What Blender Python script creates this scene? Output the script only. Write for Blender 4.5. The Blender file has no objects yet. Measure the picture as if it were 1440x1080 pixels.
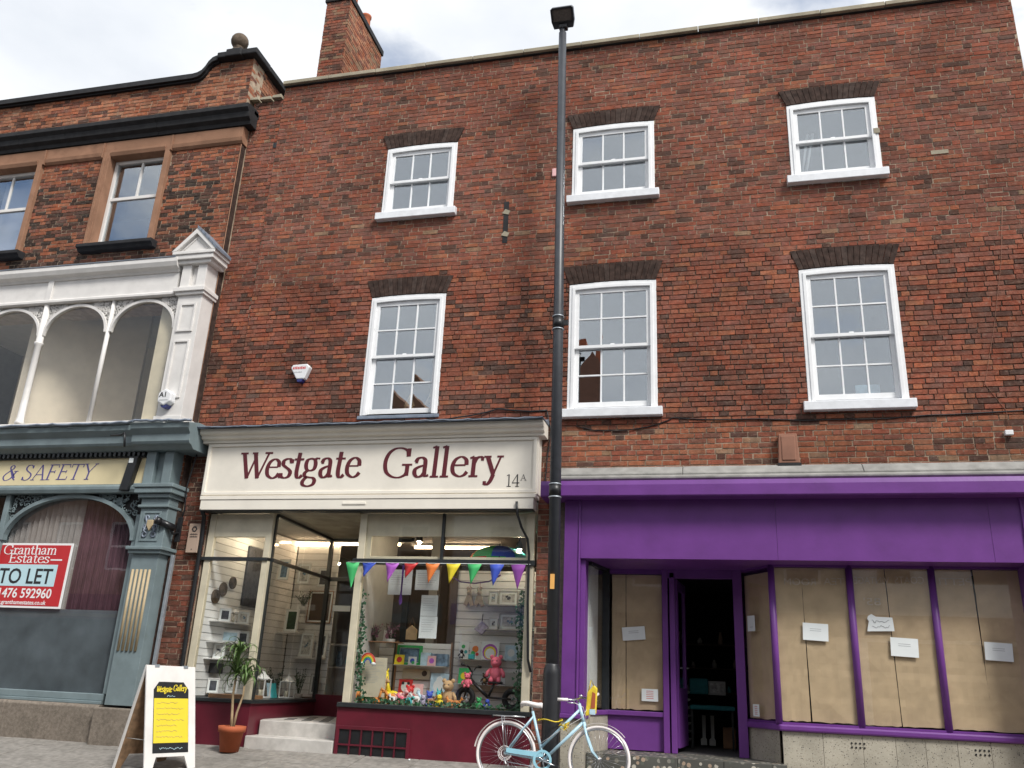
import bpy, bmesh, math, random
from mathutils import Matrix, Vector
R = math.radians
sc = bpy.context.scene
C = sc.collection
# ------------------------------------------------------------------ camera, sky, sun, exposure
cam = bpy.data.cameras.new('camera'); co = bpy.data.objects.new('camera', cam); C.objects.link(co)
cam.sensor_width = 36.0; cam.lens = 30.0; cam.clip_start = 0.05; cam.clip_end = 3000
co.matrix_world = Matrix(((0.97138179, 0.0376511, 0.23452039, 0.0),
                          (0.23350089, -0.33231475, -0.91380755, -11.0),
                          (0.04352873, 0.94241673, -0.33159607, 0.9),
                          (0, 0, 0, 1)))
sc.camera = co
SUN_EL, SUN_AZ = 48.0, 48.0        # azimuth measured from the street axis behind the camera (-Y) towards +X
world = bpy.data.worlds.new('World'); sc.world = world; world.use_nodes = True
nt = world.node_tree; nt.nodes.clear()
def wn(t, **k):
    n = nt.nodes.new(t)
    for a, b in k.items(): setattr(n, a, b)
    return n
sky = wn('ShaderNodeTexSky', sky_type='NISHITA', sun_disc=False)
sky.sun_elevation = R(SUN_EL); sky.sun_rotation = R(180 - SUN_AZ)
bg1 = wn('ShaderNodeBackground'); bg1.inputs['Strength'].default_value = 0.07
nt.links.new(sky.outputs[0], bg1.inputs['Color'])
tc = wn('ShaderNodeTexCoord'); mp = wn('ShaderNodeMapping'); mp.inputs['Scale'].default_value = (1.0, 1.0, 1.9)
mp.inputs['Location'].default_value = (2.6, 1.1, 0.15)
nt.links.new(tc.outputs['Generated'], mp.inputs['Vector'])
n1 = wn('ShaderNodeTexNoise'); n1.inputs['Scale'].default_value = 2.6; n1.inputs['Detail'].default_value = 7; n1.inputs['Roughness'].default_value = 0.55
n2 = wn('ShaderNodeTexNoise'); n2.inputs['Scale'].default_value = 4.5; n2.inputs['Detail'].default_value = 6
for n in (n1, n2): nt.links.new(mp.outputs[0], n.inputs['Vector'])
cr = wn('ShaderNodeValToRGB'); cr.color_ramp.elements[0].position = 0.30; cr.color_ramp.elements[1].position = 0.45
nt.links.new(n1.outputs['Fac'], cr.inputs['Fac'])
cr2 = wn('ShaderNodeValToRGB'); cr2.color_ramp.elements[0].position = 0.3; cr2.color_ramp.elements[1].position = 0.68
cr2.color_ramp.elements[0].color = (0.70, 0.735, 0.79, 1); cr2.color_ramp.elements[1].color = (0.92, 0.935, 0.955, 1)
nt.links.new(n2.outputs['Fac'], cr2.inputs['Fac'])
bg2 = wn('ShaderNodeBackground'); bg2.inputs['Strength'].default_value = 0.455
nt.links.new(cr2.outputs[0], bg2.inputs['Color'])
mx = wn('ShaderNodeMixShader'); nt.links.new(cr.outputs[0], mx.inputs[0]); nt.links.new(bg1.outputs[0], mx.inputs[1]); nt.links.new(bg2.outputs[0], mx.inputs[2])
wo = wn('ShaderNodeOutputWorld'); nt.links.new(mx.outputs[0], wo.inputs['Surface'])
sl = bpy.data.lights.new('sun', 'SUN'); sl.energy = 1.5; sl.angle = R(15); sl.color = (1.0, 0.965, 0.91)
so = bpy.data.objects.new('sun', sl); C.objects.link(so); so.location = (6, -12, 14)
d_sun = Vector((math.cos(R(SUN_EL)) * math.sin(R(SUN_AZ)), -math.cos(R(SUN_EL)) * math.cos(R(SUN_AZ)), math.sin(R(SUN_EL))))
so.rotation_euler = d_sun.to_track_quat('Z', 'Y').to_euler()
sc.view_settings.view_transform = 'Standard'; sc.view_settings.look = 'None'
sc.view_settings.exposure = 1.42; sc.view_settings.gamma = 1.0
sc.render.engine = 'CYCLES'
sc.cycles.transparent_max_bounces = 24; sc.cycles.max_bounces = 8; sc.cycles.glossy_bounces = 4

# ------------------------------------------------------------------ materials
MATS = {}
def mat(name, col, rough=0.6, var=0.12, vs=6.0, bump=0.0, bs=40.0, metal=0.0, spec=0.5, emit=None, grime=0.0, gs=1.2, coat=0.0, detail=5):
    """principled surface: colour with noise variation, optional grime blotches and fine relief"""
    m = bpy.data.materials.new(name); m.use_nodes = True; MATS[name] = m
    t = m.node_tree; b = t.nodes['Principled BSDF']
    b.inputs['Roughness'].default_value = rough; b.inputs['Metallic'].default_value = metal
    b.inputs['Specular IOR Level'].default_value = spec; b.inputs['Coat Weight'].default_value = coat
    g = t.nodes.new('ShaderNodeNewGeometry')
    n = t.nodes.new('ShaderNodeTexNoise'); n.inputs['Scale'].default_value = vs; n.inputs['Detail'].default_value = detail
    t.links.new(g.outputs['Position'], n.inputs['Vector'])
    r = t.nodes.new('ShaderNodeMapRange'); r.inputs[1].default_value = 0.3; r.inputs[2].default_value = 0.7
    r.inputs[3].default_value = 1 - var; r.inputs[4].default_value = 1 + var
    t.links.new(n.outputs['Fac'], r.inputs[0])
    mul = t.nodes.new('ShaderNodeMix'); mul.data_type = 'RGBA'; mul.blend_type = 'MULTIPLY'; mul.inputs[0].default_value = 1.0
    mul.inputs[6].default_value = (*col, 1); t.links.new(r.outputs[0], mul.inputs[7])
    out = mul.outputs[2]
    if grime:
        n3 = t.nodes.new('ShaderNodeTexNoise'); n3.inputs['Scale'].default_value = gs; n3.inputs['Detail'].default_value = 8; n3.inputs['Roughness'].default_value = 0.65
        t.links.new(g.outputs['Position'], n3.inputs['Vector'])
        r3 = t.nodes.new('ShaderNodeMapRange'); r3.inputs[1].default_value = 0.48; r3.inputs[2].default_value = 0.72
        r3.inputs[3].default_value = 0; r3.inputs[4].default_value = grime
        t.links.new(n3.outputs['Fac'], r3.inputs[0])
        mg = t.nodes.new('ShaderNodeMix'); mg.data_type = 'RGBA'; mg.blend_type = 'MIX'
        t.links.new(r3.outputs[0], mg.inputs[0]); t.links.new(out, mg.inputs[6])
        mg.inputs[7].default_value = (col[0] * 0.35 + .01, col[1] * 0.35 + .01, col[2] * 0.33 + .008, 1)
        out = mg.outputs[2]
    t.links.new(out, b.inputs['Base Color'])
    if bump:
        n2 = t.nodes.new('ShaderNodeTexNoise'); n2.inputs['Scale'].default_value = bs; n2.inputs['Detail'].default_value = 6
        t.links.new(g.outputs['Position'], n2.inputs['Vector'])
        bp = t.nodes.new('ShaderNodeBump'); bp.inputs['Strength'].default_value = bump; bp.inputs['Distance'].default_value = 0.01
        t.links.new(n2.outputs['Fac'], bp.inputs['Height']); t.links.new(bp.outputs[0], b.inputs['Normal'])
    if emit:
        b.inputs['Emission Color'].default_value = (*emit[0], 1); b.inputs['Emission Strength'].default_value = emit[1]
    return m
def glass(name, base=0.10, k=1.0, tint=(0.93, 0.96, 0.95), rough=0.0, wav=0.0):
    m = bpy.data.materials.new(name); m.use_nodes = True; MATS[name] = m
    t = m.node_tree; t.nodes.clear()
    o = t.nodes.new('ShaderNodeOutputMaterial'); tr = t.nodes.new('ShaderNodeBsdfTransparent'); tr.inputs[0].default_value = (*tint, 1)
    gl = t.nodes.new('ShaderNodeBsdfGlossy'); gl.inputs['Roughness'].default_value = rough; gl.inputs['Color'].default_value = (0.92, 0.96, 1.0, 1)
    ge = t.nodes.new('ShaderNodeNewGeometry'); dt = t.nodes.new('ShaderNodeVectorMath'); dt.operation = 'DOT_PRODUCT'
    t.links.new(ge.outputs['Incoming'], dt.inputs[0]); t.links.new(ge.outputs['Normal'], dt.inputs[1])
    def mth(op, x, y=None, clamp=False):
        q = t.nodes.new('ShaderNodeMath'); q.operation = op; q.use_clamp = clamp
        for i, w_ in enumerate((x, y)):
            if w_ is None: continue
            if isinstance(w_, (int, float)): q.inputs[i].default_value = w_
            else: t.links.new(w_, q.inputs[i])
        return q.outputs[0]
    sch = mth('POWER', mth('SUBTRACT', 1.0, mth('ABSOLUTE', dt.outputs['Value'])), 5.0)      # Schlick reflectance, the same from both sides
    fac = mth('ADD', mth('MULTIPLY', mth('ADD', mth('MULTIPLY', sch, .96), .04), k), base, True)
    if wav:
        g = t.nodes.new('ShaderNodeNewGeometry'); n = t.nodes.new('ShaderNodeTexNoise'); n.inputs['Scale'].default_value = 2.2; n.inputs['Detail'].default_value = 2
        t.links.new(g.outputs['Position'], n.inputs['Vector'])
        bp = t.nodes.new('ShaderNodeBump'); bp.inputs['Strength'].default_value = wav; bp.inputs['Distance'].default_value = 0.02
        t.links.new(n.outputs['Fac'], bp.inputs['Height']); t.links.new(bp.outputs[0], gl.inputs['Normal'])
    mxs = t.nodes.new('ShaderNodeMixShader'); t.links.new(fac, mxs.inputs[0]); t.links.new(tr.outputs[0], mxs.inputs[1]); t.links.new(gl.outputs[0], mxs.inputs[2])
    t.links.new(mxs.outputs[0], o.inputs['Surface'])
    return m
def brick_mat(name):
    m = bpy.data.materials.new(name); m.use_nodes = True; MATS[name] = m
    t = m.node_tree; b = t.nodes['Principled BSDF']; b.inputs['Roughness'].default_value = 0.92; b.inputs['Specular IOR Level'].default_value = 0.15
    at = t.nodes.new('ShaderNodeAttribute'); at.attribute_name = 'bc'
    oi = t.nodes.new('ShaderNodeObjectInfo')
    def mulc(a, bb, fac=1.0, mode='MULTIPLY'):
        x = t.nodes.new('ShaderNodeMix'); x.data_type = 'RGBA'; x.blend_type = mode; x.inputs[0].default_value = fac
        t.links.new(a, x.inputs[6]); t.links.new(bb, x.inputs[7]); return x.outputs[2]
    c = mulc(at.outputs['Color'], oi.outputs['Color'])
    g = t.nodes.new('ShaderNodeNewGeometry')
    def noise(s, d, lo, hi, a, bq, rg=0.5):
        n = t.nodes.new('ShaderNodeTexNoise'); n.inputs['Scale'].default_value = s; n.inputs['Detail'].default_value = d; n.inputs['Roughness'].default_value = rg
        t.links.new(g.outputs['Position'], n.inputs['Vector'])
        r = t.nodes.new('ShaderNodeMapRange'); r.inputs[1].default_value = lo; r.inputs[2].default_value = hi; r.inputs[3].default_value = a; r.inputs[4].default_value = bq
        t.links.new(n.outputs['Fac'], r.inputs[0]); return n, r.outputs[0]
    nf, f1 = noise(52, 5, 0.3, 0.7, 0.80, 1.20, 0.6)
    c = mulc(c, f1)
    _, f5 = noise(15, 5, 0.32, 0.68, 0.74, 1.24, 0.6)
    c = mulc(c, f5)
    _, f2 = noise(0.7, 7, 0.36, 0.66, 1.12, 0.64, 0.62)
    c = mulc(c, f2)
    nh, f4 = noise(5.5, 5, 0.35, 0.65, 0.0, 1.0)
    hs = t.nodes.new('ShaderNodeMix'); hs.data_type = 'RGBA'; t.links.new(f4, hs.inputs[0]); hs.inputs[6].default_value = (1.08, .94, .86, 1); hs.inputs[7].default_value = (.90, 1.02, 1.08, 1)
    c = mulc(c, hs.outputs[2])
    # pale mortar smears and lime bloom left on the faces
    _, f3 = noise(24, 5, 0.56, 0.72, 0.0, 0.55, 0.6)
    x = t.nodes.new('ShaderNodeMix'); x.data_type = 'RGBA'; t.links.new(f3, x.inputs[0]); t.links.new(c, x.inputs[6]); x.inputs[7].default_value = (0.26, 0.20, 0.155, 1)
    t.links.new(x.outputs[2], b.inputs['Base Color'])
    bp = t.nodes.new('ShaderNodeBump'); bp.inputs['Strength'].default_value = 0.7; bp.inputs['Distance'].default_value = 0.008
    t.links.new(nf.outputs['Fac'], bp.inputs['Height']); t.links.new(bp.outputs[0], b.inputs['Normal'])
    return m
def speck_mat(name, base, specks, scale, rough=0.55, thr=0.35):
    """terrazzo: voronoi chips of several colours in a binder"""
    m = bpy.data.materials.new(name); m.use_nodes = True; MATS[name] = m
    t = m.node_tree; b = t.nodes['Principled BSDF']; b.inputs['Roughness'].default_value = rough
    g = t.nodes.new('ShaderNodeNewGeometry')
    v = t.nodes.new('ShaderNodeTexVoronoi'); v.inputs['Scale'].default_value = scale; t.links.new(g.outputs['Position'], v.inputs['Vector'])
    r = t.nodes.new('ShaderNodeValToRGB'); r.color_ramp.interpolation = 'CONSTANT'
    e = r.color_ramp.elements; e[0].color = (*base, 1); e[0].position = 0
    e[1].position = thr; e[1].color = (*specks[0], 1)
    for i, s in enumerate(specks[1:]):
        q = e.new(thr + (1 - thr) * (i + 1) / len(specks)); q.color = (*s, 1)
    sp = t.nodes.new('ShaderNodeSeparateColor'); t.links.new(v.outputs['Color'], sp.inputs[0]); t.links.new(sp.outputs[0], r.inputs[0])
    ve = t.nodes.new('ShaderNodeMath'); ve.operation = 'LESS_THAN'; ve.inputs[1].default_value = 0.42; t.links.new(v.outputs['Distance'], ve.inputs[0])
    n = t.nodes.new('ShaderNodeTexNoise'); n.inputs['Scale'].default_value = 3.0; n.inputs['Detail'].default_value = 6; t.links.new(g.outputs['Position'], n.inputs['Vector'])
    mxn = t.nodes.new('ShaderNodeMix'); mxn.data_type = 'RGBA'; t.links.new(ve.outputs[0], mxn.inputs[0]); mxn.inputs[6].default_value = (*base, 1); t.links.new(r.outputs[0], mxn.inputs[7])
    mr = t.nodes.new('ShaderNodeMapRange'); mr.inputs[1].default_value = .3; mr.inputs[2].default_value = .7; mr.inputs[3].default_value = .72; mr.inputs[4].default_value = 1.12
    t.links.new(n.outputs['Fac'], mr.inputs[0])
    mm = t.nodes.new('ShaderNodeMix'); mm.data_type = 'RGBA'; mm.blend_type = 'MULTIPLY'; mm.inputs[0].default_value = 1
    t.links.new(mxn.outputs[2], mm.inputs[6]); t.links.new(mr.outputs[0], mm.inputs[7]); t.links.new(mm.outputs[2], b.inputs['Base Color'])
    return m
brick_mat('brick')
mat('mortar', (0.37, 0.29, 0.215), 0.95, 0.25, 9, 0.3, 120, spec=.1, grime=.45, gs=1.3)
mat('mortar_raked', (0.27, 0.21, 0.165), 0.95, 0.3, 9, 0.4, 120, spec=.1, grime=.6, gs=1.3)
mat('sandstone', (0.30, 0.165, 0.105), 0.9, 0.22, 5, 0.35, 60, spec=.2, grime=.55, gs=2.5)
mat('soot_stone', (0.022, 0.022, 0.024), 0.75, 0.3, 8, 0.3, 50, spec=.3)
mat('coping_stone', (0.36, 0.32, 0.24), 0.9, 0.25, 6, 0.4, 50, spec=.2, grime=.7, gs=3)
mat('ball_stone', (0.13, 0.10, 0.075), 0.95, 0.35, 14, 0.6, 50, spec=.2)
mat('grey_stone', (0.27, 0.265, 0.25), 0.85, 0.2, 7, 0.3, 60, spec=.3, grime=.5, gs=2)
mat('plinth_stone', (0.20, 0.17, 0.14), 0.9, 0.25, 25, 0.5, 90, spec=.2, grime=.5, gs=2.2)
mat('white_paint', (0.80, 0.81, 0.82), 0.45, 0.04, 9, spec=.4, grime=.07, gs=4)
mat('white_old', (0.70, 0.68, 0.655), 0.5, 0.06, 5, 0.05, 30, spec=.4, grime=.16, gs=2.4)
mat('sill_paint', (0.75, 0.77, 0.80), 0.5, 0.08, 9, 0.1, 40, spec=.4, grime=.12, gs=5)
mat('cream', (0.60, 0.545, 0.41), 0.5, 0.07, 5, 0.05, 30, grime=.3, gs=3)
mat('sign_cream', (0.80, 0.755, 0.665), 0.5, 0.04, 3, spec=.4, grime=.12, gs=2)
mat('sign_yellow', (0.72, 0.62, 0.38), 0.5, 0.05, 3)
mat('letter_maroon', (0.105, 0.012, 0.02), 0.4, 0.08, 5)
mat('letter_black', (0.02, 0.02, 0.022), 0.5, 0.05)
mat('letter_violet', (0.09, 0.075, 0.25), 0.5, 0.1)
mat('letter_white', (0.82, 0.82, 0.82), 0.5, 0.02)
mat('maroon', (0.115, 0.012, 0.024), 0.35, 0.2, 3, 0.06, 25, spec=.5, grime=.35, gs=2.2)
mat('marble', (0.52, 0.50, 0.47), 0.45, 0.12, 7, 0.1, 40, grime=.45, gs=3)
mat('purple', (0.152, 0.044, 0.240), 0.42, 0.09, 3.5, 0.10, 18, spec=.4, grime=.16, gs=3.2)
mat('greygreen', (0.175, 0.225, 0.238), 0.5, 0.1, 5, 0.08, 30, grime=.3, gs=2.6)
mat('gold_flute', (0.42, 0.33, 0.20), 0.6, 0.1)
mat('black_paint', (0.013, 0.014, 0.016), 0.4, 0.2, 12)
mat('dark_frame', (0.022, 0.026, 0.028), 0.4, 0.2, 12)
mat('lead', (0.20, 0.235, 0.29), 0.55, 0.25, 10, 0.3, 30, metal=.2, grime=.3, gs=5)
mat('post_grey', (0.040, 0.044, 0.052), 0.42, 0.15, 10, spec=.5)
mat('post_base', (0.018, 0.019, 0.022), 0.4, 0.15, 10, spec=.5)
mat('steel', (0.55, 0.56, 0.58), 0.3, 0.05, metal=1)
mat('galv', (0.42, 0.46, 0.50), 0.45, 0.15, 12, metal=.6)
mat('terracotta', (0.40, 0.105, 0.045), 0.75, 0.12, 9, 0.1, 60, spec=.3)
mat('terracotta_pot', (0.45, 0.14, 0.07), 0.8, 0.2, 6, 0.2, 40, spec=.2)
mat('slab', (0.235, 0.22, 0.20), 0.9, 0.22, 14, 0.35, 120, spec=.25, grime=.5, gs=2.8)
mat('asphalt', (0.05, 0.05, 0.052), 0.9, 0.25, 20, 0.6, 200)
mat('kerb_stone', (0.22, 0.215, 0.205), 0.85, 0.2, 8, 0.3, 60)
mat('kraft', (0.58, 0.43, 0.275), 0.75, 0.09, 5.0, 0.5, 9, spec=.25, grime=.10, gs=6)
def crumple(m, scale, strength):
    t = m.node_tree; b = t.nodes['Principled BSDF']; g = t.nodes.new('ShaderNodeNewGeometry'); n = t.nodes.new('ShaderNodeTexNoise'); n.inputs['Scale'].default_value = 2.0
    ad = t.nodes.new('ShaderNodeVectorMath'); ad.operation = 'MULTIPLY_ADD'; ad.inputs[1].default_value = (.12, .12, .12); t.links.new(g.outputs['Position'], n.inputs['Vector']); t.links.new(n.outputs['Color'], ad.inputs[0]); t.links.new(g.outputs['Position'], ad.inputs[2])
    v = t.nodes.new('ShaderNodeTexVoronoi'); v.distance = 'MANHATTAN'; v.inputs['Scale'].default_value = scale; t.links.new(ad.outputs[0], v.inputs['Vector'])
    bp = t.nodes.new('ShaderNodeBump'); bp.inputs['Strength'].default_value = strength; bp.inputs['Distance'].default_value = .03; t.links.new(v.outputs['Distance'], bp.inputs['Height']); t.links.new(bp.outputs[0], b.inputs['Normal'])
crumple(MATS['kraft'], 2.1, .42)
mat('net_cloth', (0.62, 0.58, 0.62), 0.9, 0.06, 6)
mat('kraft_print', (0.60, 0.50, 0.38), 0.75, 0.25, 18)
mat('paper', (0.74, 0.78, 0.78), 0.6, 0.04, 5, 0.1, 14)
mat('print_grey', (0.40, 0.42, 0.43), 0.7, 0.1)
mat('slatwall', (0.78, 0.785, 0.78), 0.5, 0.04)
mat('room_white', (0.42, 0.41, 0.39), 0.8, 0.08)
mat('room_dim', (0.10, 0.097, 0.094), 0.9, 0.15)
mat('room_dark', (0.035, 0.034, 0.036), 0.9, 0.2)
mat('room_beige', (0.66, 0.60, 0.49), 0.85, 0.05)
mat('wood', (0.30, 0.16, 0.08), 0.6, 0.2, 10)
mat('wood_dark', (0.07, 0.04, 0.025), 0.6, 0.2, 10)
mat('wood_pale', (0.55, 0.38, 0.2), 0.6, 0.15, 14)
mat('ply', (0.26, 0.16, 0.09), 0.85, 0.35, 12, 0.2, 40, grime=.6, gs=9)
mat('tyre', (0.012, 0.012, 0.013), 0.75, 0.15)
mat('bike_blue', (0.43, 0.64, 0.75), 0.35, 0.04, 6, coat=.3)
mat('bike_blue_deep', (0.31, 0.60, 0.72), 0.35, 0.04, 6, coat=.3)
mat('bike_white', (0.80, 0.75, 0.73), 0.5, 0.05)
mat('yellow', (0.75, 0.56, 0.04), 0.6, 0.15, 15)
mat('yellow_paper', (0.72, 0.57, 0.035), 0.5, 0.03)
mat('leaf_yucca', (0.085, 0.15, 0.04), 0.5, 0.3, 12)
mat('leaf_ivy', (0.03, 0.10, 0.045), 0.5, 0.4, 20)
mat('leaf_dark', (0.02, 0.055, 0.025), 0.55, 0.4, 20)
mat('stem', (0.36, 0.26, 0.15), 0.8, 0.2, 20)
mat('red', (0.55, 0.03, 0.03), 0.5, 0.06); mat('orange', (0.75, 0.20, 0.04), 0.6, 0.06); mat('gold_yellow', (0.78, 0.62, 0.03), 0.6, 0.06)
mat('green', (0.05, 0.42, 0.13), 0.6, 0.06); mat('blue', (0.05, 0.10, 0.55), 0.6, 0.06); mat('violet', (0.40, 0.10, 0.50), 0.6, 0.06)
mat('purple_cloth', (0.09, 0.03, 0.2), 0.8, 0.1)
mat('pink', (0.78, 0.17, 0.24), 0.9, 0.12, 30, 0.4, 90); mat('pale_pink', (0.75, 0.45, 0.45), 0.7, 0.1)
mat('lavender', (0.42, 0.38, 0.50), 0.8, 0.3, 25); mat('taupe', (0.40, 0.34, 0.29), 0.85, 0.2, 25); mat('heather', (0.30, 0.13, 0.20), 0.8, 0.4, 40)
mat('teal_cloth', (0.02, 0.16, 0.18), 0.8, 0.15, 20); mat('teal', (0.05, 0.40, 0.42), 0.5, 0.15); mat('sky_card', (0.45, 0.62, 0.72), 0.6, 0.35, 9)
mat('tan', (0.50, 0.32, 0.16), 0.85, 0.15, 25); mat('toy_orange', (0.65, 0.25, 0.06), 0.8, 0.15); mat('frame_white', (0.66, 0.66, 0.65), 0.5, 0.05)
mat('frame_grey', (0.42, 0.42, 0.40), 0.5, 0.08); mat('print_art', (0.50, 0.50, 0.48), 0.6, 0.45, 22); mat('print_dark', (0.05, 0.055, 0.07), 0.5, 0.5, 18)
mat('print_blue', (0.15, 0.24, 0.34), 0.6, 0.6, 14); mat('woven', (0.10, 0.07, 0.045), 0.8, 0.5, 40, 0.5, 60)
mat('clear_amber', (0.8, 0.5, 0.05), 0.3, 0.1)
mat('blind_grey', (0.36, 0.32, 0.30), 0.85, 0.08, 8); mat('curtain_maroon', (0.105, 0.045, 0.062), 0.85, 0.2, 8)
mat('film', (0.135, 0.155, 0.17), 0.28, 0.30, 2.4, grime=.25, gs=3)
mat('cctv_black', (0.012, 0.012, 0.014), 0.35, 0.1)
mat('box_beige', (0.42, 0.31, 0.24), 0.6, 0.08); mat('box_white', (0.74, 0.75, 0.76), 0.45, 0.04); mat('vent_terracotta', (0.27, 0.13, 0.085), 0.85, 0.15)
mat('alarm_blue', (0.02, 0.03, 0.16), 0.3, 0.1)
mat('strip_glow', (1, .8, .55), 0.4, 0.0, emit=((1.0, 0.72, 0.45), 9.0)); mat('spot_glow', (1, .9, .7), 0.4, 0.0, emit=((1.0, 0.82, 0.55), 210.0))
mat('lamp_lens', (0.10, 0.085, 0.075), 0.25, 0.25, 30)
mat('reflector', (0.80, 0.42, 0.12), 0.4, 0.1)
mat('roof_tile', (0.06, 0.05, 0.048), 0.85, 0.3, 12, 0.4, 20)
mat('red_board', (0.50, 0.025, 0.03), 0.4, 0.04); mat('board_blue', (0.50, 0.70, 0.76), 0.4, 0.03)
speck_mat('terrazzo', (0.40, 0.37, 0.30), [(0.30, 0.27, 0.21), (0.46, 0.43, 0.36), (0.10, 0.09, 0.08), (0.34, 0.31, 0.25)], 70, thr=.5)
speck_mat('mosaic', (0.085, 0.085, 0.075), [(0.20, 0.185, 0.15), (0.11, 0.12, 0.10), (0.40, 0.30, 0.22), (0.24, 0.23, 0.20), (0.50, 0.47, 0.40)], 17, thr=.3)
glass('pane_upper', 0.18, 1.3, (0.90, 0.93, 0.94), wav=0.045)
glass('pane_shop', 0.0, 0.9, (0.985, 0.99, 0.985), wav=0.01)
glass('pane_bay', 0.0, 0.8, (0.985, 0.98, 0.97), wav=0.01)
glass('pane_left', 0.055, 1.0, (0.97, 0.98, 0.98), wav=0.02)
glass('pane_dark', 0.01, 0.9, (0.97, 0.98, 0.98), wav=0.01)

# ------------------------------------------------------------------ mesh helpers
rnd = random.Random(7)
class MB:
    def __init__(s): s.v = []; s.f = []; s.sm = []; s.smooth = False
    def add(s, vs, fs, smooth=None):
        o = len(s.v); s.v += [tuple(p) for p in vs]; s.f += [[i + o for i in f] for f in fs]
        s.sm += [s.smooth if smooth is None else smooth] * len(fs); return s
    def box(s, x0, x1, y0, y1, z0, z1):
        return s.add([(x0,y0,z0),(x1,y0,z0),(x1,y1,z0),(x0,y1,z0),(x0,y0,z1),(x1,y0,z1),(x1,y1,z1),(x0,y1,z1)],
                     [(0,3,2,1),(4,5,6,7),(0,1,5,4),(1,2,6,5),(2,3,7,6),(3,0,4,7)])
    def prism(s, pts, ax, a, b):
        n = len(pts)
        def P(p, t): return (p[0], t, p[1]) if ax == 'y' else ((t, p[0], p[1]) if ax == 'x' else (p[0], p[1], t))
        vs = [P(p, a) for p in pts] + [P(p, b) for p in pts]
        return s.add(vs, [tuple(range(n)), tuple(range(2*n-1, n-1, -1))] + [(i, i+n, (i+1) % n + n, (i+1) % n) for i in range(n)])
    def ring(s, outer, inner, ax, a, b):
        """extruded band between two outlines of equal length"""
        n = len(outer)
        def P(p, t): return (p[0], t, p[1]) if ax == 'y' else ((t, p[0], p[1]) if ax == 'x' else (p[0], p[1], t))
        vs = [P(p, a) for p in outer] + [P(p, a) for p in inner] + [P(p, b) for p in outer] + [P(p, b) for p in inner]
        fs = []
        for i in range(n):
            j = (i + 1) % n
            fs += [(i, j, j+n, i+n), (i+2*n, i+3*n, j+3*n, j+2*n), (i, i+2*n, j+2*n, j), (i+n, j+n, j+3*n, i+3*n)]
        return s.add(vs, fs)
    def strip(s, A, B, ax, a, b):
        """open band between two polylines, extruded, ends closed"""
        n = len(A)
        return s.prism(list(A) + list(B)[::-1], ax, a, b) if n == 2 else s._strip(A, B, ax, a, b)
    def _strip(s, A, B, ax, a, b):
        for i in range(len(A)-1): s.prism([A[i], A[i+1], B[i+1], B[i]], ax, a, b)
        return s
    def tube(s, pts, r, n=8, closed=False):
        pts = [Vector(p) for p in pts]; m = len(pts); vs = []; fs = []
        rr = r if isinstance(r, (list, tuple)) else [r] * m
        up = None
        for i, p in enumerate(pts):
            if closed: d = (pts[(i+1) % m] - pts[i-1])
            else: d = pts[min(i+1, m-1)] - pts[max(i-1, 0)]
            d.normalize()
            if up is None:
                up = Vector((0, 0, 1)) if abs(d.z) < .9 else Vector((1, 0, 0))
            u = d.cross(up)
            if u.length < 1e-4: u = d.cross(Vector((0.3, 1, 0.2)))
            u.normalize(); w = u.cross(d); up = w
            for k in range(n):
                a = 2 * math.pi * k / n; vs.append(p + (u * math.cos(a) + w * math.sin(a)) * rr[i])
        for i in range(m if closed else m-1):
            for k in range(n):
                a, b2 = i*n + k, i*n + (k+1) % n; c = ((i+1) % m)*n
                fs.append((a, b2, c + (k+1) % n, c + k))
        if not closed: fs += [tuple(range(n))[::-1], tuple(range((m-1)*n, m*n))]
        return s.add(vs, fs, True)
    def lathe(s, prof, cx=0, cy=0, n=20, smooth=True):
        vs = []; fs = []; m = len(prof)
        for r, z in prof:
            for k in range(n):
                a = 2*math.pi*k/n; vs.append((cx + max(r, 1e-4)*math.cos(a), cy + max(r, 1e-4)*math.sin(a), z))
        for i in range(m-1):
            for k in range(n): fs.append((i*n+k, i*n+(k+1) % n, (i+1)*n+(k+1) % n, (i+1)*n+k))
        fs += [tuple(range(n))[::-1], tuple(range((m-1)*n, m*n))]
        return s.add(vs, fs, smooth)
    def ball(s, c, r, n=12, sz=1.0, sx=1.0, sy=1.0):
        vs = []; fs = []; h = n//2
        for i in range(h+1):
            t = math.pi*i/h
            for k in range(n):
                a = 2*math.pi*k/n; vs.append((c[0]+r*sx*math.sin(t)*math.cos(a), c[1]+r*sy*math.sin(t)*math.sin(a), c[2]+r*sz*math.cos(t)))
        for i in range(h):
            for k in range(n): fs.append((i*n+k, (i+1)*n+k, (i+1)*n+(k+1) % n, i*n+(k+1) % n))
        return s.add(vs, fs, True)
    def torus(s, c, R_, r, ax='y', n=40, m=8, squash=1.0):
        vs = []; fs = []
        for i in range(n):
            a = 2*math.pi*i/n
            for k in range(m):
                b = 2*math.pi*k/m; q = R_ + r*math.cos(b); h = r*squash*math.sin(b)
                p = (q*math.cos(a), h, q*math.sin(a)) if ax == 'y' else ((h, q*math.cos(a), q*math.sin(a)) if ax == 'x' else (q*math.cos(a), q*math.sin(a), h))
                vs.append((c[0]+p[0], c[1]+p[1], c[2]+p[2]))
        for i in range(n):
            for k in range(m): fs.append((i*m+k, i*m+(k+1) % m, ((i+1) % n)*m+(k+1) % m, ((i+1) % n)*m+k))
        return s.add(vs, fs, True)
    def disc(s, c, r, ax, a, b, n=20):
        pts = [(c[0]+r*math.cos(2*math.pi*k/n), c[1]+r*math.sin(2*math.pi*k/n)) for k in range(n)]
        return s.prism(pts, ax, a, b)
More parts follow.
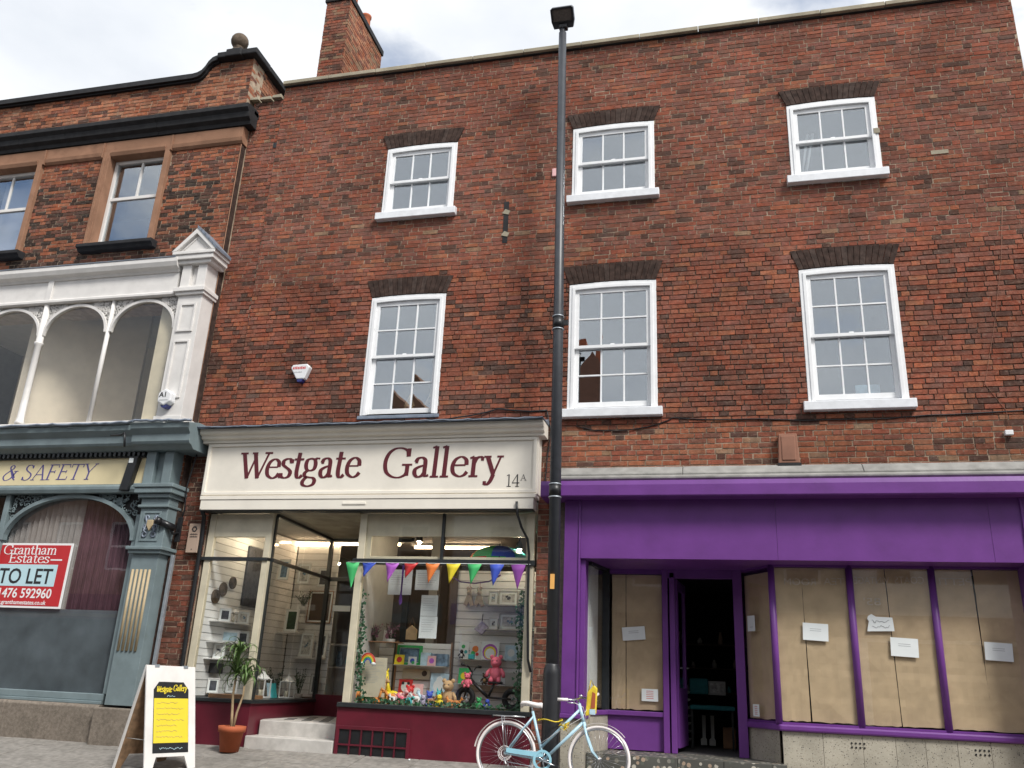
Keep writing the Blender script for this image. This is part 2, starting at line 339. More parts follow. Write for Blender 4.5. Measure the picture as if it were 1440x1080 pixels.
    def tri_leaf(s, p, d, l, w, nrm):
        p = Vector(p); d = Vector(d).normalized(); nn = Vector(nrm); u = d.cross(nn)
        if u.length < 1e-3: u = d.cross(Vector((1, .2, .1)))
        u.normalize()
        return s.add([p, p+d*l*.45+u*w*.5, p+d*l, p+d*l*.45-u*w*.5], [(0, 1, 2, 3)])
    def xf(s, M, start=0):
        for i in range(start, len(s.v)): s.v[i] = tuple(M @ Vector(s.v[i]))
        return s
    def build(s, name, m, parent=None, bevel=0.0, recalc=True, kind=None):
        o0 = root_origin(parent)
        me = bpy.data.meshes.new(name); me.from_pydata([(x-o0[0], y-o0[1], z-o0[2]) for x, y, z in s.v], [], s.f)
        for i, q in enumerate(s.sm):
            if q: me.polygons[i].use_smooth = True
        if recalc:
            bm = bmesh.new(); bm.from_mesh(me); bmesh.ops.recalc_face_normals(bm, faces=bm.faces); bm.to_mesh(me); bm.free()
        me.materials.append(MATS[m]); me.update()
        o = bpy.data.objects.new(name, me); C.objects.link(o); o.parent = parent
        if bevel:
            b = o.modifiers.new('bevel', 'BEVEL'); b.width = bevel; b.segments = 2; b.limit_method = 'ANGLE'; b.angle_limit = R(40)
        if kind: o['kind'] = kind
        return o
ORIG = {}
def root_origin(p):
    while p is not None and p.parent is not None: p = p.parent
    return ORIG.get(p.name, (0, 0, 0)) if p is not None else (0, 0, 0)
def tag(o, label, cat, group=None, kind=None):
    o['label'] = label; o['category'] = cat
    if group: o['group'] = group
    if kind: o['kind'] = kind
    return o
def thing(name, loc, label, cat, group=None, world_coords=True, rot=None):
    """an Empty at the thing's base; its parts are given in scene coordinates unless world_coords is off"""
    o = bpy.data.objects.new(name, None); C.objects.link(o); o.location = loc; o.empty_display_size = .1
    if rot is not None: o.rotation_euler = rot
    if world_coords: ORIG[o.name] = tuple(loc)
    return tag(o, label, cat, group)
def solo(mb, name, m, label, cat, group=None, bevel=0.0, loc=None):
    """a thing that is a single mesh; origin at its base"""
    if loc is None:
        xs = [v[0] for v in mb.v]; ys = [v[1] for v in mb.v]; zs = [v[2] for v in mb.v]
        loc = ((min(xs)+max(xs))/2, (min(ys)+max(ys))/2, min(zs))
    mb.v = [(x-loc[0], y-loc[1], z-loc[2]) for x, y, z in mb.v]
    o = mb.build(name, m, None, bevel); o.location = loc
    return tag(o, label, cat, group)
def arc(cx, cz, rx, rz, a0, a1, n): return [(cx + rx*math.cos(R(a0+(a1-a0)*i/n)), cz + rz*math.sin(R(a0+(a1-a0)*i/n))) for i in range(n+1)]
# ------------------------------------------------------------------ ground: sloping pavement, kerb, road
PAVE0, PAVE_S = -0.025, 0.165           # pavement falls away from the walls
def pz(y): return PAVE0 + PAVE_S * y if y > -2.0 else (-0.41 if y > -9.4 else -0.60)
KERB_Y = -2.0
def plane_sheet(name, x0, x1, ys, zs, m, kind='structure'):
    mb = MB()
    for i in range(len(ys)-1):
        mb.add([(x0, ys[i], zs[i]), (x1, ys[i], zs[i]), (x1, ys[i+1], zs[i+1]), (x0, ys[i+1], zs[i+1])], [(0, 1, 2, 3)])
    o = mb.build(name, m, recalc=False); o['kind'] = kind; return o
g0 = plane_sheet('ground', -400, 400, [-400, 400], [-0.95, -0.95], 'asphalt'); g0['label'] = 'dark ground under the street and the buildings'
road = plane_sheet('road', -60, 60, [-12.4, -7.5, KERB_Y-.13], [-0.52, -0.48, -0.46], 'asphalt'); road['label'] = 'dark asphalt road in front of the shops'
kerb = MB().box(-60, 60, KERB_Y-.13, KERB_Y-.006, -.6, pz(KERB_Y+.001)-.002).build('kerb', 'kerb_stone', bevel=.015); kerb['kind'] = 'structure'; kerb['label'] = 'grey stone kerb along the pavement edge'
pv = plane_sheet('pavement', -30, 16, [KERB_Y, 0.3], [pz(KERB_Y+.001)-.03, PAVE0+PAVE_S*.3-.03], 'mortar')
pv['label'] = 'grey concrete slab pavement sloping away from the shopfronts'
slab_meshes = []
for k in range(5):
    mb = MB(); q = random.Random(k); j = lambda: q.uniform(-.004, .004)
    w, d = .5, .5
    vs = [(-w+j(), -d+j(), 0), (w+j(), -d+j(), 0), (w+j(), d+j(), 0), (-w+j(), d+j(), 0)]
    top = [(x*.988, y*.988, .5+q.uniform(-.04, .04)) for x, y, z in vs]
    mb.add([(x, y, -.5) for x, y, z in vs] + [(x, y, .40) for x, y, z in vs] + top,
           [(0, 3, 2, 1), (8, 9, 10, 11)] + [(a+i, a+(i+1) % 4, a+4+(i+1) % 4, a+4+i) for a in (0, 4) for i in range(4)])
    o = mb.build('slab_mould', 'slab'); slab_meshes.append(o.data); bpy.data.objects.remove(o)
y = 0.02; row = 0; slope_a = math.atan(PAVE_S)
while y > KERB_Y + .05:
    d = (.60, .62, .62, .62, .62)[row % 5]
    if y - d < KERB_Y: d = y - KERB_Y
    x = -12.6 + (row % 2)*.41
    while x < 2.6:
        w = rnd.choice((.72, .9, .9))
        o = bpy.data.objects.new('paving_slab', rnd.choice(slab_meshes)); C.objects.link(o); o.parent = pv
        o.location = (x + w/2, y - d/2, PAVE0 + PAVE_S*(y - d/2) - .03 + rnd.uniform(-.002, .002))
        o.scale = (w - .010, d - .010, .06); o.rotation_euler = (slope_a + rnd.uniform(-.002, .002), rnd.uniform(-.002, .002), 0)
        x += w
    y -= d; row += 1

# ------------------------------------------------------------------ brickwork
PAL = {'red': (.262, .091, .058), 'orange': (.305, .115, .065), 'brown': (.208, .086, .060), 'dark': (.116, .062, .048), 'plum': (.222, .091, .067),
       'tan': (.27, .165, .105), 'pale': (.36, .160, .095), 'black': (.060, .041, .034)}
def pick(ws):
    t = rnd.random()*sum(w for _, w in ws)
    for k, w in ws:
        t -= w
        if t <= 0: break
    c = PAL[k]; f = rnd.uniform(.88, 1.12); g = rnd.uniform(.93, 1.07)
    return (c[0]*f, c[1]*f*g, c[2]*f*g)
def vnoise(x, z, s, seed=0):
    x, z = x*s+seed*17.3, z*s*1.6+seed*5.1; i, j = math.floor(x), math.floor(z); u, v = x-i, z-j; u, v = u*u*(3-2*u), v*v*(3-2*v)
    h = lambda a, b: (math.sin(a*127.1+b*311.7+seed)*43758.5453) % 1
    return (h(i, j)*(1-u)+h(i+1, j)*u)*(1-v)+(h(i, j+1)*(1-u)+h(i+1, j+1)*u)*v
def zone_right(x, z, hd):
    k = .25 + 2.6*vnoise(x, z, .9, 3)**2.2; o = .3+1.6*vnoise(x, z, .7, 8)**2
    if x > -2.15 and z < 4.22: return pick([('orange', .42), ('red', .34), ('dark', .10), ('tan', .06), ('brown', .08)])
    if z > 6.75: return pick([('red', .28), ('plum', .34), ('brown', .22), ('dark', (.09 + .06*hd)*k), ('orange', .08*o), ('tan', .012)])
    if z > 4.2: return pick([('red', .44), ('orange', .16*o), ('plum', .10), ('brown', .20*(.6+k*.5)), ('dark', (.16 + .06*hd)*k)])
    return pick([('red', .3), ('brown', .35), ('dark', .2), ('plum', .15)])
def zone_left(x, z, hd):
    if z > 9.9: return pick([('pale', .55), ('orange', .2), ('brown', .16), ('dark', .09)])
    if x > -8.06: return pick([('orange', .52), ('red', .2), ('dark', .16), ('brown', .12)])
    if z > 9.0: return pick([('orange', .4), ('red', .2), ('dark', .28 + .2*hd), ('brown', .1)])
    return pick([('black', .28 + .15*hd), ('dark', .24), ('orange', .30), ('brown', .16), ('red', .06)])
def cells(x0, x1, z0, z1, ops):
    xs = sorted({x0, x1, *[v for o in ops for v in o[:2] if x0 < v < x1]}); zs = sorted({z0, z1, *[v for o in ops for v in o[2:] if z0 < v < z1]})
    out = []
    for k in range(len(zs)-1):
        run = None
        for i in range(len(xs)-1):
            cx, cz = (xs[i]+xs[i+1])/2, (zs[k]+zs[k+1])/2
            solid = not any(o[0] < cx < o[1] and o[2] < cz < o[3] for o in ops)
            if solid: run = [run[0] if run else xs[i], xs[i+1]]
            if (not solid or i == len(xs)-2) and run: out.append((run[0], run[1], zs[k], zs[k+1])); run = None
    return out
CAMP = Vector((0, -11, .9))
brick_variants = []
def make_variants():
    for k in range(6):
        q = random.Random(100+k); mb = MB(); c = []
        for sx, sz in ((-.5, -.5), (.5, -.5), (.5, .5), (-.5, .5)): c.append((sx*(1+q.uniform(-.03, .0)), sz*(1+q.uniform(-.12, .0))))
        fr = [(x, -.5+q.uniform(-.06, .06), z) for x, z in c]; bk = [(x, .5, z) for x, z in c]
        mb.add(fr + bk, [(0, 1, 2, 3), (4, 7, 6, 5), (0, 4, 5, 1), (1, 5, 6, 2), (2, 6, 7, 3), (3, 7, 4, 0)])
        o = mb.build('brick_mould', 'brick'); me = o.data; bpy.data.objects.remove(o)
        a = me.attributes.new('bc', 'FLOAT_COLOR', 'FACE'); a.data.foreach_set('color', [1.0]*4*len(me.polygons))
        brick_variants.append(me)
make_variants()
def lay(x0, x1, z0, z1, ops, course=.0715, st=.228, hd=.113, wander=.0):
    """Flemish bond with uneven lengths; returns brick rectangles"""
    out = []; n = int(round((z1-z0)/course)); course = (z1-z0)/n
    for i in range(n):
        za, zb = z0+i*course, z0+(i+1)*course; zm = (za+zb)/2
        x = x0 - rnd.uniform(0, .02) - (st+hd)/2*(i % 2); head = rnd.random() < .5
        garden = rnd.random() < .3
        while x < x1:
            h = head; w = (hd if h else st) + rnd.uniform(-.008, .008); a, b = max(x, x0), min(x+w, x1); x += w
            head = (not head) if not garden else (rnd.random() < .22)
            if b - a < .03: continue
            segs = [(a, b)]
            for o in ops:
                if not (o[2] < zm < o[3]): continue
                ns = []
                for (p, q) in segs:
                    if o[1] <= p or o[0] >= q: ns.append((p, q)); continue
                    if o[0] > p: ns.append((p, o[0]))
                    if o[1] < q: ns.append((o[1], q))
                segs = ns
            for p, q in segs:
                if q-p > .03: out.append((p, q, za, zb, h))
    return out
def brickwork(root, rects, ypl, zone, joint=.013, n_single=300, depth=.035, part=None, proud=None):
    def pa(r):
        d = Vector(((r[0]+r[1])/2, ypl, (r[2]+r[3])/2)) - CAMP; return (r[1]-r[0])*(r[3]-r[2])*(-d.y*-1)/d.length**3
    def inview(r):
        d = Vector(((r[0]+r[1])/2, ypl, (r[2]+r[3])/2)) - CAMP; M = co.matrix_world.to_3x3().transposed() @ d
        return M.z < 0 and abs(M.x/-M.z) < .58 and abs(M.y/-M.z) < .43
    order = sorted([r for r in rects if inview(r)], key=pa, reverse=True)
    single = set(map(id, order[:n_single])); vs = []; fs = []; col = []
    o0 = root_origin(root)
    for r in rects:
        a, b, za, zb, h = r; c = zone((a+b)/2, (za+zb)/2, h)
        j = joint/2; pr = proud((a+b)/2, (za+zb)/2) if proud else 0.0
        yf = ypl - pr + rnd.uniform(-.004, .003)
        a += j*rnd.uniform(.5, 1.3); b -= j*rnd.uniform(.5, 1.3); za += j*rnd.uniform(.6, 1.3); zb -= j*rnd.uniform(.6, 1.3)
        if id(r) in single:
            o = bpy.data.objects.new('brick', rnd.choice(brick_variants)); C.objects.link(o); o.parent = part or root
            o.location = ((a+b)/2-o0[0], yf+depth/2-o0[1], (za+zb)/2-o0[2]); o.scale = (b-a, depth, zb-za); o.color = (*c, 1)
            continue
        k = len(vs); q = lambda: rnd.uniform(-.003, .003)
        F = [(a+q(), yf+q(), za+q()), (b+q(), yf+q(), za+q()), (b+q(), yf+q(), zb+q()), (a+q(), yf+q(), zb+q())]
        B = [(a, ypl+depth, za), (b, ypl+depth, za), (b, ypl+depth, zb), (a, ypl+depth, zb)]
        vs += [(x-o0[0], y-o0[1], z-o0[2]) for x, y, z in F+B]
        fs += [(k, k+1, k+2, k+3), (k, k+4, k+5, k+1), (k+1, k+5, k+6, k+2), (k+2, k+6, k+7, k+3), (k+3, k+7, k+4, k)]
        col += [(*c, 1)]*5
    me = bpy.data.meshes.new('brickwork'); me.from_pydata(vs, [], fs); me.materials.append(MATS['brick'])
    at = me.attributes.new('bc', 'FLOAT_COLOR', 'FACE'); at.data.foreach_set('color', [v for c in col for v in c]); me.update()
    o = bpy.data.objects.new('brickwork', me); C.objects.link(o); o.parent = part or root; o['kind'] = 'stuff'; o.color = (1, 1, 1, 1)
    return o

# ================================================================== the brick house with two shops
house = thing('brick_house', (-1.7, 0, 0), 'three storey dark red brick building with white sash windows above two shops', 'building')
COLS = [(-5.09, -3.90), (-2.03, -.794), (1.12, 2.325)]
Z1, Z2 = (4.49, 6.37), (7.84, 9.04)
ops = []
for i, (a, b) in enumerate(COLS):
    ops.append((a+.01, b-.01, Z1[0]-.02, Z1[1]+.035)); ops.append((a+.01, b-.01, Z2[0]-.02, Z2[1]+.035))
ops.append((-7.30, -2.385, -.5, 4.16)); ops.append((-2.12, 3.56, -.5, 3.60))
XL, XR, ZT = -7.74, 4.28, 10.56
mb = MB()
RAK = [(XL, -7.16, 6.75), (-7.16, -5.6, 6.55), (-5.6, -3.3, 6.86), (-3.3, -.6, 6.60), (-.6, 1.5, 7.00), (1.5, 2.9, 6.72), (2.9, XR, 6.50)]   # ragged edge of the repointing
for xa, xb, zr in RAK[1:]:
    for a, b, c, d in cells(xa, xb, zr, ZT, ops): mb.box(a, b, .0078, .34, c, d)
for a, b, c, d in cells(XL, -7.16, 6.75, 10.33, ops): mb.box(a, b, .031, .34, c, d)
mb.build('wall', 'mortar', house)
mb = MB()
for xa, xb, zr in RAK:
    for a, b, c, d in cells(xa, xb, 4.24, zr, ops): mb.box(a, b, .012, .34, c, d)
mb.build('wall', 'mortar_raked', house)
mb = MB()
for a, b, c, d in cells(XL, XR, -.3, 4.24, ops): mb.box(a, b, .0078, .34, c, d)
mb.build('wall', 'mortar', house)
def proud_r(x, z):
    if 4.25 < z < 6.7: return .006
    return -.001
ra = [r for r in lay(-7.16, XR, -.12, ZT, ops)]
rb = [r for r in lay(XL, -7.16, -.12, 10.33, ops)]
brickwork(house, ra + [r for r in rb if r[2] < 6.75], 0.0, zone_right, proud=proud_r)
brickwork(house, [r for r in rb if r[2] >= 6.75], 0.022, zone_right, n_single=0)
# coping stones
x = -7.17; q = random.Random(3)
while x < XR + .02:
    w = q.uniform(.82, .95); w = min(w, XR + .05 - x)
    MB().prism([(-.085, 10.575+q.uniform(-.006, .006)), (-.085, 10.645), (.1, 10.665), (.42, 10.665), (.42, 10.575)], 'x', x+.004, x+w-.004).build('coping_stone', 'coping_stone', house, bevel=.008)
    x += w
MB().box(-7.17, XR, -.03, .35, 10.555, 10.578).build('coping_shadow', 'soot_stone', house)  # dark strip painted as the shadow line under the coping
for (a, b, z, t) in ((-7.80, -7.62, 10.36, .05), (-7.60, -7.38, 10.34, .055), (-7.37, -7.18, 10.35, .06)):
    MB().prism([(a, z), (b, z-.012), (b-.01, z+t), (a+.02, z+t-.01)], 'y', -.05, .3).build('coping_stone', 'coping_stone', house, bevel=.006)
# hidden shell: roof, back and side walls, floors
sh = MB(); sh.box(XL, XR, .36, 6.2, 10.2, 10.3); sh.box(XL, XR, 6.2, 6.4, 0, 10.3); sh.box(XR-.25, XR, .36, 6.2, 3.5, 10.2); sh.box(XL, XL+.2, .36, 6.2, 3.7, 10.2)
sh.build('shell', 'room_dim', house)
fl = MB(); fl.box(XL+.2, XR-.25, .36, 6.2, 3.5, 3.7); fl.box(XL+.2, XR-.25, .36, 6.2, 6.95, 7.1); fl.box(XL+.2, XR-.25, 2.6, 2.7, 3.7, 6.95); fl.box(XL+.2, XR-.25, 2.6, 2.7, 7.1, 10.2)
fl.box(-3.0, -2.9, .36, 2.6, 3.7, 10.2); fl.box(.2, .3, .36, 2.6, 3.7, 10.2)
fl.build('floor', 'room_dim', house)
# voussoir heads
def head_arch(x0, x1, z, rise, hgt=.285, spl=.10, n=17, key=None):
    p = []
    for i in range(n):
        t0, t1 = i/n, (i+1)/n
        def P(t, up):
            if up: return (x0-spl+(x1-x0+2*spl)*t, z+hgt+.02*(1-(2*t-1)**2))
            return (x0+(x1-x0)*t, z+.015+rise*(1-(2*t-1)**2))
        a, b, c, d = P(t0, 0), P(t1, 0), P(t1, 1), P(t0, 1); g = .0035
        MB().prism([(a[0]+g, a[1]), (b[0]-g, b[1]), (c[0]-g, c[1]), (d[0]+g, d[1])], 'y', -.020+rnd.uniform(-.003, .002), .10).build('voussoir', 'voussoir' if rnd.random() > .25 else 'voussoir_pale', house)
mat('voussoir', (.050, .032, .026), .9, .45, 14, .5, 50, spec=.2); mat('voussoir_pale', (.062, .043, .036), .9, .45, 14, .5, 50, spec=.2)
def sash_window(root, x0, x1, z0, z1, rows, cols=3, rise=.022, sill=True, yf=-.012, lab=None):
    w = x1-x0; n = 10
    def crv(xa, xb, zt, rs): return [(xa+(xb-xa)*i/n, zt+rs*(1-(2*i/n-1)**2)) for i in range(n+1)]
    fw = .085
    def outline(i, zt, rs): return [(x0+i, z0+ (0 if i == 0 else 0)), (x1-i, z0)] + crv(x1-i, x0+i, zt, rs)
    m = MB()
    m.ring(outline(0, z1, rise), outline(fw, z1-fw, rise*.75), 'y', yf, .15)
    fr = m.build('window', 'white_paint', root, bevel=.006)
    if lab: fr['label'] = lab
    m = MB(); i2 = fw; m.ring([(x0+.045, z0+.0)]+[(x1-.045, z0)]+crv(x1-.045, x0+.045, z1-.045, rise*.85), outline(fw+.004, z1-fw-.004, rise*.7), 'y', yf-.012, yf+.004); m.build('moulding', 'white_paint', fr, bevel=.004)
    # sashes
    gx0, gx1, gz0, gz1 = x0+fw, x1-fw, z0+.035, z1-fw; mid = gz0+(gz1-gz0)*.5; s = .058
    gt = gz1 + rise*.55
    up = MB(); up.box(gx0, gx0+s, .012, .052, mid-.02, gt+.012); up.box(gx1-s, gx1, .012, .052, mid-.02, gt+.012)
    up.box(gx0+s, gx1-s, .012, .052, gt-s-.012, gt+.012); up.box(gx0+s, gx1-s, .013, .051, mid-.02, mid+.025)
    lo = MB(); lo.box(gx0, gx0+s, .057, .097, gz0, mid+.02); lo.box(gx1-s, gx1, .057, .097, gz0, mid+.02); lo.box(gx0+s, gx1-s, .057, .097, gz0, gz0+.075); lo.box(gx0+s, gx1-s, .058, .096, mid-.02, mid+.02)
    ax0, ax1 = gx0+s, gx1-s; bw = .011
    for (q, yb, za, zb) in ((up, .014, mid+.025, gt-s-.012), (lo, .059, gz0+.075, mid-.02)):
        for c in range(1, cols): xx = ax0+(ax1-ax0)*c/cols; q.box(xx-bw, xx+bw, yb, yb+.034, za-.004, zb+.004)
        for r in range(1, rows): zz = za+(zb-za)*r/rows; q.box(ax0-.004, ax1+.004, yb-.001, yb+.033, zz-bw, zz+bw)
        for c in range(cols):
            for r in range(rows):
                xa, xb = ax0+(ax1-ax0)*c/cols, ax0+(ax1-ax0)*(c+1)/cols; a, b = za+(zb-za)*r/rows, za+(zb-za)*(r+1)/rows
                tx, tz = rnd.uniform(-.003, .003), rnd.uniform(-.004, .004); y0 = yb+.015
                P = [(xa, y0-tx-tz, a), (xb, y0+tx-tz, a), (xb, y0+tx+tz, b), (xa, y0-tx+tz, b)]
                MB().add(P+[(p[0], p[1]+.005, p[2]) for p in P], [(0, 1, 2, 3), (7, 6, 5, 4), (0, 4, 5, 1), (1, 5, 6, 2), (2, 6, 7, 3), (3, 7, 4, 0)]).build('pane', 'pane_upper', fr)
    up.build('upper_sash', 'white_paint', fr, bevel=.003); lo.build('lower_sash', 'white_paint', fr, bevel=.003)
    MB().box((x0+x1)/2-.03, (x0+x1)/2+.03, .022, .052, mid+.022, mid+.045).build('sash_catch', 'white_paint', fr, bevel=.006)
    if sill:
        MB().prism([(-.10, z0-.14), (-.10, z0-.022), (.02, z0+.004), (.14, z0+.004), (.14, z0-.14)], 'x', x0-.065, x1+.065).build('sill', 'sill_paint', fr, bevel=.008)
    else: MB().prism([(-.03, z0-.06), (-.03, z0-.01), (.14, z0+.003), (.14, z0-.06)], 'x', x0-.03, x1+.03).build('sill', 'lead', fr, bevel=.006)
    return fr
for i, (a, b) in enumerate(COLS):
    sash_window(house, a, b, Z1[0], Z1[1], 2, sill=(i > 0)); sash_window(house, a, b, Z2[0], Z2[1], 1)
    head_arch(a, b, Z1[1]-.008, .022, hgt=.30); head_arch(a, b, Z2[1]-.008, .022, hgt=.27)
# chimney
chx0, chx1, chy0, chy1, chz = -7.79, -7.24, 2.0, 3.75, 14.55
ch = MB().box(chx0+.01, chx1-.01, chy0+.01, chy1-.01, 10.3, chz-.14).build('chimney', 'mortar', house)
def chim_zone(x, z, h): return pick([('brown', .35), ('dark', .25), ('tan', .15), ('red', .25)])
def chim_lit_side(x, z, h): return pick([('pale', .5), ('tan', .2), ('brown', .2), ('orange', .1)])  # paler mix puts the brighter light on this flank into the brick colour
brickwork(house, lay(chx0, chx1, 10.3, chz-.14, []), chy0, chim_zone, n_single=0, part=ch)
bs = brickwork(house, lay(chy0, chy1, 10.3, chz-.14, []), 0, chim_lit_side, n_single=0, part=ch)   # laid flat, then turned to the chimney's flank
for v in bs.data.vertices:
    wx, wy, wz = v.co.x - 1.7, v.co.y, v.co.z          # scene coords of the flat wall
    v.co = (chx1 - wy + 1.7, wx, wz)
bs.data.update()
MB().box(chx0-.03, chx1+.03, chy0-.03, chy1+.03, chz-.14, chz).build('cap', 'soot_stone', ch, bevel=.01)
for yy in (2.45, 3.15):
    MB().lathe([(.15, chz), (.14, chz+.04), (.115, chz+.1), (.105, chz+.42), (.125, chz+.44), (.125, chz+.48), (.10, chz+.49)], -7.44, yy, 18).build('chimney_pot', 'terracotta_pot', ch)
# iron wall tie, vent box, putlog hole, patch bricks
MB().box(-3.075, -3.0, -.006, .01, 7.15, 7.86).build('iron_tie', 'soot_stone', house)
for z in (7.28, 7.66): MB().prism([(-3.10, z), (-3.00, z-.03), (-2.97, z+.03), (-3.05, z+.07)], 'y', -.014, 0).build('mortar_patch', 'coping_stone', house)
MB().box(-7.23, -7.165, .014, .03, 9.35, 9.45).build('putlog_hole', 'black_paint', house)
MB().box(2.96, 3.18, -.007, .01, 8.00, 8.06).build('pale_brick', 'coping_stone', house); MB().box(2.26, 2.34, -.03, .01, 8.42, 8.50).build('pale_brick', 'coping_stone', house)
MB().box(-2.34, -2.26, -.03, .01, 8.22, 8.36).build('patch_brick', 'pale_pink', house, bevel=.01)
MB().box(-3.42, -3.10, -.007, .01, 5.03, 5.09).build('patch_brick', 'vent_terracotta', house)
vb = MB(); vb.prism([(.70, 3.655), (.96, 3.655), (.94, 4.04), (.72, 4.04)], 'y', -.12, .01); vb.box(.745, .915, -.13, -.1, 3.69, 4.01); vb.build('air_vent', 'vent_terracotta', house, bevel=.01)
MB().box(.69, .97, -.15, .01, 3.612, 3.653).build('vent_foot', 'soot_stone', house)
# stone weathering over the purple shop
x = -2.10
for w in (1.62, 2.15, 1.95):
    MB().prism([(-.26, 3.49), (-.26, 3.515), (-.13, 3.63), (.02, 3.655), (.02, 3.49)], 'x', x+.002, x+w-.002).build('string_stone', 'grey_stone', house, bevel=.01); x += w
MB().prism([(-.31, 3.41), (-.34, 3.43), (-.34, 3.455), (-.28, 3.488), (.02, 3.488), (.02, 3.41)], 'x', -2.12, 3.64).build('string_course', 'grey_stone', house, bevel=.006)
# narrow stone pier beside the purple shopfront
st = MB(); st.box(-2.115, -1.985, -.04, .3, -.2, 3.40); st.build('stone_pier', 'plinth_stone', house, bevel=.012)
# ------------------------------------------------------------------ lettering: strokes drawn with a broad pen (thick uprights, thin level strokes)
def bez(pts, n=8):
    """catmull-rom through points"""
    if len(pts) < 3: return pts
    out = []
    P = [pts[0]] + list(pts) + [pts[-1]]
    for i in range(1, len(P)-2):
        p0, p1, p2, p3 = P[i-1], P[i], P[i+1], P[i+2]
        for k in range(n):
            t = k/n; t2 = t*t; t3 = t2*t
            out.append(tuple(.5*((2*p1[j]) + (-p0[j]+p2[j])*t + (2*p0[j]-5*p1[j]+4*p2[j]-p3[j])*t2 + (-p0[j]+3*p1[j]-3*p2[j]+p3[j])*t3) for j in (0, 1)))
    out.append(tuple(pts[-1])); return out
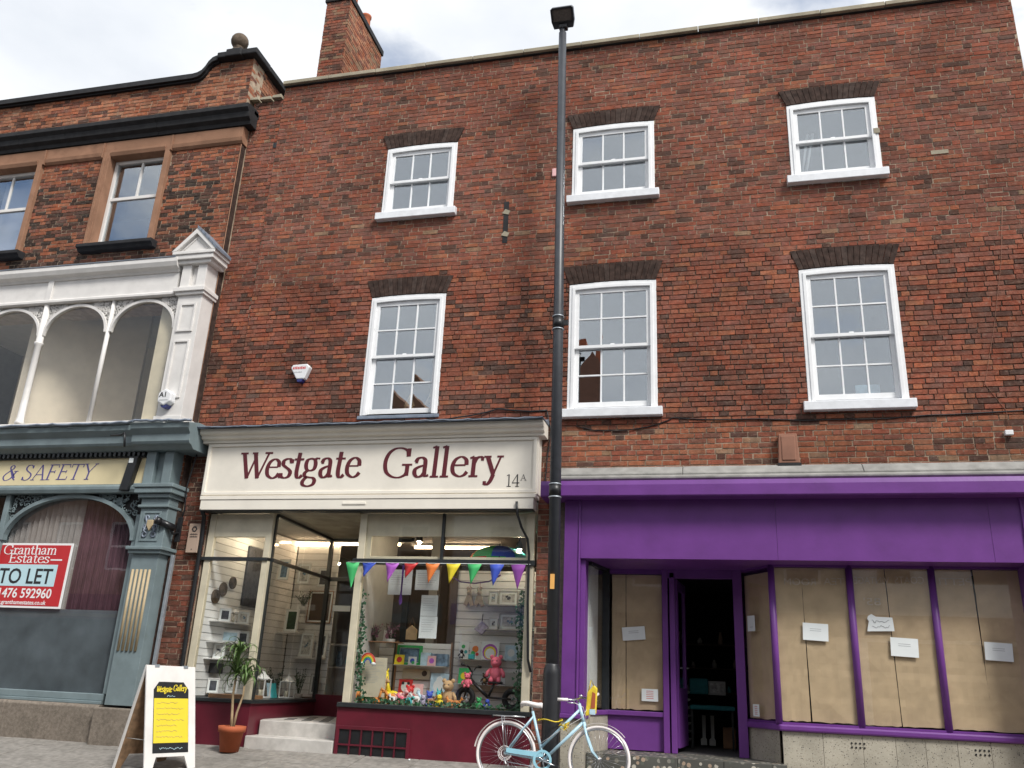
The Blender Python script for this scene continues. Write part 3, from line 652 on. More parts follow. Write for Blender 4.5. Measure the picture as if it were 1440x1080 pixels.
# each glyph: advance, [stroke]; stroke = ('c', pts) smooth, ('l', pts) straight, ('s', x0, x1, y) serif, ('d', x, y, r) dot
G = {
'W': (.80, [('l', [(.08,.63),(.28,0)]), ('h', [(.28,0),(.48,.60)]), ('l', [(.42,.63),(.60,0)]), ('h', [(.60,0),(.84,.63)]), ('s',-.03,.2,.63),('s',.33,.50,.63),('s',.72,.95,.63)]),
'e': (.46, [('c', [(.07,.27),(.38,.27)]), ('c', [(.40,.27),(.38,.40),(.26,.47),(.12,.40),(.06,.24),(.10,.08),(.24,0),(.36,.03),(.43,.11)])]),
's': (.37, [('c', [(.31,.38),(.26,.46),(.16,.47),(.07,.42),(.07,.33),(.15,.27),(.25,.21),(.31,.14),(.28,.04),(.17,0),(.07,.03),(.03,.11)]), ('l', [(.315,.46),(.315,.36)]), ('l', [(.03,.0),(.03,.12)])]),
't': (.32, [('c', [(.15,.62),(.14,.40),(.13,.16),(.16,.03),(.23,.0),(.31,.06)]), ('h', [(.02,.455),(.30,.455)])]),
'g': (.46, [('c', [(.20,.47),(.09,.43),(.06,.32),(.10,.21),(.20,.17),(.31,.21),(.34,.32),(.30,.43),(.20,.47)]), ('c', [(.31,.43),(.37,.47),(.45,.46)]), ('c', [(.14,.18),(.06,.11),(.08,.04),(.18,.01),(.32,-.01),(.38,-.08),(.34,-.17),(.20,-.21),(.07,-.18),(.03,-.11),(.08,-.03),(.14,.01)])]),
'a': (.44, [('c', [(.07,.36),(.11,.44),(.21,.47),(.29,.42),(.31,.32),(.31,.10),(.34,.02),(.42,.04)]), ('c', [(.31,.28),(.18,.25),(.07,.18),(.07,.07),(.15,.0),(.25,.03),(.31,.11)]), ('d',.09,.37,.035)]),
'G': (.78, [('c', [(.64,.50),(.60,.64),(.44,.71),(.26,.69),(.12,.57),(.06,.36),(.11,.14),(.26,.02),(.44,-.01),(.58,.04),(.63,.10)]), ('l', [(.64,.30),(.64,.03)]), ('l', [(.64,.70),(.64,.50)]), ('s',.50,.76,.30)]),
'l': (.25, [('l', [(.12,.74),(.12,0)]), ('s',.02,.23,0), ('h', [(.02,.70),(.12,.74)])]),
'r': (.36, [('l', [(.12,.46),(.12,0)]), ('s',.02,.24,0), ('h', [(.02,.43),(.12,.47)]), ('c', [(.12,.30),(.18,.42),(.27,.46),(.34,.42)]), ('d',.325,.405,.036)]),
'y': (.46, [('l', [(.09,.46),(.26,.04)]), ('h', [(.41,.46),(.26,.04)]), ('c', [(.26,.04),(.20,-.12),(.12,-.20),(.05,-.17)]), ('d',.065,-.16,.04), ('s',.0,.18,.46),('s',.32,.48,.46)]),
'1': (.36, [('l', [(.2,.68),(.2,0)]), ('s',.08,.32,0), ('h', [(.08,.60),(.2,.68)])]),
'4': (.46, [('l', [(.32,.68),(.32,0)]), ('h', [(.32,.68),(.03,.2)]), ('h', [(.03,.2),(.44,.2)]), ('s',.22,.42,0)]),
'A': (.72, [('h', [(.10,0),(.36,.70)]), ('l', [(.36,.70),(.62,0)]), ('h', [(.18,.24),(.52,.24)]), ('s',0,.2,0),('s',.52,.74,0)]),
'S': (.50, [('c', [(.42,.56),(.36,.66),(.24,.70),(.12,.65),(.09,.54),(.16,.44),(.30,.36),(.42,.27),(.44,.14),(.36,.03),(.23,-.01),(.11,.03),(.05,.14)]), ('h', [(.42,.68),(.42,.54)]), ('h', [(.05,.0),(.05,.15)])]),
'F': (.56, [('l', [(.13,.70),(.13,0)]), ('h', [(.03,.69),(.50,.69)]), ('h', [(.13,.37),(.38,.37)]), ('h', [(.50,.69),(.51,.56)]), ('s',.03,.26,0), ('h', [(.38,.44),(.38,.30)])]),
'E': (.58, [('l', [(.13,.70),(.13,0)]), ('h', [(.03,.69),(.50,.69)]), ('h', [(.13,.37),(.40,.37)]), ('h', [(.03,.012),(.52,.012)]), ('h', [(.50,.69),(.51,.56)]), ('h', [(.53,.15),(.52,.012)]), ('h', [(.40,.44),(.40,.30)])]),
'T': (.64, [('l', [(.31,.69),(.31,0)]), ('h', [(.03,.69),(.59,.69)]), ('h', [(.03,.69),(.02,.55)]), ('h', [(.59,.69),(.60,.55)]), ('s',.2,.42,0)]),
'Y': (.66, [('l', [(.08,.70),(.33,.32)]), ('h', [(.58,.70),(.33,.32)]), ('l', [(.33,.32),(.33,0)]), ('s',-.01,.18,.70),('s',.49,.68,.70),('s',.22,.44,0)]),
'&': (.78, [('c', [(.66,.10),(.56,.24),(.42,.40),(.28,.54),(.27,.64),(.36,.70),(.45,.64),(.43,.54),(.26,.40),(.12,.28),(.06,.15),(.14,.02),(.28,-.01),(.46,.08),(.58,.28),(.64,.42)]), ('s',.52,.74,.42), ('c', [(.28,.54),(.48,.24),(.60,.08),(.72,.0)])]),
'n': (.50, [('l', [(.12,.46),(.12,0)]), ('c', [(.12,.32),(.22,.44),(.33,.46),(.39,.36),(.39,0)]), ('s',.02,.22,0),('s',.30,.49,0), ('h', [(.02,.43),(.12,.47)])]),
'h': (.50, [('l', [(.12,.74),(.12,0)]), ('c', [(.12,.32),(.22,.44),(.33,.46),(.39,.36),(.39,0)]), ('s',.02,.22,0),('s',.30,.49,0), ('h', [(.02,.70),(.12,.74)])]),
'm': (.76, [('l', [(.12,.46),(.12,0)]), ('c', [(.12,.32),(.20,.44),(.30,.46),(.37,.36),(.37,0)]), ('c', [(.37,.32),(.46,.44),(.56,.46),(.63,.36),(.63,0)]), ('s',.02,.2,0),('s',.29,.45,0),('s',.55,.73,0), ('h', [(.02,.43),(.12,.47)])]),
' ': (.28, []),
}
class Writer:
    def __init__(s, thick=.085, thin=.028): s.mb = MB(); s.tk = thick; s.tn = thin; s.lay = 0
    def stroke(s, pts, M, y, k, const=None):
        L = []; Rr = []
        for i, p in enumerate(pts):
            a = pts[max(i-1, 0)]; b = pts[min(i+1, len(pts)-1)]; dx, dy = b[0]-a[0], b[1]-a[1]; l = math.hypot(dx, dy) or 1e-6
            w = (const or (s.tn + (s.tk-s.tn)*(abs(dy)/l)**1.3))/2; nx, ny = -dy/l, dx/l
            L.append((p[0]+nx*w, p[1]+ny*w)); Rr.append((p[0]-nx*w, p[1]-ny*w))
        yy = y - .0006 - .0004*(s.lay % 7); s.lay += 1
        T = lambda q: (M[0]+(q[0]+q[1]*M[3])*M[2], yy, M[1]+q[1]*M[2])
        vs = [T(p) for p in L] + [T(p) for p in Rr]; n = len(pts)
        bk = [(v[0], y+.002, v[2]) for v in vs]
        fs = [(i, i+1, n+i+1, n+i) for i in range(n-1)]
        fs += [(i, i+2*n, i+1+2*n, i+1) for i in range(n-1)] + [(n+i, n+i+1, 3*n+i+1, 3*n+i) for i in range(n-1)]
        s.mb.add(vs+bk, fs)
    def text(s, txt, x, z, size, y, shear=0.0, track=0.0, width=None):
        if width:
            tot = sum(G[c][0]+track for c in txt); sx = width/(tot*size)
        else: sx = 1.0
        for c in txt:
            adv, st = G[c]; M = (x, z, size, shear)
            def sc_(p): return (p[0]*sx, p[1])
            for q in st:
                if q[0] == 'c': s.stroke([sc_(p) for p in bez(q[1], 7)], M, y, 1)
                elif q[0] == 'l': s.stroke([sc_(p) for p in q[1]], M, y, 1, s.tk)
                elif q[0] == 'h': s.stroke([sc_(p) for p in q[1]], M, y, 1, s.tn*1.35)
                elif q[0] == 's': s.stroke([sc_((q[1], q[3])), sc_((q[2], q[3]))], M, y, 1, s.tn*1.25)
                elif q[0] == 'd':
                    cx, cy, r = q[1]*sx, q[2], q[3]; s.stroke([(cx-r, cy), (cx+r, cy)], M, y, 1, 2*r)
            x += (adv+track)*size*sx
        return x
    def build(s, name, m, parent): return s.mb.build(name, m, parent, recalc=False)
def sans(txt, x, z, size, y, m, parent, name='lettering', width=None, shear=0.0, rotz=0.0, bold=0.0, space=1.0):
    """plain sans lettering from the built-in font, turned into a thin mesh on a wall facing the street"""
    cu = bpy.data.curves.new('letters', 'FONT'); cu.body = txt; cu.size = size; cu.shear = shear; cu.extrude = .0008; cu.offset = bold; cu.space_character = space; cu.resolution_u = 3
    o = bpy.data.objects.new('letters', cu); C.objects.link(o)
    dg = bpy.context.evaluated_depsgraph_get(); me = bpy.data.meshes.new_from_object(o.evaluated_get(dg)); bpy.data.objects.remove(o)
    w = max(v.co.x for v in me.vertices); k = (width/w) if width else 1.0
    o0 = root_origin(parent)
    for v in me.vertices:
        v.co = (x + v.co.x*k - o0[0], y - v.co.z - .001 - o0[1], z + v.co.y - o0[2])
    me.materials.clear(); me.materials.append(MATS[m]); me.name = name
    o = bpy.data.objects.new(name, me); C.objects.link(o); o.parent = parent
    return o
# ================================================================== gallery shopfront
GX0, GX1 = -7.30, -2.385
gal = thing('gallery_shopfront', (-4.85, 0, 0), 'cream signed gallery shopfront with maroon base and glazed display windows', 'shopfront')
fa = MB(); fa.box(-7.36, -2.36, -.20, .0, 3.27, 4.06)
fas = fa.build('fascia', 'sign_cream', gal, bevel=.006)
b = MB(); b.ring([(-7.34, 3.285), (-2.38, 3.285), (-2.38, 4.05), (-7.34, 4.05)], [(-7.29, 3.33), (-2.43, 3.33), (-2.43, 4.005), (-7.29, 4.005)], 'y', -.222, -.199); b.build('fascia_moulding', 'sign_cream', fas, bevel=.006)
MB().prism([(.0, 4.06), (-.23, 4.06), (-.235, 4.10), (-.285, 4.115), (-.295, 4.155), (-.335, 4.17), (-.35, 4.19), (-.355, 4.245), (.0, 4.255)], 'x', -7.44, -2.28).build('cornice', 'sign_cream', gal, bevel=.003)
ld = MB(); ld.prism([(-.415, 4.235), (-.415, 4.262), (-.2, 4.275), (-.02, 4.345), (.012, 4.345), (.012, 4.256), (-.39, 4.256)], 'x', -7.46, -2.27); ld.build('lead_flashing', 'lead', gal)
q = random.Random(5); lf = MB(); pts = [(-7.46+5.19*i/60, -.42+q.uniform(-.006, .006), 4.252+q.uniform(-.008, .008)) for i in range(61)]; lf.tube(pts, .011, 6); lf.build('lead_roll', 'lead', gal)
MB().box(-7.33, -2.37, -.245, -.02, 3.215, 3.268).build('blind_box_lid', 'sign_cream', gal, bevel=.004)
MB().box(-7.315, -2.40, -.235, -.02, 3.07, 3.212).build('blind_box', 'sign_cream', gal, bevel=.004)
MB().box(-7.31, -2.41, -.215, -.05, 3.055, 3.068).build('blind_rail', 'dark_frame', gal)
MB().box(-5.10, -4.75, -.246, -.23, 3.13, 3.17).build('blind_handle', 'sign_cream', gal, bevel=.01)
w = Writer(.102, .036); w.text('Westgate', -6.80, 3.53, .59, -.2025, shear=.05, width=1.90); w.build('lettering', 'letter_maroon', fas)
w = Writer(.102, .036); w.text('Gallery', -4.58, 3.52, .58, -.2025, shear=.05, width=1.72); w.build('lettering', 'letter_maroon', fas)
w = Writer(.06, .024); xe = w.text('14', -2.80, 3.375, .24, -.2025); w.text('A', xe+.005, 3.455, .115, -.2025); w.build('house_number', 'letter_black', fas)
# shop ceiling, back room, floor
rm = MB(); rm.box(GX0, GX1, .02, 5.5, 3.10, 3.20); rm.build('ceiling', 'room_white', gal)
rm = MB(); rm.box(GX0-.05, GX0, .05, 5.5, .0, 3.1); rm.box(GX1, GX1+.05, .05, 5.5, .0, 3.1); rm.box(GX0, GX1, 5.45, 5.5, .0, 3.1); rm.build('back_wall', 'room_dim', gal)
MB().box(GX0, GX1, 2.25, 5.45, .25, .36).build('shop_floor', 'wood', gal)
# right display window
RX0, RX1 = -4.93, -2.43
MB().box(-4.95, -2.39, -.03, .12, -.3, .53).build('stall_riser', 'maroon', gal, bevel=.005)
MB().box(-4.95, -2.39, -.065, .14, .53, .585).build('window_sill', 'dark_frame', gal, bevel=.006)
for a in (-4.90, -2.52): MB().box(a, a+.10, -.02, .06, .585, 3.05).build('window_post', 'cream', gal, bevel=.004)
MB().box(-4.95, -2.40, -.045, .07, 2.36, 2.43).build('transom', 'dark_frame', gal, bevel=.004)
MB().box(-3.70, -3.665, -.03, .06, 2.432, 3.048).build('glazing_bar', 'dark_frame', gal)
cb = MB(); cb.box(-4.80, -3.702, .01, .04, 2.74, 3.05); cb.box(-3.663, -2.52, .01, .04, 2.74, 3.05); cb.box(-4.80, -4.72, .012, .042, 2.432, 2.74); cb.box(-4.72, -3.702, .012, .042, 2.432, 2.47)
cb.box(-3.663, -2.52, .012, .042, 2.432, 2.47); cb.build('clerestory_panel', 'cream', gal, bevel=.004)
for (a, c, z0, z1) in ((-4.795, -2.525, .59, 2.355), (-4.795, -3.705, 2.435, 3.045), (-3.66, -2.525, 2.435, 3.045)):
    MB().box(a, c, -.008, -.002, z0, z1).build('pane', 'pane_shop', gal)
MB().box(-4.88, -4.83, .07, 1.3, .36, 3.05).build('display_side', 'room_white', gal)
MB().box(-4.83, GX1, .10, 1.0, .535, .575).build('display_floor', 'wood', gal)
# iron grille in the stall riser
gr = MB(); gr.ring([(-4.93, -.12), (-3.92, -.12), (-3.92, .31), (-4.93, .31)], [(-4.885, -.1), (-3.965, -.1), (-3.965, .265), (-4.885, .265)], 'y', -.052, -.028); grille = gr.build('grille', 'maroon', gal, bevel=.004)
MB().box(-4.885, -3.965, -.034, -.031, -.11, .265).build('grille_void', 'black_paint', grille)
for i in range(1, 6):
    xx = -4.885+.92*i/6; MB().box(xx-.009, xx+.009, -.050, -.034, -.1, .265).build('grille_bar', 'maroon', grille)
MB().box(-4.885, -3.965, -.0535, -.036, .075, .095).build('grille_bar', 'maroon', grille)
# left display window and lobby
MB().prism([(-7.30, -.03), (-6.20, -.03), (-6.345, 2.2), (-7.30, 2.2)], 'z', -.3, .505).build('stall_riser', 'maroon', gal, bevel=.005)
MB().prism([(-7.30, -.06), (-6.17, -.06), (-6.315, 2.2), (-7.30, 2.2)], 'z', .506, .552).build('window_sill', 'dark_frame', gal, bevel=.006)
MB().box(-6.90, -6.32, .06, .5, .554, .60).build('display_floor', 'wood', gal)
MB().box(-7.25, -7.15, -.02, .05, .552, 3.05).build('window_post', 'cream', gal, bevel=.004); MB().box(-6.33, -6.24, -.02, .05, .552, 3.05).build('window_post', 'cream', gal, bevel=.004); MB().box(-7.15, -6.33, -.012, .045, 2.72, 3.05).build('clerestory_panel', 'cream', gal, bevel=.004)
dk = MB(); dk.box(-7.29, -6.24, -.04, .06, 2.385, 2.43)
MB().box(-7.145, -6.335, -.008, -.002, .555, 2.38).build('pane', 'pane_shop', gal); MB().box(-7.145, -6.335, .0, .005, 2.435, 2.715).build('pane', 'pane_shop', gal)
def lean(y): return -6.215 - .145*(y/2.2)
for (y0, y1) in ((.06, 1.1), (1.13, 2.17)):
    for (z0, z1) in ((.555, 2.38), (2.435, 3.05)):
        MB().prism([(lean(y0), y0), (lean(y0)+.006, y0), (lean(y1)+.006, y1), (lean(y1), y1)], 'z', z0, z1).build('pane', 'pane_shop', gal)
dk.prism([(lean(.06)-.02, .06), (lean(.06)+.025, .06), (lean(2.2)+.025, 2.2), (lean(2.2)-.02, 2.2)], 'z', 2.385, 2.43)
dk.prism([(lean(.06)-.02, .06), (lean(.06)+.025, .06), (lean(2.2)+.025, 2.2), (lean(2.2)-.02, 2.2)], 'z', 3.02, 3.06)
dk.box(-6.26, -6.215, .052, .09, .552, 3.04); dk.box(-6.39, -6.33, 2.17, 2.23, .552, 3.06)
dk.box(-6.33, -4.9, 2.18, 2.23, 2.37, 2.43); dk.box(-6.33, -4.9, 2.18, 2.23, 3.02, 3.08); dk.box(-5.72, -5.66, 2.175, 2.235, .36, 3.06)
dk.build('lobby_frame', 'dark_frame', gal)
MB().box(-6.345, -5.72, 2.17, 2.24, .30, .62).build('stall_riser', 'maroon', gal, bevel=.004)
MB().box(-6.33, -5.725, 2.203, 2.209, .622, 2.37).build('pane', 'pane_shop', gal); MB().box(-6.33, -5.725, 2.203, 2.209, 2.432, 3.02).build('pane', 'pane_shop', gal)
dr = MB(); dr.ring([(-5.65, .36), (-4.92, .36), (-4.92, 2.365), (-5.65, 2.365)], [(-5.55, .6), (-5.02, .6), (-5.02, 2.27), (-5.55, 2.27)], 'y', 2.185, 2.225); drr = dr.build('door', 'dark_frame', gal)
MB().box(-5.55, -5.02, 2.20, 2.206, .6, 2.27).build('pane', 'pane_shop', drr); MB().box(-5.61, -5.585, 2.13, 2.185, 1.25, 1.55).build('handle', 'steel', drr)
MB().box(-6.33, -4.95, .0, 2.25, 3.062, 3.095).build('lobby_ceiling', 'coping_stone', gal)
# steps and tiled lobby floor
MB().box(-6.20, -4.95, -.06, .32, -.3, .115).build('step', 'marble', gal, bevel=.012)
MB().box(-6.19, -4.95, .26, .34, -.1, .30).build('step', 'marble', gal, bevel=.012)
lf = MB(); lf.prism([(-6.20, .342), (-4.95, .342), (-4.95, 2.2), (-6.335, 2.2)], 'z', .2, .305); lob = lf.build('lobby_floor', 'marble', gal)
for i in range(9):
    for j in range(5):
        if (i+j) % 2: 
            y0 = .42+j*.34; x0 = -6.12+i*.13
            MB().prism([(x0+.065, y0), (x0+.13, y0+.17), (x0+.065, y0+.34), (x0, y0+.17)], 'z', .305, .3065).build('floor_tile', 'soot_stone', lob)
# black cables and hose on both ends of the front
solo(MB().tube([(-2.62, -.26, 3.16), (-2.61, -.24, 3.0), (-2.58, -.10, 2.85), (-2.50, -.06, 2.70), (-2.475, -.05, 2.5), (-2.47, -.05, 1.9), (-2.44, -.05, 1.2), (-2.40, -.05, 1.05)], .017, 8), 'awning_cord', 'black_paint', 'black cord hanging from cream blind box beside window with bunting', 'cord')
solo(MB().tube([(-7.30, -.22, 3.1), (-7.31, -.1, 3.0), (-7.32, -.05, 2.7), (-7.315, -.05, 1.5), (-7.30, -.04, .3), (-7.29, -.035, .0)], .03, 8), 'rubber_hose', 'black_paint', 'thick black hose running down the gallery front beside beige wall box', 'hose')
# strip light and spots in the shop
stl = thing('strip_light', (-6.4, 2.6, 3.0), 'glowing warm strip light under the gallery ceiling', 'light')
MB().box(-7.25, -5.25, 2.56, 2.64, 3.06, 3.10).build('housing', 'frame_white', stl); MB().tube([(-7.2, 2.6, 3.035), (-5.3, 2.6, 3.035)], .02, 8).build('tube', 'strip_glow', stl)
stl = thing('strip_light', (-4.0, 2.9, 3.0), 'glowing warm strip light seen above the bunting', 'light')
MB().box(-5.2, -3.6, 2.86, 2.94, 3.06, 3.10).build('housing', 'frame_white', stl); MB().tube([(-5.15, 2.9, 3.035), (-3.65, 2.9, 3.035)], .02, 8).build('tube', 'strip_glow', stl)
for (xx, yy, zz, lb) in ((-2.75, .55, 2.68, 'small lit spot lamp over the rainbow umbrella'), (-4.22, .55, 2.78, 'small lit spot lamp beside the ceiling strip'), (-6.80, .9, 2.86, 'small lit spot lamp over the woven discs')):
    t = thing('spot_lamp', (xx, yy, zz), lb, 'lamp')
    MB().tube([(xx, yy, 3.09), (xx, yy, zz+.06)], .012, 6).build('stem', 'black_paint', t); MB().lathe([(.02, zz+.09), (.045, zz+.05), (.05, zz-.02), (.045, zz-.02)], xx, yy, 12).build('lamp_shade', 'black_paint', t)
    MB().ball((xx, yy, zz-.03), .028, 8).build('bulb', 'spot_glow', t)

# ================================================================== purple shopfront
pur = thing('purple_shopfront', (.7, .2, 0), 'bright purple painted shopfront with brown papered windows and open door', 'shopfront')
for a, b in ((-1.775, .62), (.622, 2.98), (2.982, 3.55)): MB().box(a, b, -.20, .05, 2.44, 3.19).build('fascia', 'purple', pur, bevel=.003)
MB().prism([(.02, 3.185), (-.42, 3.185), (-.43, 3.20), (-.43, 3.33), (-.41, 3.39), (.02, 3.405)], 'x', -2.27, 3.66).build('cornice', 'purple', pur, bevel=.004)
jm = MB(); jm.box(-1.985, -1.80, -.21, .02, .60, 3.184); jm.build('pilaster', 'purple', pur, bevel=.006)
MB().box(-1.80, -1.776, -.225, .03, .60, 3.184).build('pilaster_bead', 'purple', pur, bevel=.006); MB().box(-1.774, -1.715, -.15, .10, .62, 2.439).build('jamb', 'purple', pur, bevel=.004)
MB().box(-2.0, -1.69, -.25, .10, .545, .60).build('pilaster_sill', 'purple', pur, bevel=.01)
MB().box(-1.98, -1.70, -.21, .10, -.3, .544).build('pier_base', 'terrazzo', pur, bevel=.006)
MB().box(-1.715, 3.55, -.195, 1.0, 2.442, 2.50).build('soffit', 'purple', pur)
MB().box(3.34, 3.55, -.21, .02, .60, 3.184).build('pilaster', 'purple', pur, bevel=.006); MB().box(3.315, 3.338, -.225, .03, .60, 3.184).build('pilaster_bead', 'purple', pur, bevel=.006)
MB().box(3.32, 3.55, .022, .34, .60, 2.439).build('jamb', 'purple', pur, bevel=.004); MB().box(3.32, 3.56, -.25, .14, .545, .598).build('pilaster_sill', 'purple', pur, bevel=.01); MB().box(3.33, 3.55, -.21, .185, -.3, .52).build('pier_base', 'terrazzo', pur, bevel=.006)
# left return glass
def q2(a, b, t, w0, w1): 
    dx, dy = b[0]-a[0], b[1]-a[1]; l = math.hypot(dx, dy); n = (-dy/l, dx/l)
    return [(a[0]+n[0]*w0, a[1]+n[1]*w0), (b[0]+n[0]*w0, b[1]+n[1]*w0), (b[0]+n[0]*w1, b[1]+n[1]*w1), (a[0]+n[0]*w1, a[1]+n[1]*w1)]
A, B = (-1.70, .10), (-1.575, .80)
MB().prism(q2(A, B, 0, -.003, .003), 'z', .66, 2.40).build('pane', 'pane_dark', pur)
MB().prism(q2(A, B, 0, -.05, .06), 'z', .585, .64).build('sill', 'purple', pur, bevel=.008); MB().prism(q2(A, B, 0, -.03, .05), 'z', 0, .584).build('plinth', 'terrazzo', pur)
MB().prism(q2(A, B, 0, -.03, .05), 'z', 2.40, 2.452).build('head_rail', 'dark_frame', pur)
MB().box(-1.62, -1.53, .76, .84, .64, 2.452).build('mullion', 'dark_frame', pur)
solo(MB().prism([(-1.78, .16), (-1.70, .16), (-1.66, .60), (-1.74, .60)], 'z', .70, 2.42), 'white_board', 'frame_white', 'white board standing behind the narrow side pane', 'board')
# papered window beside the door
MB().box(-1.56, -.83, .80, .84, .18, .585).build('panel', 'purple', pur, bevel=.004); MB().box(-1.58, -.82, .755, .85, .585, .645).build('sill', 'purple', pur, bevel=.008)
MB().box(-1.53, -.83, .80, .85, 2.38, 2.452).build('head_rail', 'purple', pur); MB().box(-1.525, -.835, .815, .821, .645, 2.38).build('pane', 'pane_dark', pur)
# door frame and open door
df = MB(); df.box(-.83, -.755, .74, .86, .17, 2.452); df.box(-.735, -.665, .76, .86, .17, 2.40); df.box(.085, .20, .74, .86, .17, 2.452); df.box(-.755, .085, .76, .86, 2.33, 2.452); df.build('door_frame', 'purple', pur, bevel=.005)
D0, D1 = (-.66, .87), (-.585, 1.63)
dm = MB()
def dseg(t): return (D0[0]+(D1[0]-D0[0])*t, D0[1]+(D1[1]-D0[1])*t)
for (a, b2, z0, z1) in ((0, .13, .23, 2.32), (.87, 1, .23, 2.32), (.13, .87, .23, .95), (.13, .87, 2.2, 2.32)): dm.prism(q2(dseg(a), dseg(b2), 0, -.022, .022), 'z', z0, z1)
door = dm.build('door', 'purple', pur); MB().prism(q2(dseg(.13), dseg(.87), 0, -.003, .003), 'z', .95, 2.2).build('pane', 'pane_dark', door); MB().prism(q2(dseg(.86), dseg(.99), 0, -.06, -.03), 'z', 1.20, 1.22).build('handle', 'steel', door)
# canted return and front windows on the far side of the door
A, B = (.20, .78), (.53, .22)
MB().prism(q2(A, B, 0, -.003, .003), 'z', .62, 2.40).build('pane', 'pane_dark', pur)
FX = [(.50, .60), (1.42, 1.50), (2.34, 2.42)]
for (a, b2) in FX: MB().tube([((a+b2)/2, .215, .60), ((a+b2)/2, .215, 2.452)], .042, 10).build('mullion', 'purple', pur)
MB().prism([(.15, .80), (.55, .15), (3.55, .15), (3.55, .30), (.62, .30), (.25, .85)], 'z', .525, .598).build('sill', 'purple', pur, bevel=.02)
MB().prism([(.19, .80), (.57, .19), (3.55, .19), (3.55, .28), (.62, .28), (.25, .85)], 'z', .60, .622).build('sill_bead', 'purple', pur)
MB().prism([(.17, .82), (.55, .18), (3.55, .18), (3.55, .30), (.62, .30), (.25, .87)], 'z', 2.415, 2.452).build('head_rail', 'purple', pur)
MB().prism([(.21, .80), (.545, .235), (.56, .30), (.26, .86)], 'z', -.2, .524).build('plinth', 'terrazzo', pur)
xs = [.575, 1.02, 1.45, 1.80, 2.11, 2.44, 2.78, 3.15, 3.55]
for a, b2 in zip(xs, xs[1:]):
    MB().box(a+.0015, b2-.0015, .19, .32, -.3, .522).build('plinth_panel', 'terrazzo', pur, bevel=.003)
for cx in (1.33, 2.62):
    for i in range(4):
        for j in range(2): MB().disc((cx+i*.045, .39+j*.045), .011, 'y', .184, .192, 8).build('vent_hole', 'black_paint', pur)
for (a, b2) in ((.60, 1.42), (1.50, 2.34), (2.42, 3.36)): MB().box(a-.03, b2+.03, .205, .211, .622, 2.415).build('pane', 'pane_dark', pur)
# terrazzo entrance step
MB().prism([(-1.70, .02), (.60, .02), (.60, .3), (.2, .9), (-.66, .9), (-1.57, .9), (-1.70, .1)], 'z', -.3, .168).build('lobby_floor', 'mosaic', pur)
xs = [-1.69, -1.17, -.62, -.10, .44, .60]
for a, b2 in zip(xs, xs[1:]): MB().box(a+.003, b2-.003, -.05, .018, -.3, .172).build('step_panel', 'mosaic', pur, bevel=.004)
# dark room behind
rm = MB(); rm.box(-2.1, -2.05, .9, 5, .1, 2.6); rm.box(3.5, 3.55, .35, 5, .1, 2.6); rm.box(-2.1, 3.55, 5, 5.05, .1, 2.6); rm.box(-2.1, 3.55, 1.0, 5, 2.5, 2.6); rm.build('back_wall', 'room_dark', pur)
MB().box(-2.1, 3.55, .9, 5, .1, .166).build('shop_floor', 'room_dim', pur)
# brown paper sheets taped inside the panes, each its own sheet
def sheet(x0, x1, z0, z1, y, lab, curl=.005, tilt=0.0, P=None):
    mb = MB(); nx, nz = 8, 24; q = random.Random(int(x0*1000)+int(z0*77))
    vs = []; ph = q.uniform(0, 6)
    for j in range(nz+1):
        for i in range(nx+1):
            u, v = i/nx, j/nz; x = x0+(x1-x0)*u + tilt*(v-.5); z = z0+(z1-z0)*v
            if j == 0: z += q.uniform(0, .014)
            if i == 0 and j % 5 == 0: x += q.uniform(-.002, .004)
            yy = y + curl*(math.sin(ph+u*2.2+v*3)*.25+q.uniform(-.5, .5)+(.5 if j in (8, 16) else 0)) + abs(curl)
            p = (x, yy, z)
            if P: p = (P[0][0]+(P[1][0]-P[0][0])*u, P[0][1]+(P[1][1]-P[0][1])*u + .018 + yy-y, z)
            vs.append(p)
    mb.add(vs, [(j*(nx+1)+i, j*(nx+1)+i+1, (j+1)*(nx+1)+i+1, (j+1)*(nx+1)+i) for j in range(nz) for i in range(nx)], False)
    o = solo(mb, 'brown_paper', 'kraft', lab, 'paper', 'brown paper over the purple shop windows'); o.modifiers.new('t', 'SOLIDIFY').thickness = .0015; return o
sheet(.57, .906, .63, 2.41, .224, 'first full brown paper sheet beside the canted corner window'); sheet(.915, 1.45, .63, 2.41, .226, 'brown paper sheet carrying the first letter sized note past the corner', tilt=-.02)
sheet(1.47, 1.876, .63, 2.41, .224, 'brown paper sheet with torn scribbled note', tilt=-.03); sheet(1.885, 2.37, .63, 2.41, .226, 'brown paper sheet beside the middle purple mullion of the long window', tilt=-.03)
sheet(2.40, 2.832, .63, 2.41, .224, 'brown paper sheet behind right hand mullion under the mirrored PETT letters', tilt=-.03); sheet(2.84, 3.40, .63, 2.41, .226, 'brown paper sheet with note at the right edge of picture')
sheet(-1.50, -1.318, .655, 2.37, .828, 'narrow brown paper strip in the window left of the open door'); sheet(-1.31, -.84, .655, 2.37, .834, 'wide brown paper sheet with tilted note left of the open door')
sheet(.2, .5, .63, 2.37, 0, 'brown paper sheet in the canted pane right of the open door', P=((.235, .78), (.555, .25)))
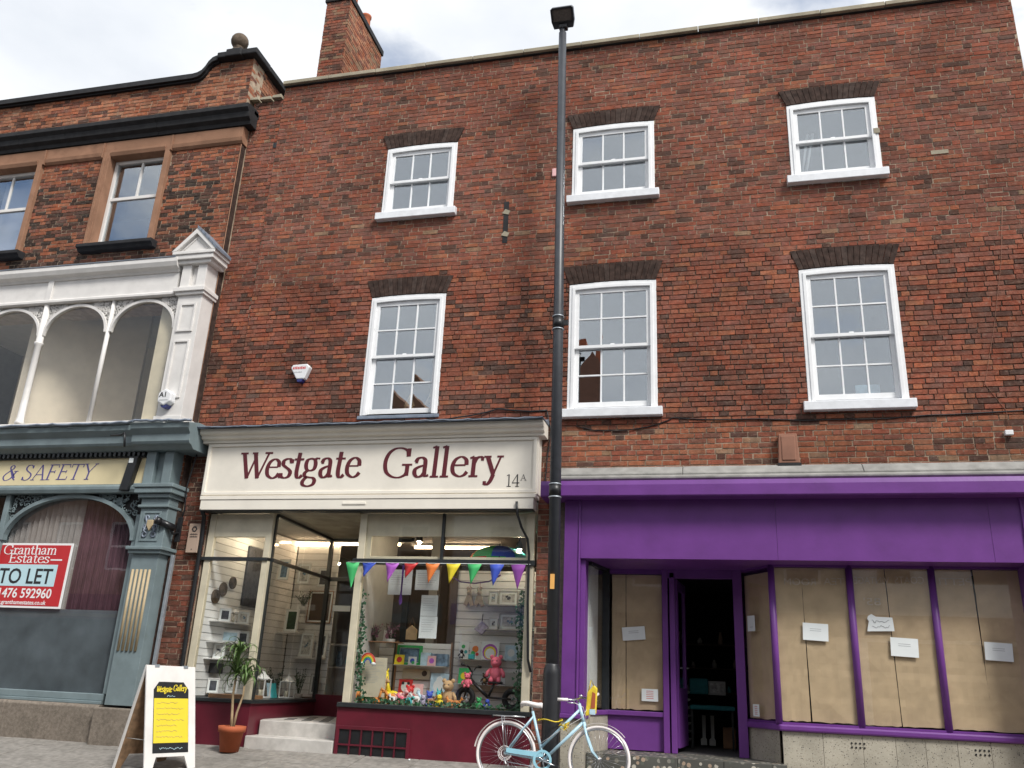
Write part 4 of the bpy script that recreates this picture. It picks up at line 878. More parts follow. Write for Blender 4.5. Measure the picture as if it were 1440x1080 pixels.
# mirrored lettering ghosted on the paper
for (txt, x, z, wd) in (('ROOM', .70, 2.20, .38), ('TEA', 1.16, 2.21, .24), ('VINTAGE', 1.51, 2.23, .40), ('COATS', 1.97, 2.24, .33), ("85'", 1.60, 1.98, .20), ('PETTI', 2.46, 2.23, .36)):
    o = sans(txt, 0, z, .12, .219, 'kraft_print', pur, name='window_lettering', width=wd)
    for v in o.data.vertices: v.co.x = -(v.co.x + .7) + wd + x - .7
    o.data.flip_normals()
def note(x0, x1, z0, z1, y, lab, rot=0.0, m='paper', lines=2, P=None, lm='print_grey', grp='white notes on the purple shop windows', lz=.66):
    t = thing('paper_note', ((x0+x1)/2, y, (z0+z1)/2), lab, 'notice', grp, world_coords=False, rot=(0, R(rot), P or 0)); w, h = x1-x0, z1-z0
    MB().box(-w/2, w/2, -.001, .001, -h/2, h/2).build('sheet', m, t)
    for i in range(lines): MB().box(-w*.22, w*.22, -.002, -.0012, h*(lz-.5)-i*.022, h*(lz-.5)-i*.022+.006).build('print', lm, t)
    return t
note(.88, 1.17, 1.55, 1.75, .2, 'white note across the join of the two sheets nearest the corner', 2.5)
note(1.85, 2.15, 1.40, 1.61, .2, 'white note taped just below the torn scribbled note', 2.5)
note(2.85, 3.14, 1.39, 1.59, .2, 'white note on the last pane at the right edge of picture', 2.5)
t = thing('paper_note', (1.76, .2, 1.76), 'torn white note with scribbled handwriting', 'notice', 'white notes on the purple shop windows', world_coords=False)
MB().prism([(-.15, -.085), (.15, -.075), (.14, .08), (-.04, .085), (-.09, .115), (-.13, .09), (-.14, .06), (-.125, .03), (-.14, -.03)], 'y', -.001, .001).build('sheet', 'paper', t)
q = random.Random(2)
for r in range(2): MB().tube([(-.09+i*.012, -.003, .03-r*.055+q.uniform(-.018, .018)) for i in range(17)], .003, 4).build('handwriting', 'print_grey', t)
note(-1.36, -1.06, 1.52, 1.69, .808, 'tilted white note on brown paper left of the open door', -5)
note(-1.11, -.90, .77, .92, .808, 'small white and red warning sticker low left of the open door', 0, 'paper', 5, lm='red', grp='warning stickers', lz=.8)
note(.21, .375, 1.66, 1.85, .55, 'white note on the canted pane right of the open door', 0, lines=1, P=R(-59), lz=.25)
note(.235, .37, .66, .80, .53, 'small white and red warning sticker on the canted pane', 0, 'paper', 5, P=R(-59), lm='red', grp='warning stickers', lz=.8)
# things in the dark shop: chair, table, boxes, picture, crockery
t = thing('upholstered_chair', (-.25, 2.2, .166), 'teal upholstered chair in the dark doorway', 'chair')
MB().box(-.57, -.30, 2.34, 2.40, .88, 1.10).build('backrest', 'teal_cloth', t, bevel=.02); MB().box(-.56, .06, 2.0, 2.38, .68, .74).build('seat', 'teal_cloth', t, bevel=.02)
for (xx, yy) in ((-.53, 2.03), (.02, 2.03), (-.53, 2.36), (.02, 2.36)): MB().box(xx-.013, xx+.013, yy-.013, yy+.013, .166, .68).build('leg', 'black_paint', t)
t = thing('framed_canvas', (-.18, 2.55, .85), 'pale framed picture leaning behind the teal chair', 'picture'); MB().box(-.31, -.06, 2.5, 2.53, .88, 1.07).build('frame', 'frame_grey', t); MB().box(-.28, -.09, 2.494, 2.499, .905, 1.045).build('print', 'print_art', t)
for (a, lb) in ((-.43, 'grey paper figure under the chair on the hinge side'), (-.31, 'grey paper figure under the chair on the far side')):
    solo(MB().prism([(a, .2), (a+.085, .2), (a+.085, .27), (a+.07, .3), (a+.075, .6), (a+.02, .6), (a+.025, .3), (a, .28)], 'y', 2.5, 2.53), 'paper_figure', 'frame_grey', lb, 'figure', 'grey paper figures under the chair')
solo(MB().box(-.12, .06, 2.5, 2.7, .17, .45), 'wooden_crate', 'wood', 'brown wooden crate under the teal chair seat', 'crate', bevel=.005)
for i in range(7):
    z = .25+i*.105
    solo(MB().lathe([(.03, z), (.055, z+.01), (.07, z+.04), (.066, z+.04), (.05, z+.015)], -.62, 2.35+.02*(i % 2), 12), 'stacked_bowl', 'frame_grey', ('lowest', 'second lowest', 'third lowest', 'middle', 'third highest', 'second highest', 'topmost')[i] + ' grey bowl of the stack just inside the open door', 'bowl', 'stack of bowls inside the door')
sh = thing('dark_shelf_unit', (-.1, 3.2, .166), 'dark shelf unit deep inside the unlit shop', 'shelf')
for z in (.9, 1.25, 1.6): MB().box(-.7, .35, 3.1, 3.4, z, z+.02).build('shelf', 'wood_dark', sh)
for xx in (-.7, .33): MB().box(xx, xx+.02, 3.1, 3.4, .166, 1.62).build('side_panel', 'wood_dark', sh)
q = random.Random(8)
for i in range(9):
    a = -.64+i*.105; h = q.uniform(.06, .2); z = (.92, 1.27, 1.62)[i % 3]
    solo(MB().lathe([(.02, z), (.035, z+.01), (.03+q.uniform(0, .012), z+h*.5), (.018, z+h*.85), (.022, z+h)], a, 3.2, 10), 'china_ornament', q.choice(['frame_grey', 'frame_grey', 'teal', 'box_beige']), 'small china ornament on the %s dark shelf, %s' % (('lowest', 'middle', 'top')[i % 3], ('nearest the door hinge', 'halfway along', 'at the far end')[i//3]), 'ornament', 'ornaments on the dark shelf')
# ================================================================== neighbouring house with the white arcade bay
lh = thing('corner_house', (-10.5, -.12, 0), 'ornate brick building with stone cornice, ball finial and white arcaded bay', 'building')
YL = -.12; LX0, LX1 = -14.0, -7.745
WIN = [(-10.46, -9.10), (-13.30, -11.75)]
lops = [(a, b, 7.62, 9.62) for a, b in WIN] + [(-14.1, -8.12, 4.36, 6.46), (-14.1, -8.0, -.5, 4.30)]
mb = MB()
for a, b, c, d in cells(LX0, LX1, -.3, 10.0, lops): mb.box(a, b, YL+.0078, .3, c, d)
mb.build('wall', 'mortar', lh)
brickwork(lh, lay(LX0, LX1, 7.0, 9.40, lops, .068, .222, .11) + lay(-8.12, LX1, -.12, 7.0, lops, .068, .222, .11), YL, zone_left)
# quoin flank
# parapet: level run, swept ramp, raised end block
PT = 10.92
prof = [(LX0, 10.05), (-7.80, 10.05), (-7.80, 11.20), (-8.45, 11.20)]
ramp = [(-8.45, 11.20), (-8.56, 11.18), (-8.64, 11.11), (-8.70, 10.99), (-8.78, 10.90), (-8.92, 10.86), (LX0, 10.86)]
MB().prism(prof + ramp, 'y', YL+.0078, .25).build('parapet', 'mortar', lh)
def under(x):
    if x > -8.45: return 11.20
    for (x1, z1), (x0, z0) in zip(ramp, ramp[1:]):
        if x0 <= x <= x1: return z0+(z1-z0)*(x-x0)/max(1e-6, x1-x0)
    return 10.86
rects = [r for r in lay(LX0, -7.80, 10.05, 11.20, [], .07, .225, .112) if r[3] <= under((r[0]+r[1])/2)+.02]
brickwork(lh, rects, YL, zone_left, n_single=120)
rr = [r for r in lay(-.12, 1.5, 10.35, 11.20, [], .07, .225, .112)]
bs = brickwork(lh, rr, 0, zone_left, n_single=0)
for v in bs.data.vertices:
    wx, wy = v.co.x - 10.5, v.co.y - .12
    v.co = (-7.80 - wy + 10.5, wx + .12, v.co.z)
MB().box(-8.2, -7.81, .25, 1.5, 10.0, 11.16).build('parapet_return', 'mortar', lh)
# black copings following the profile
def coping(pts, name='coping', th=.10, y0=-.22, y1=.30):
    lo = [(x, z) for x, z in pts]; hi = [(x, z+th) for x, z in pts]; m = MB()
    m._strip(lo, hi, 'y', y0, y1); m._strip([(x, z-.03) for x, z in pts], lo, 'y', y0+.05, y1-.05)
    return m.build(name, 'soot_stone', lh)
coping([(LX0, 10.86), (-11.8, 10.86)]); coping([(-11.795, 10.86), (-10.2, 10.86)]); coping([(-10.195, 10.86), (-8.94, 10.86)])
coping([(-8.935, 10.86), (-8.84, 10.875), (-8.76, 10.915), (-8.70, 10.99), (-8.65, 11.09), (-8.58, 11.165), (-8.47, 11.20)], th=.10)
MB().box(-8.47, -7.68, -.26, .25, 11.20, 11.32).build('coping', 'soot_stone', lh, bevel=.02); MB().box(-8.28, -7.97, -.29, .2, 11.18, 11.34).build('coping', 'soot_stone', lh, bevel=.02)
MB().prism([(.25, 11.20), (1.6, 11.20), (1.6, 11.31), (.25, 11.31)], 'x', -8.2, -7.68).build('coping', 'soot_stone', lh, bevel=.015)
MB().box(-8.31, -7.95, YL-.05, YL+.02, 10.05, 11.15).build('parapet_pier', 'sandstone', lh) if False else None
fin = MB(); fin.lathe([(.13, 11.34), (.12, 11.37), (.075, 11.39), (.07, 11.43), (.09, 11.45)], -8.13, -.15, 16); fin.ball((-8.13, -.15, 11.585), .155, 20); fin.build('ball_finial', 'ball_stone', lh)
# main cornice, frieze, mouldings
crn = [(.0, 9.74), (YL-.06, 9.74), (YL-.08, 9.80), (YL-.15, 9.84), (YL-.17, 9.93), (YL-.23, 9.98), (YL-.23, 10.06), (YL+.02, 10.10), (.0, 10.10)]
for a, b in ((LX0, -12.3), (-12.297, -11.3), (-11.297, -9.4), (-9.397, -7.60)): MB().prism(crn, 'x', a, b).build('cornice', 'soot_stone', lh, bevel=.006)
MB().prism([(-7.745, 9.76), (-7.60, 9.99), (-7.60, 10.06), (-7.745, 10.09)], 'y', YL, .12).build('cornice_return', 'soot_stone', lh)
fz = MB(); fz.box(LX0, -7.80, YL-.05, .0, 9.507, 9.718); fz.box(-7.805, -7.735, YL-.045, .0, 9.50, 9.717); fz.build('frieze', 'sandstone', lh, bevel=.004)
for a, b in ((LX0, -13.31), (-11.74, -10.47), (-9.09, -7.72)): MB().prism([(.0, 9.40), (YL-.02, 9.40), (YL-.055, 9.44), (YL-.07, 9.505), (.0, 9.505)], 'x', a, b).build('string_moulding', 'sandstone', lh, bevel=.003)
for xx in (-11.72, -10.48, -9.09): MB().box(xx-.012, xx+.012, YL-.075, YL, 9.4, 9.7).build('frieze_strip', 'sandstone', lh)
MB().box(-7.768, -7.74, YL-.008, .0, -.1, 9.40).build('corner_strip', 'voussoir', lh, bevel=.01)
MB().tube([(-7.74, YL-.02, 9.38), (-7.742, YL-.02, 6), (-7.745, YL-.02, 4.4)], .006, 6).build('corner_bead', 'sandstone', lh)
# stone dressed sash windows
def stone_window(x0, x1):
    sb = MB(); sb.box(x0, x0+.15, YL-.065, .12, 7.66, 9.505); sb.box(x1-.10, x1, YL-.065, .12, 7.66, 9.505); sb.prism([(YL-.085, 9.47), (YL-.06, 9.405), (YL+.02, 9.39), (.12, 9.39), (.12, 9.505), (YL-.085, 9.505)], 'x', x0+.15, x1-.10)
    sb.box(x0+.04, x0+.06, YL-.075, YL-.064, 7.67, 9.45); sb.box(x0+.10, x0+.115, YL-.075, YL-.064, 7.67, 9.45)
    w = sb.build('window', 'sandstone', lh, bevel=.008)
    MB().prism([(.12, 7.50), (YL-.10, 7.50), (YL-.13, 7.54), (YL-.17, 7.56), (YL-.17, 7.62), (.12, 7.665)], 'x', x0-.03, x1+.07).build('sill', 'soot_stone', w, bevel=.006)
    a, b, c, d = x0+.15, x1-.10, 7.70, 9.39; mid = 8.62
    f = MB(); f.ring([(a, c-.03), (b, c-.03), (b, d), (a, d)], [(a+.055, c+.02), (b-.055, c+.02), (b-.055, d-.06), (a+.055, d-.06)], 'y', -.02, .08); f.build('frame', 'white_old', w, bevel=.004)
    s = MB(); s.box(a+.05, b-.05, -.01, .05, mid-.03, mid+.03); s.box((a+b)/2-.022, (a+b)/2+.022, .0, .04, mid+.03, d-.06); s.build('sash', 'white_old', w, bevel=.004)
    for (p, q, r, t) in ((a+.05, (a+b)/2-.02, mid+.025, d-.055), ((a+b)/2+.02, b-.05, mid+.025, d-.055), (a+.05, b-.05, c+.015, mid-.025)): MB().box(p, q, .015, .02, r, t).build('pane', 'pane_upper', w)
    return w
for a, b in WIN: stone_window(a, b)
MB().box(-12.9, -12.25, .25, .30, 7.72, 9.38).build('net_curtain', 'net_cloth', lh)
sh = MB(); sh.box(LX0, LX1, .32, 4.4, 9.75, 9.9); sh.box(LX0, LX1, 4.4, 4.6, 0, 9.9); sh.box(LX0, LX1, .32, 4.4, 7.1, 7.2); sh.box(LX1-.08, LX1-.02, .32, 4.4, 0, 9.9); sh.box(LX0-.1, LX0, .32, 4.4, 0, 9.9); sh.box(LX0, LX1, .32, 4.4, 4.2, 4.3)
sh.build('shell', 'room_dim', lh)
MB().box(-14, -7.85, 2.4, 2.5, 7.2, 9.75).build('room_wall', 'room_dark', lh)

# ---------------- white timber bay on the first floor
bay = thing('arcaded_bay', (-10, -.4, 4.36), 'white timber first floor bay with three arched panes and pedimented pilaster', 'bay window')
YB = -.40; bx = [-13.2, -11.94, -10.665, -9.395, -8.155]   # column axes
MB().prism([(.0, 6.86), (YB-.02, 6.86), (YB-.04, 6.90), (YB-.10, 6.93), (YB-.13, 7.0), (YB-.13, 7.07), (.0, 7.13)], 'x', -13.9, -8.26).build('cornice', 'white_old', bay, bevel=.004)
MB().prism([(YB-.14, 7.072), (YB-.14, 7.085), (YL, 7.20), (YL, 7.13)], 'x', -13.9, -8.30).build('lead_roof', 'lead', bay)
MB().box(-13.9, -8.27, YB, -.05, 6.50, 6.86).build('fascia', 'white_old', bay); MB().prism([(YB, 6.44), (YB-.05, 6.46), (YB-.05, 6.50), (YB-.02, 6.525), (YB, 6.53)], 'x', -13.9, -8.27).build('fascia_moulding', 'white_old', bay, bevel=.003)
for xx in (-10.66,): MB().box(xx-.05, xx+.05, YB-.03, YB, 6.46, 6.86).build('fascia_strip', 'white_old', bay, bevel=.004)
MB().prism([(YB-.11, 4.33), (YB-.11, 4.36), (YB-.03, 4.39), (-.05, 4.40), (-.05, 4.33)], 'x', -13.9, -8.0).build('sill', 'white_old', bay, bevel=.006)
def col(x, r, nm, caps):
    p = [(r*1.35, 4.40), (r*1.35, 4.44), (r*1.1, 4.46), (r*1.1, 4.49), (r, 4.50)] if caps else [(r, 4.40)]
    p += [(r*.9, 5.72), (r*1.3, 5.75), (r*1.3, 5.78), (r, 5.80)] if caps else []
    p += [(r*.95, 6.44)]
    MB().lathe(p, x, YB+.03, 14).build(nm, 'white_old', bay)
col(bx[2], .055, 'column', True); col(bx[3], .036, 'mullion', False); col(bx[1], .036, 'mullion', False); col(bx[0], .055, 'column', True)
for i in range(4):
    x0, x1 = bx[i]+.03, bx[i+1]-.03; cx, rx = (x0+x1)/2, (x1-x0)/2; zs, zt = 5.90, 6.40
    o_ = arc(cx, zs, rx+.005, zt-zs+.02, 180, 0, 22); n_ = arc(cx, zs, rx-.035, zt-zs-.025, 180, 0, 22)
    m = MB(); m._strip(o_, n_, 'y', YB+.0, YB+.06); m.build('arch', 'white_old', bay)
    MB().prism([(x0-.02, 4.395)] + arc(cx, zs, rx-.01, zt-zs-.005, 180, 0, 22) + [(x1+.02, 4.395)], 'y', YB+.035, YB+.041).build('pane', 'pane_bay', bay)
    # pierced spandrels: small scroll rings
    q = random.Random(40+i)
    for side in (-1, 1):
        sp = MB()
        for k in range(60):
            u = q.uniform(.02, .50)*rx; xx = (x0+.02+u) if side < 0 else (x1-.02-u)
            t = (xx-cx)/rx; ztop = zs+(zt-zs)*math.sqrt(max(0, 1-t*t)); zz = q.uniform(ztop+.02, 6.45)
            if ztop+.025 < 6.44: sp.torus((xx, YB+.03, zz), q.uniform(.014, .030), .0065, 'y', 10, 4)
        sp.build('spandrel', 'white_old', bay)
    for side in (-1, 1):
        bk = MB(); pts = arc(cx, zs, rx, zt-zs, 180 if side < 0 else 0, 90, 10)
        for p, r_ in zip(pts, pts[1:]): bk.prism([p, r_, (r_[0], 6.45), (p[0], 6.45)], 'y', YB+.042, YB+.05)
        bk.build('spandrel_back', 'frame_grey', bay)
# pilaster with pediment
ps = MB(); ps.box(-8.18, -7.755, YB-.03, -.10, 4.40, 6.42); pil = ps.build('pilaster', 'white_old', bay, bevel=.004)
for (z0, z1) in ((4.72, 5.66), (5.80, 6.28)):
    MB().ring([(-8.11, z0), (-7.825, z0), (-7.825, z1), (-8.11, z1)], [(-8.075, z0+.035), (-7.86, z0+.035), (-7.86, z1-.035), (-8.075, z1-.035)], 'y', YB-.052, YB-.029).build('panel_moulding', 'white_old', pil, bevel=.004)
MB().box(-8.20, -7.735, YB-.06, -.10, 4.36, 4.44).build('base', 'white_old', pil, bevel=.008)
cp = MB(); cp.box(-8.22, -7.72, YB-.07, -.1, 6.42, 6.47); cp.box(-8.25, -7.70, YB-.10, -.1, 6.47, 6.54); cp.box(-8.20, -7.74, YB-.05, -.1, 6.54, 6.58); cp.build('capital', 'white_old', pil, bevel=.008)
nk = MB(); nk.box(-8.20, -8.04, YB-.03, -.1, 6.58, 6.96); nk.box(-7.92, -7.76, YB-.03, -.1, 6.58, 6.96); nk.box(-8.04, -7.92, YB+.03, -.1, 6.58, 6.96); nk.build('neck', 'white_old', pil, bevel=.004)
pc = MB(); pc.box(-8.28, -7.68, YB-.08, -.1, 6.96, 7.02); pc.box(-8.33, -7.63, YB-.12, -.1, 7.02, 7.10); pc.box(-8.36, -7.60, YB-.14, -.1, 7.10, 7.155); pc.build('block', 'white_old', pil, bevel=.008)
pe = MB(); pe.prism([(-8.34, 7.156), (-7.62, 7.156), (-7.98, 7.50)], 'y', YB-.09, -.1); pe.build('pediment', 'white_old', pil)
pm = MB(); pm.prism([(-8.38, 7.157), (-8.30, 7.157), (-7.98, 7.46), (-7.98, 7.56)], 'y', YB-.14, -.1); pm.prism([(-7.66, 7.157), (-7.58, 7.157), (-7.98, 7.56), (-7.98, 7.46)], 'y', YB-.139, -.1); pm.prism([(-8.2, 7.20), (-8.17, 7.20), (-7.98, 7.39), (-7.98, 7.42)], 'y', YB-.1, YB-.085); pm.prism([(-7.79, 7.20), (-7.76, 7.20), (-7.98, 7.42), (-7.98, 7.39)], 'y', YB-.101, YB-.085)
pm.build('pediment_moulding', 'white_old', pil, bevel=.004)
for i in range(5):
    t = i/5; MB().prism([(-7.98+.40*t, 7.585-.40*t+.02), (-7.98+.40*(t+.22), 7.585-.40*(t+.22)+.02), (-7.98+.40*(t+.22), 7.56-.40*(t+.22)), (-7.98+.40*t, 7.56-.40*t)], 'y', YB-.15+.05*0, YL).build('lead_step', 'lead', pil)
# bay room
MB().box(-13.9, -7.95, 2.55, 2.6, 4.3, 7.1).build('room_wall', 'room_beige', lh); MB().prism([(-11.25, .0), (-11.15, .0), (-9.75, 1.0), (-9.78, 1.1)], 'z', 4.33, 6.87).build('room_wall', 'room_beige', lh)
rm = MB(); rm.box(-14, -7.85, -.35, 2.6, 4.31, 4.33); rm.build('floor', 'room_beige', lh); MB().box(-14, -7.85, -.36, 2.6, 6.87, 6.9).build('ceiling', 'room_white', lh)
dp = MB(); dp.box(-9.9, -9.0, 2.50, 2.549, 4.33, 6.1); dp.build('room_door', 'wood_dark', lh); MB().box(-8.55, -8.30, -.28, -.05, 4.40, 6.45).build('shutter', 'cream', bay, bevel=.006)
MB().box(-8.2, -8.13, -.38, 2.55, 4.33, 6.87).build('room_wall', 'room_dim', lh)

# ---------------- grey-green shopfront below
gs = thing('grey_shopfront', (-9.6, -.3, 0), 'weathered grey green Victorian shopfront with cream fascia and carved pilaster', 'shopfront')
cor = [(.0, 3.92), (-.36, 3.92), (-.42, 3.97), (-.47, 3.985), (-.49, 4.02), (-.49, 4.12), (-.56, 4.20), (-.57, 4.27), (-.30, 4.335), (.0, 4.34)]
MB().prism(cor, 'x', -13.9, -8.42).build('cornice', 'greygreen', gs, bevel=.003)
MB().prism([(y-.07 if y < -.2 else y, z) for y, z in cor], 'x', -8.42, -7.45).build('cornice_block', 'greygreen', gs, bevel=.004)
q = random.Random(11); m = MB(); m.tube([(-13.9+6.5*i/70, -.60+q.uniform(-.012, .012)-(.06 if i > 58 else 0), 4.30+q.uniform(-.012, .012)) for i in range(71)], .02, 6); m.build('lead_edge', 'lead', gs)
for i in range(44):
    xx = -11.9+i*.083
    if xx < -8.3: MB().box(xx, xx+.04, -.375, -.30, 3.855, 3.918).build('dentil', 'dark_frame', gs)
MB().box(-13.9, -8.30, -.33, -.25, 3.84, 3.92).build('dentil_band', 'dark_frame', gs)
fp = MB().box(-13.9, -8.27, -.30, -.2, 3.445, 3.84).build('fascia', 'sign_yellow', gs)
w = Writer(.075, .026); w.text('&', -10.82, 3.525, .335, -.3015, shear=.22, width=.27); w.text('SAFETY', -10.46, 3.525, .335, -.3015, shear=.22, width=1.30); w.build('lettering', 'letter_violet', fp)
MB().prism([(-.2, 3.31), (-.33, 3.31), (-.35, 3.36), (-.35, 3.40), (-.30, 3.443), (-.2, 3.443)], 'x', -13.9, -8.33).build('head_moulding', 'greygreen', gs, bevel=.004)
MB().prism([(-8.60, 3.33), (-8.45, 3.33), (-8.37, 3.84), (-8.52, 3.84)], 'y', -.40, -.302).build('awning_arm_box', 'black_paint', gs, bevel=.01)
MB().box(-8.51, -8.44, -.41, -.40, 3.74, 3.81).build('paper_patch', 'paper', gs)
MB().tube([(-8.75, -.60, 4.11), (-8.55, -.62, 4.11), (-8.50, -.63, 4.14), (-8.48, -.62, 4.02), (-8.48, -.60, 3.93)], .016, 6).build('awning_hook', 'black_paint', gs)
# arched window: frame, spandrels, pane, film
AX0, AX1, AS, AT = -10.62, -8.30, 2.62, 3.30; acx, arx = (AX0+AX1)/2, (AX1-AX0)/2
m = MB(); m._strip(arc(acx, AS, arx+.01, AT-AS+.01, 180, 0, 26), arc(acx, AS, arx-.05, AT-AS-.045, 180, 0, 26), 'y', -.27, -.18); m.build('arch', 'greygreen', gs)
for (a, b, c, d, e, f) in ((AX0-.07, AX0+.02, -.26, -.12, .53, 3.31), (AX1-.03, AX1+.04, -.25, -.12, .53, 3.0), (AX0, AX1, -.26, -.1, .44, .53), (AX0-.1, AX1, -.29, -.1, .395, .44), (-13.9, AX0-.071, -.255, -.1, .40, .53)): MB().box(a, b, c, d, e, f).build('window_frame', 'greygreen', gs, bevel=.008)
for side in (-1, 1):
    sp = MB(); bk = MB(); pts = arc(acx, AS, arx, AT-AS, 180 if side < 0 else 0, 90, 12)
    for p, r_ in zip(pts, pts[1:]): bk.prism([p, r_, (r_[0], 3.32), (p[0], 3.32)], 'y', -.185, -.175)
    q = random.Random(60+side)
    for k in range(46):
        u = q.uniform(.0, .62)*arx; xx = (AX0+.03+u) if side < 0 else (AX1-.03-u); t = (xx-acx)/arx; zt = AS+(AT-AS)*math.sqrt(max(0, 1-t*t))
        if zt+.04 > 3.30: continue
        zz = q.uniform(zt+.03, 3.30); a0 = q.uniform(0, 6.28); r_ = q.uniform(.025, .055)
        sp.tube([(xx+r_*(1-j/9)*math.cos(a0+j*.7), -.225, min(3.31, zz+r_*(1-j/9)*math.sin(a0+j*.7))) for j in range(8)], .010, 5)
    sp.build('spandrel', 'greygreen', gs); bk.build('spandrel_back', 'room_dark', gs)
MB().prism([(AX0, .53)] + arc(acx, AS, arx-.02, AT-AS-.02, 180, 0, 24) + [(AX1, .53)], 'y', -.172, -.165).build('pane', 'pane_left', gs)
MB().box(-13.9, AX0-.07, -.172, -.165, .53, 3.3).build('pane', 'pane_dark', gs)
MB().box(AX0+.02, AX1-.03, -.160, -.157, .53, 1.64).build('frosted_film', 'film', gs)
# pilaster
pp = MB(); pp.prism([(-8.20, .40), (-7.77, .40), (-7.77, 2.42), (-8.20, 2.42)], 'y', -.34, -.05); gp = pp.build('pilaster', 'greygreen', gs, bevel=.005)
for i in range(5):
    xx = -8.14+i*.068; MB().tube([(xx, -.343, 1.10), (xx, -.343, 2.20)], .019, 8).build('flute', 'gold_flute', gp)
def blk(x0, x1, yf, z0, z1, nm, bv=.01): MB().box(x0, x1, yf, -.05, z0, z1).build(nm, 'greygreen', gp, bevel=bv)
blk(-8.25, -7.72, -.39, 2.42, 2.47, 'band'); blk(-8.28, -7.69, -.42, 2.47, 2.52, 'band'); blk(-8.20, -7.75, -.34, 2.52, 3.08, 'block')
MB().ring([(-8.14, 2.60), (-7.84, 2.60), (-7.84, 3.03), (-8.14, 3.03)], [(-8.11, 2.63), (-7.87, 2.63), (-7.87, 3.0), (-8.11, 3.0)], 'y', -.352, -.338).build('panel_moulding', 'greygreen', gp)
sh = MB(); sh.prism([(-8.04, 2.90), (-7.94, 2.90), (-7.94, 2.82), (-7.99, 2.74), (-8.04, 2.82)], 'y', -.375, -.34); sh.build('shield', 'gold_flute', gp, bevel=.01)
sc_ = MB()
for sx in (-1, 1):
    for (zz, r_) in ((2.93, .04), (2.80, .045), (2.69, .04)): sc_.torus((-7.99+sx*.075, -.345, zz), r_*.8, .014, 'y', 14, 6)
    sc_.tube([(-7.99+sx*.03, -.35, 2.70), (-7.99+sx*.09, -.36, 2.75), (-7.99+sx*.06, -.35, 2.86), (-7.99+sx*.09, -.36, 2.96)], .014, 6)
sc_.build('scrollwork', 'lead', gp)
blk(-8.24, -7.73, -.38, 3.08, 3.12, 'band'); blk(-8.21, -7.75, -.35, 3.12, 3.22, 'neck'); blk(-8.25, -7.72, -.40, 3.22, 3.28, 'capital'); blk(-8.30, -7.68, -.44, 3.28, 3.36, 'capital'); blk(-8.32, -7.66, -.46, 3.36, 3.42, 'capital')
nk = MB(); nk.box(-8.26, -8.10, -.36, -.05, 3.42, 3.92); nk.box(-7.95, -7.80, -.36, -.05, 3.42, 3.92); nk.box(-8.10, -7.95, -.28, -.05, 3.42, 3.92); nk.build('bracket', 'greygreen', gp, bevel=.01)
# stone plinth
for (a, b) in ((-13.9, -9.80), (-9.795, -8.30)): MB().prism([(-.05, -.3), (-.33, -.3), (-.33, .36), (-.30, .395), (-.05, .395)], 'x', a, b).build('plinth_stone', 'plinth_stone', gs, bevel=.01)
MB().box(-8.295, -7.70, -.42, -.05, -.3, .37).build('plinth_block', 'plinth_stone', gs, bevel=.02)
MB().box(-7.70, -7.60, -.20, -.11, -.1, 2.4).build('pipe_casing', 'maroon', gs) if False else None
solo(MB().box(-7.69, -7.645, -.18, -.13, -.05, 2.43), 'cable_trunking', 'galv', 'thin galvanised cable trunking beside the grey green pilaster', 'trunking', bevel=.004)
# room, blinds, curtain
rm = MB(); rm.box(-13.9, -8.05, 2.5, 2.55, 0, 4.2); rm.box(-13.9, -8.05, .1, 2.5, 3.9, 4.0); rm.box(-13.9, -8.05, -.05, 2.5, .3, .38); rm.build('back_wall', 'room_dim', gs)
vb = thing('vertical_blind', (-9.9, -.08, .4), 'grey vertical slat blind inside the arched shop window', 'blind')
me = None; i = 0; x = -10.75
while x < -9.32:
    if me is None:
        o = MB().box(-9.948, -9.852, -.082, -.078, .4, 3.3).build('slat', 'blind_grey', vb); me = o.data
    else: o = bpy.data.objects.new('slat', me); C.objects.link(o); o.parent = vb
    o.location = (x+9.9, 0, 0); o.rotation_euler = (0, 0, R(36+rnd.uniform(-9, 9))); x += .096
cv = MB(); n = 60; pts = [(-9.36+1.15*i/n, -.07+.014*math.sin(i*.85)+.008*math.sin(i*2.3)) for i in range(n+1)]
for a, b in zip(pts, pts[1:]): cv.add([(a[0], a[1], .42), (b[0], b[1], .42), (b[0], b[1], 3.35), (a[0], a[1], 3.35)], [(0, 1, 2, 3)], True)
o = solo(cv, 'maroon_curtain', 'curtain_maroon', 'dark maroon pleated curtain inside the arched shop window', 'curtain'); o.modifiers.new('t', 'SOLIDIFY').thickness = .003
# estate agent's board in the window
tl = thing('to_let_board', (-10.0, -.19, 1.64), 'red and white TO LET board in the arched window', 'sign')
MB().box(-10.66, -9.345, -.20, -.185, 1.64, 2.58).build('board', 'letter_white', tl); MB().box(-10.63, -9.375, -.2025, -.20, 1.67, 2.55).build('red_field', 'red_board', tl)
MB().box(-10.60, -9.53, -.205, -.2025, 1.95, 2.265).build('pale_panel', 'board_blue', tl)
w = Writer(.10, .04); w.text('Grantham', -10.55, 2.415, .19, -.2035, width=.95); w.text('Estates', -10.42, 2.29, .19, -.2035, width=.72); w.build('lettering', 'letter_white', tl)
MB().box(-9.68, -9.48, -.2045, -.2032, 2.325, 2.345).build('rule', 'letter_white', tl)
sans('TO LET', -10.53, 1.99, .31, -.2055, 'letter_black', tl, width=.94, bold=.004)
sans('01476 592960', -10.58, 1.785, .19, -.2032, 'letter_white', tl, width=1.04, bold=.003); sans('www.granthamestates.co.uk', -10.58, 1.69, .085, -.2032, 'letter_white', tl, width=.98, bold=.001)
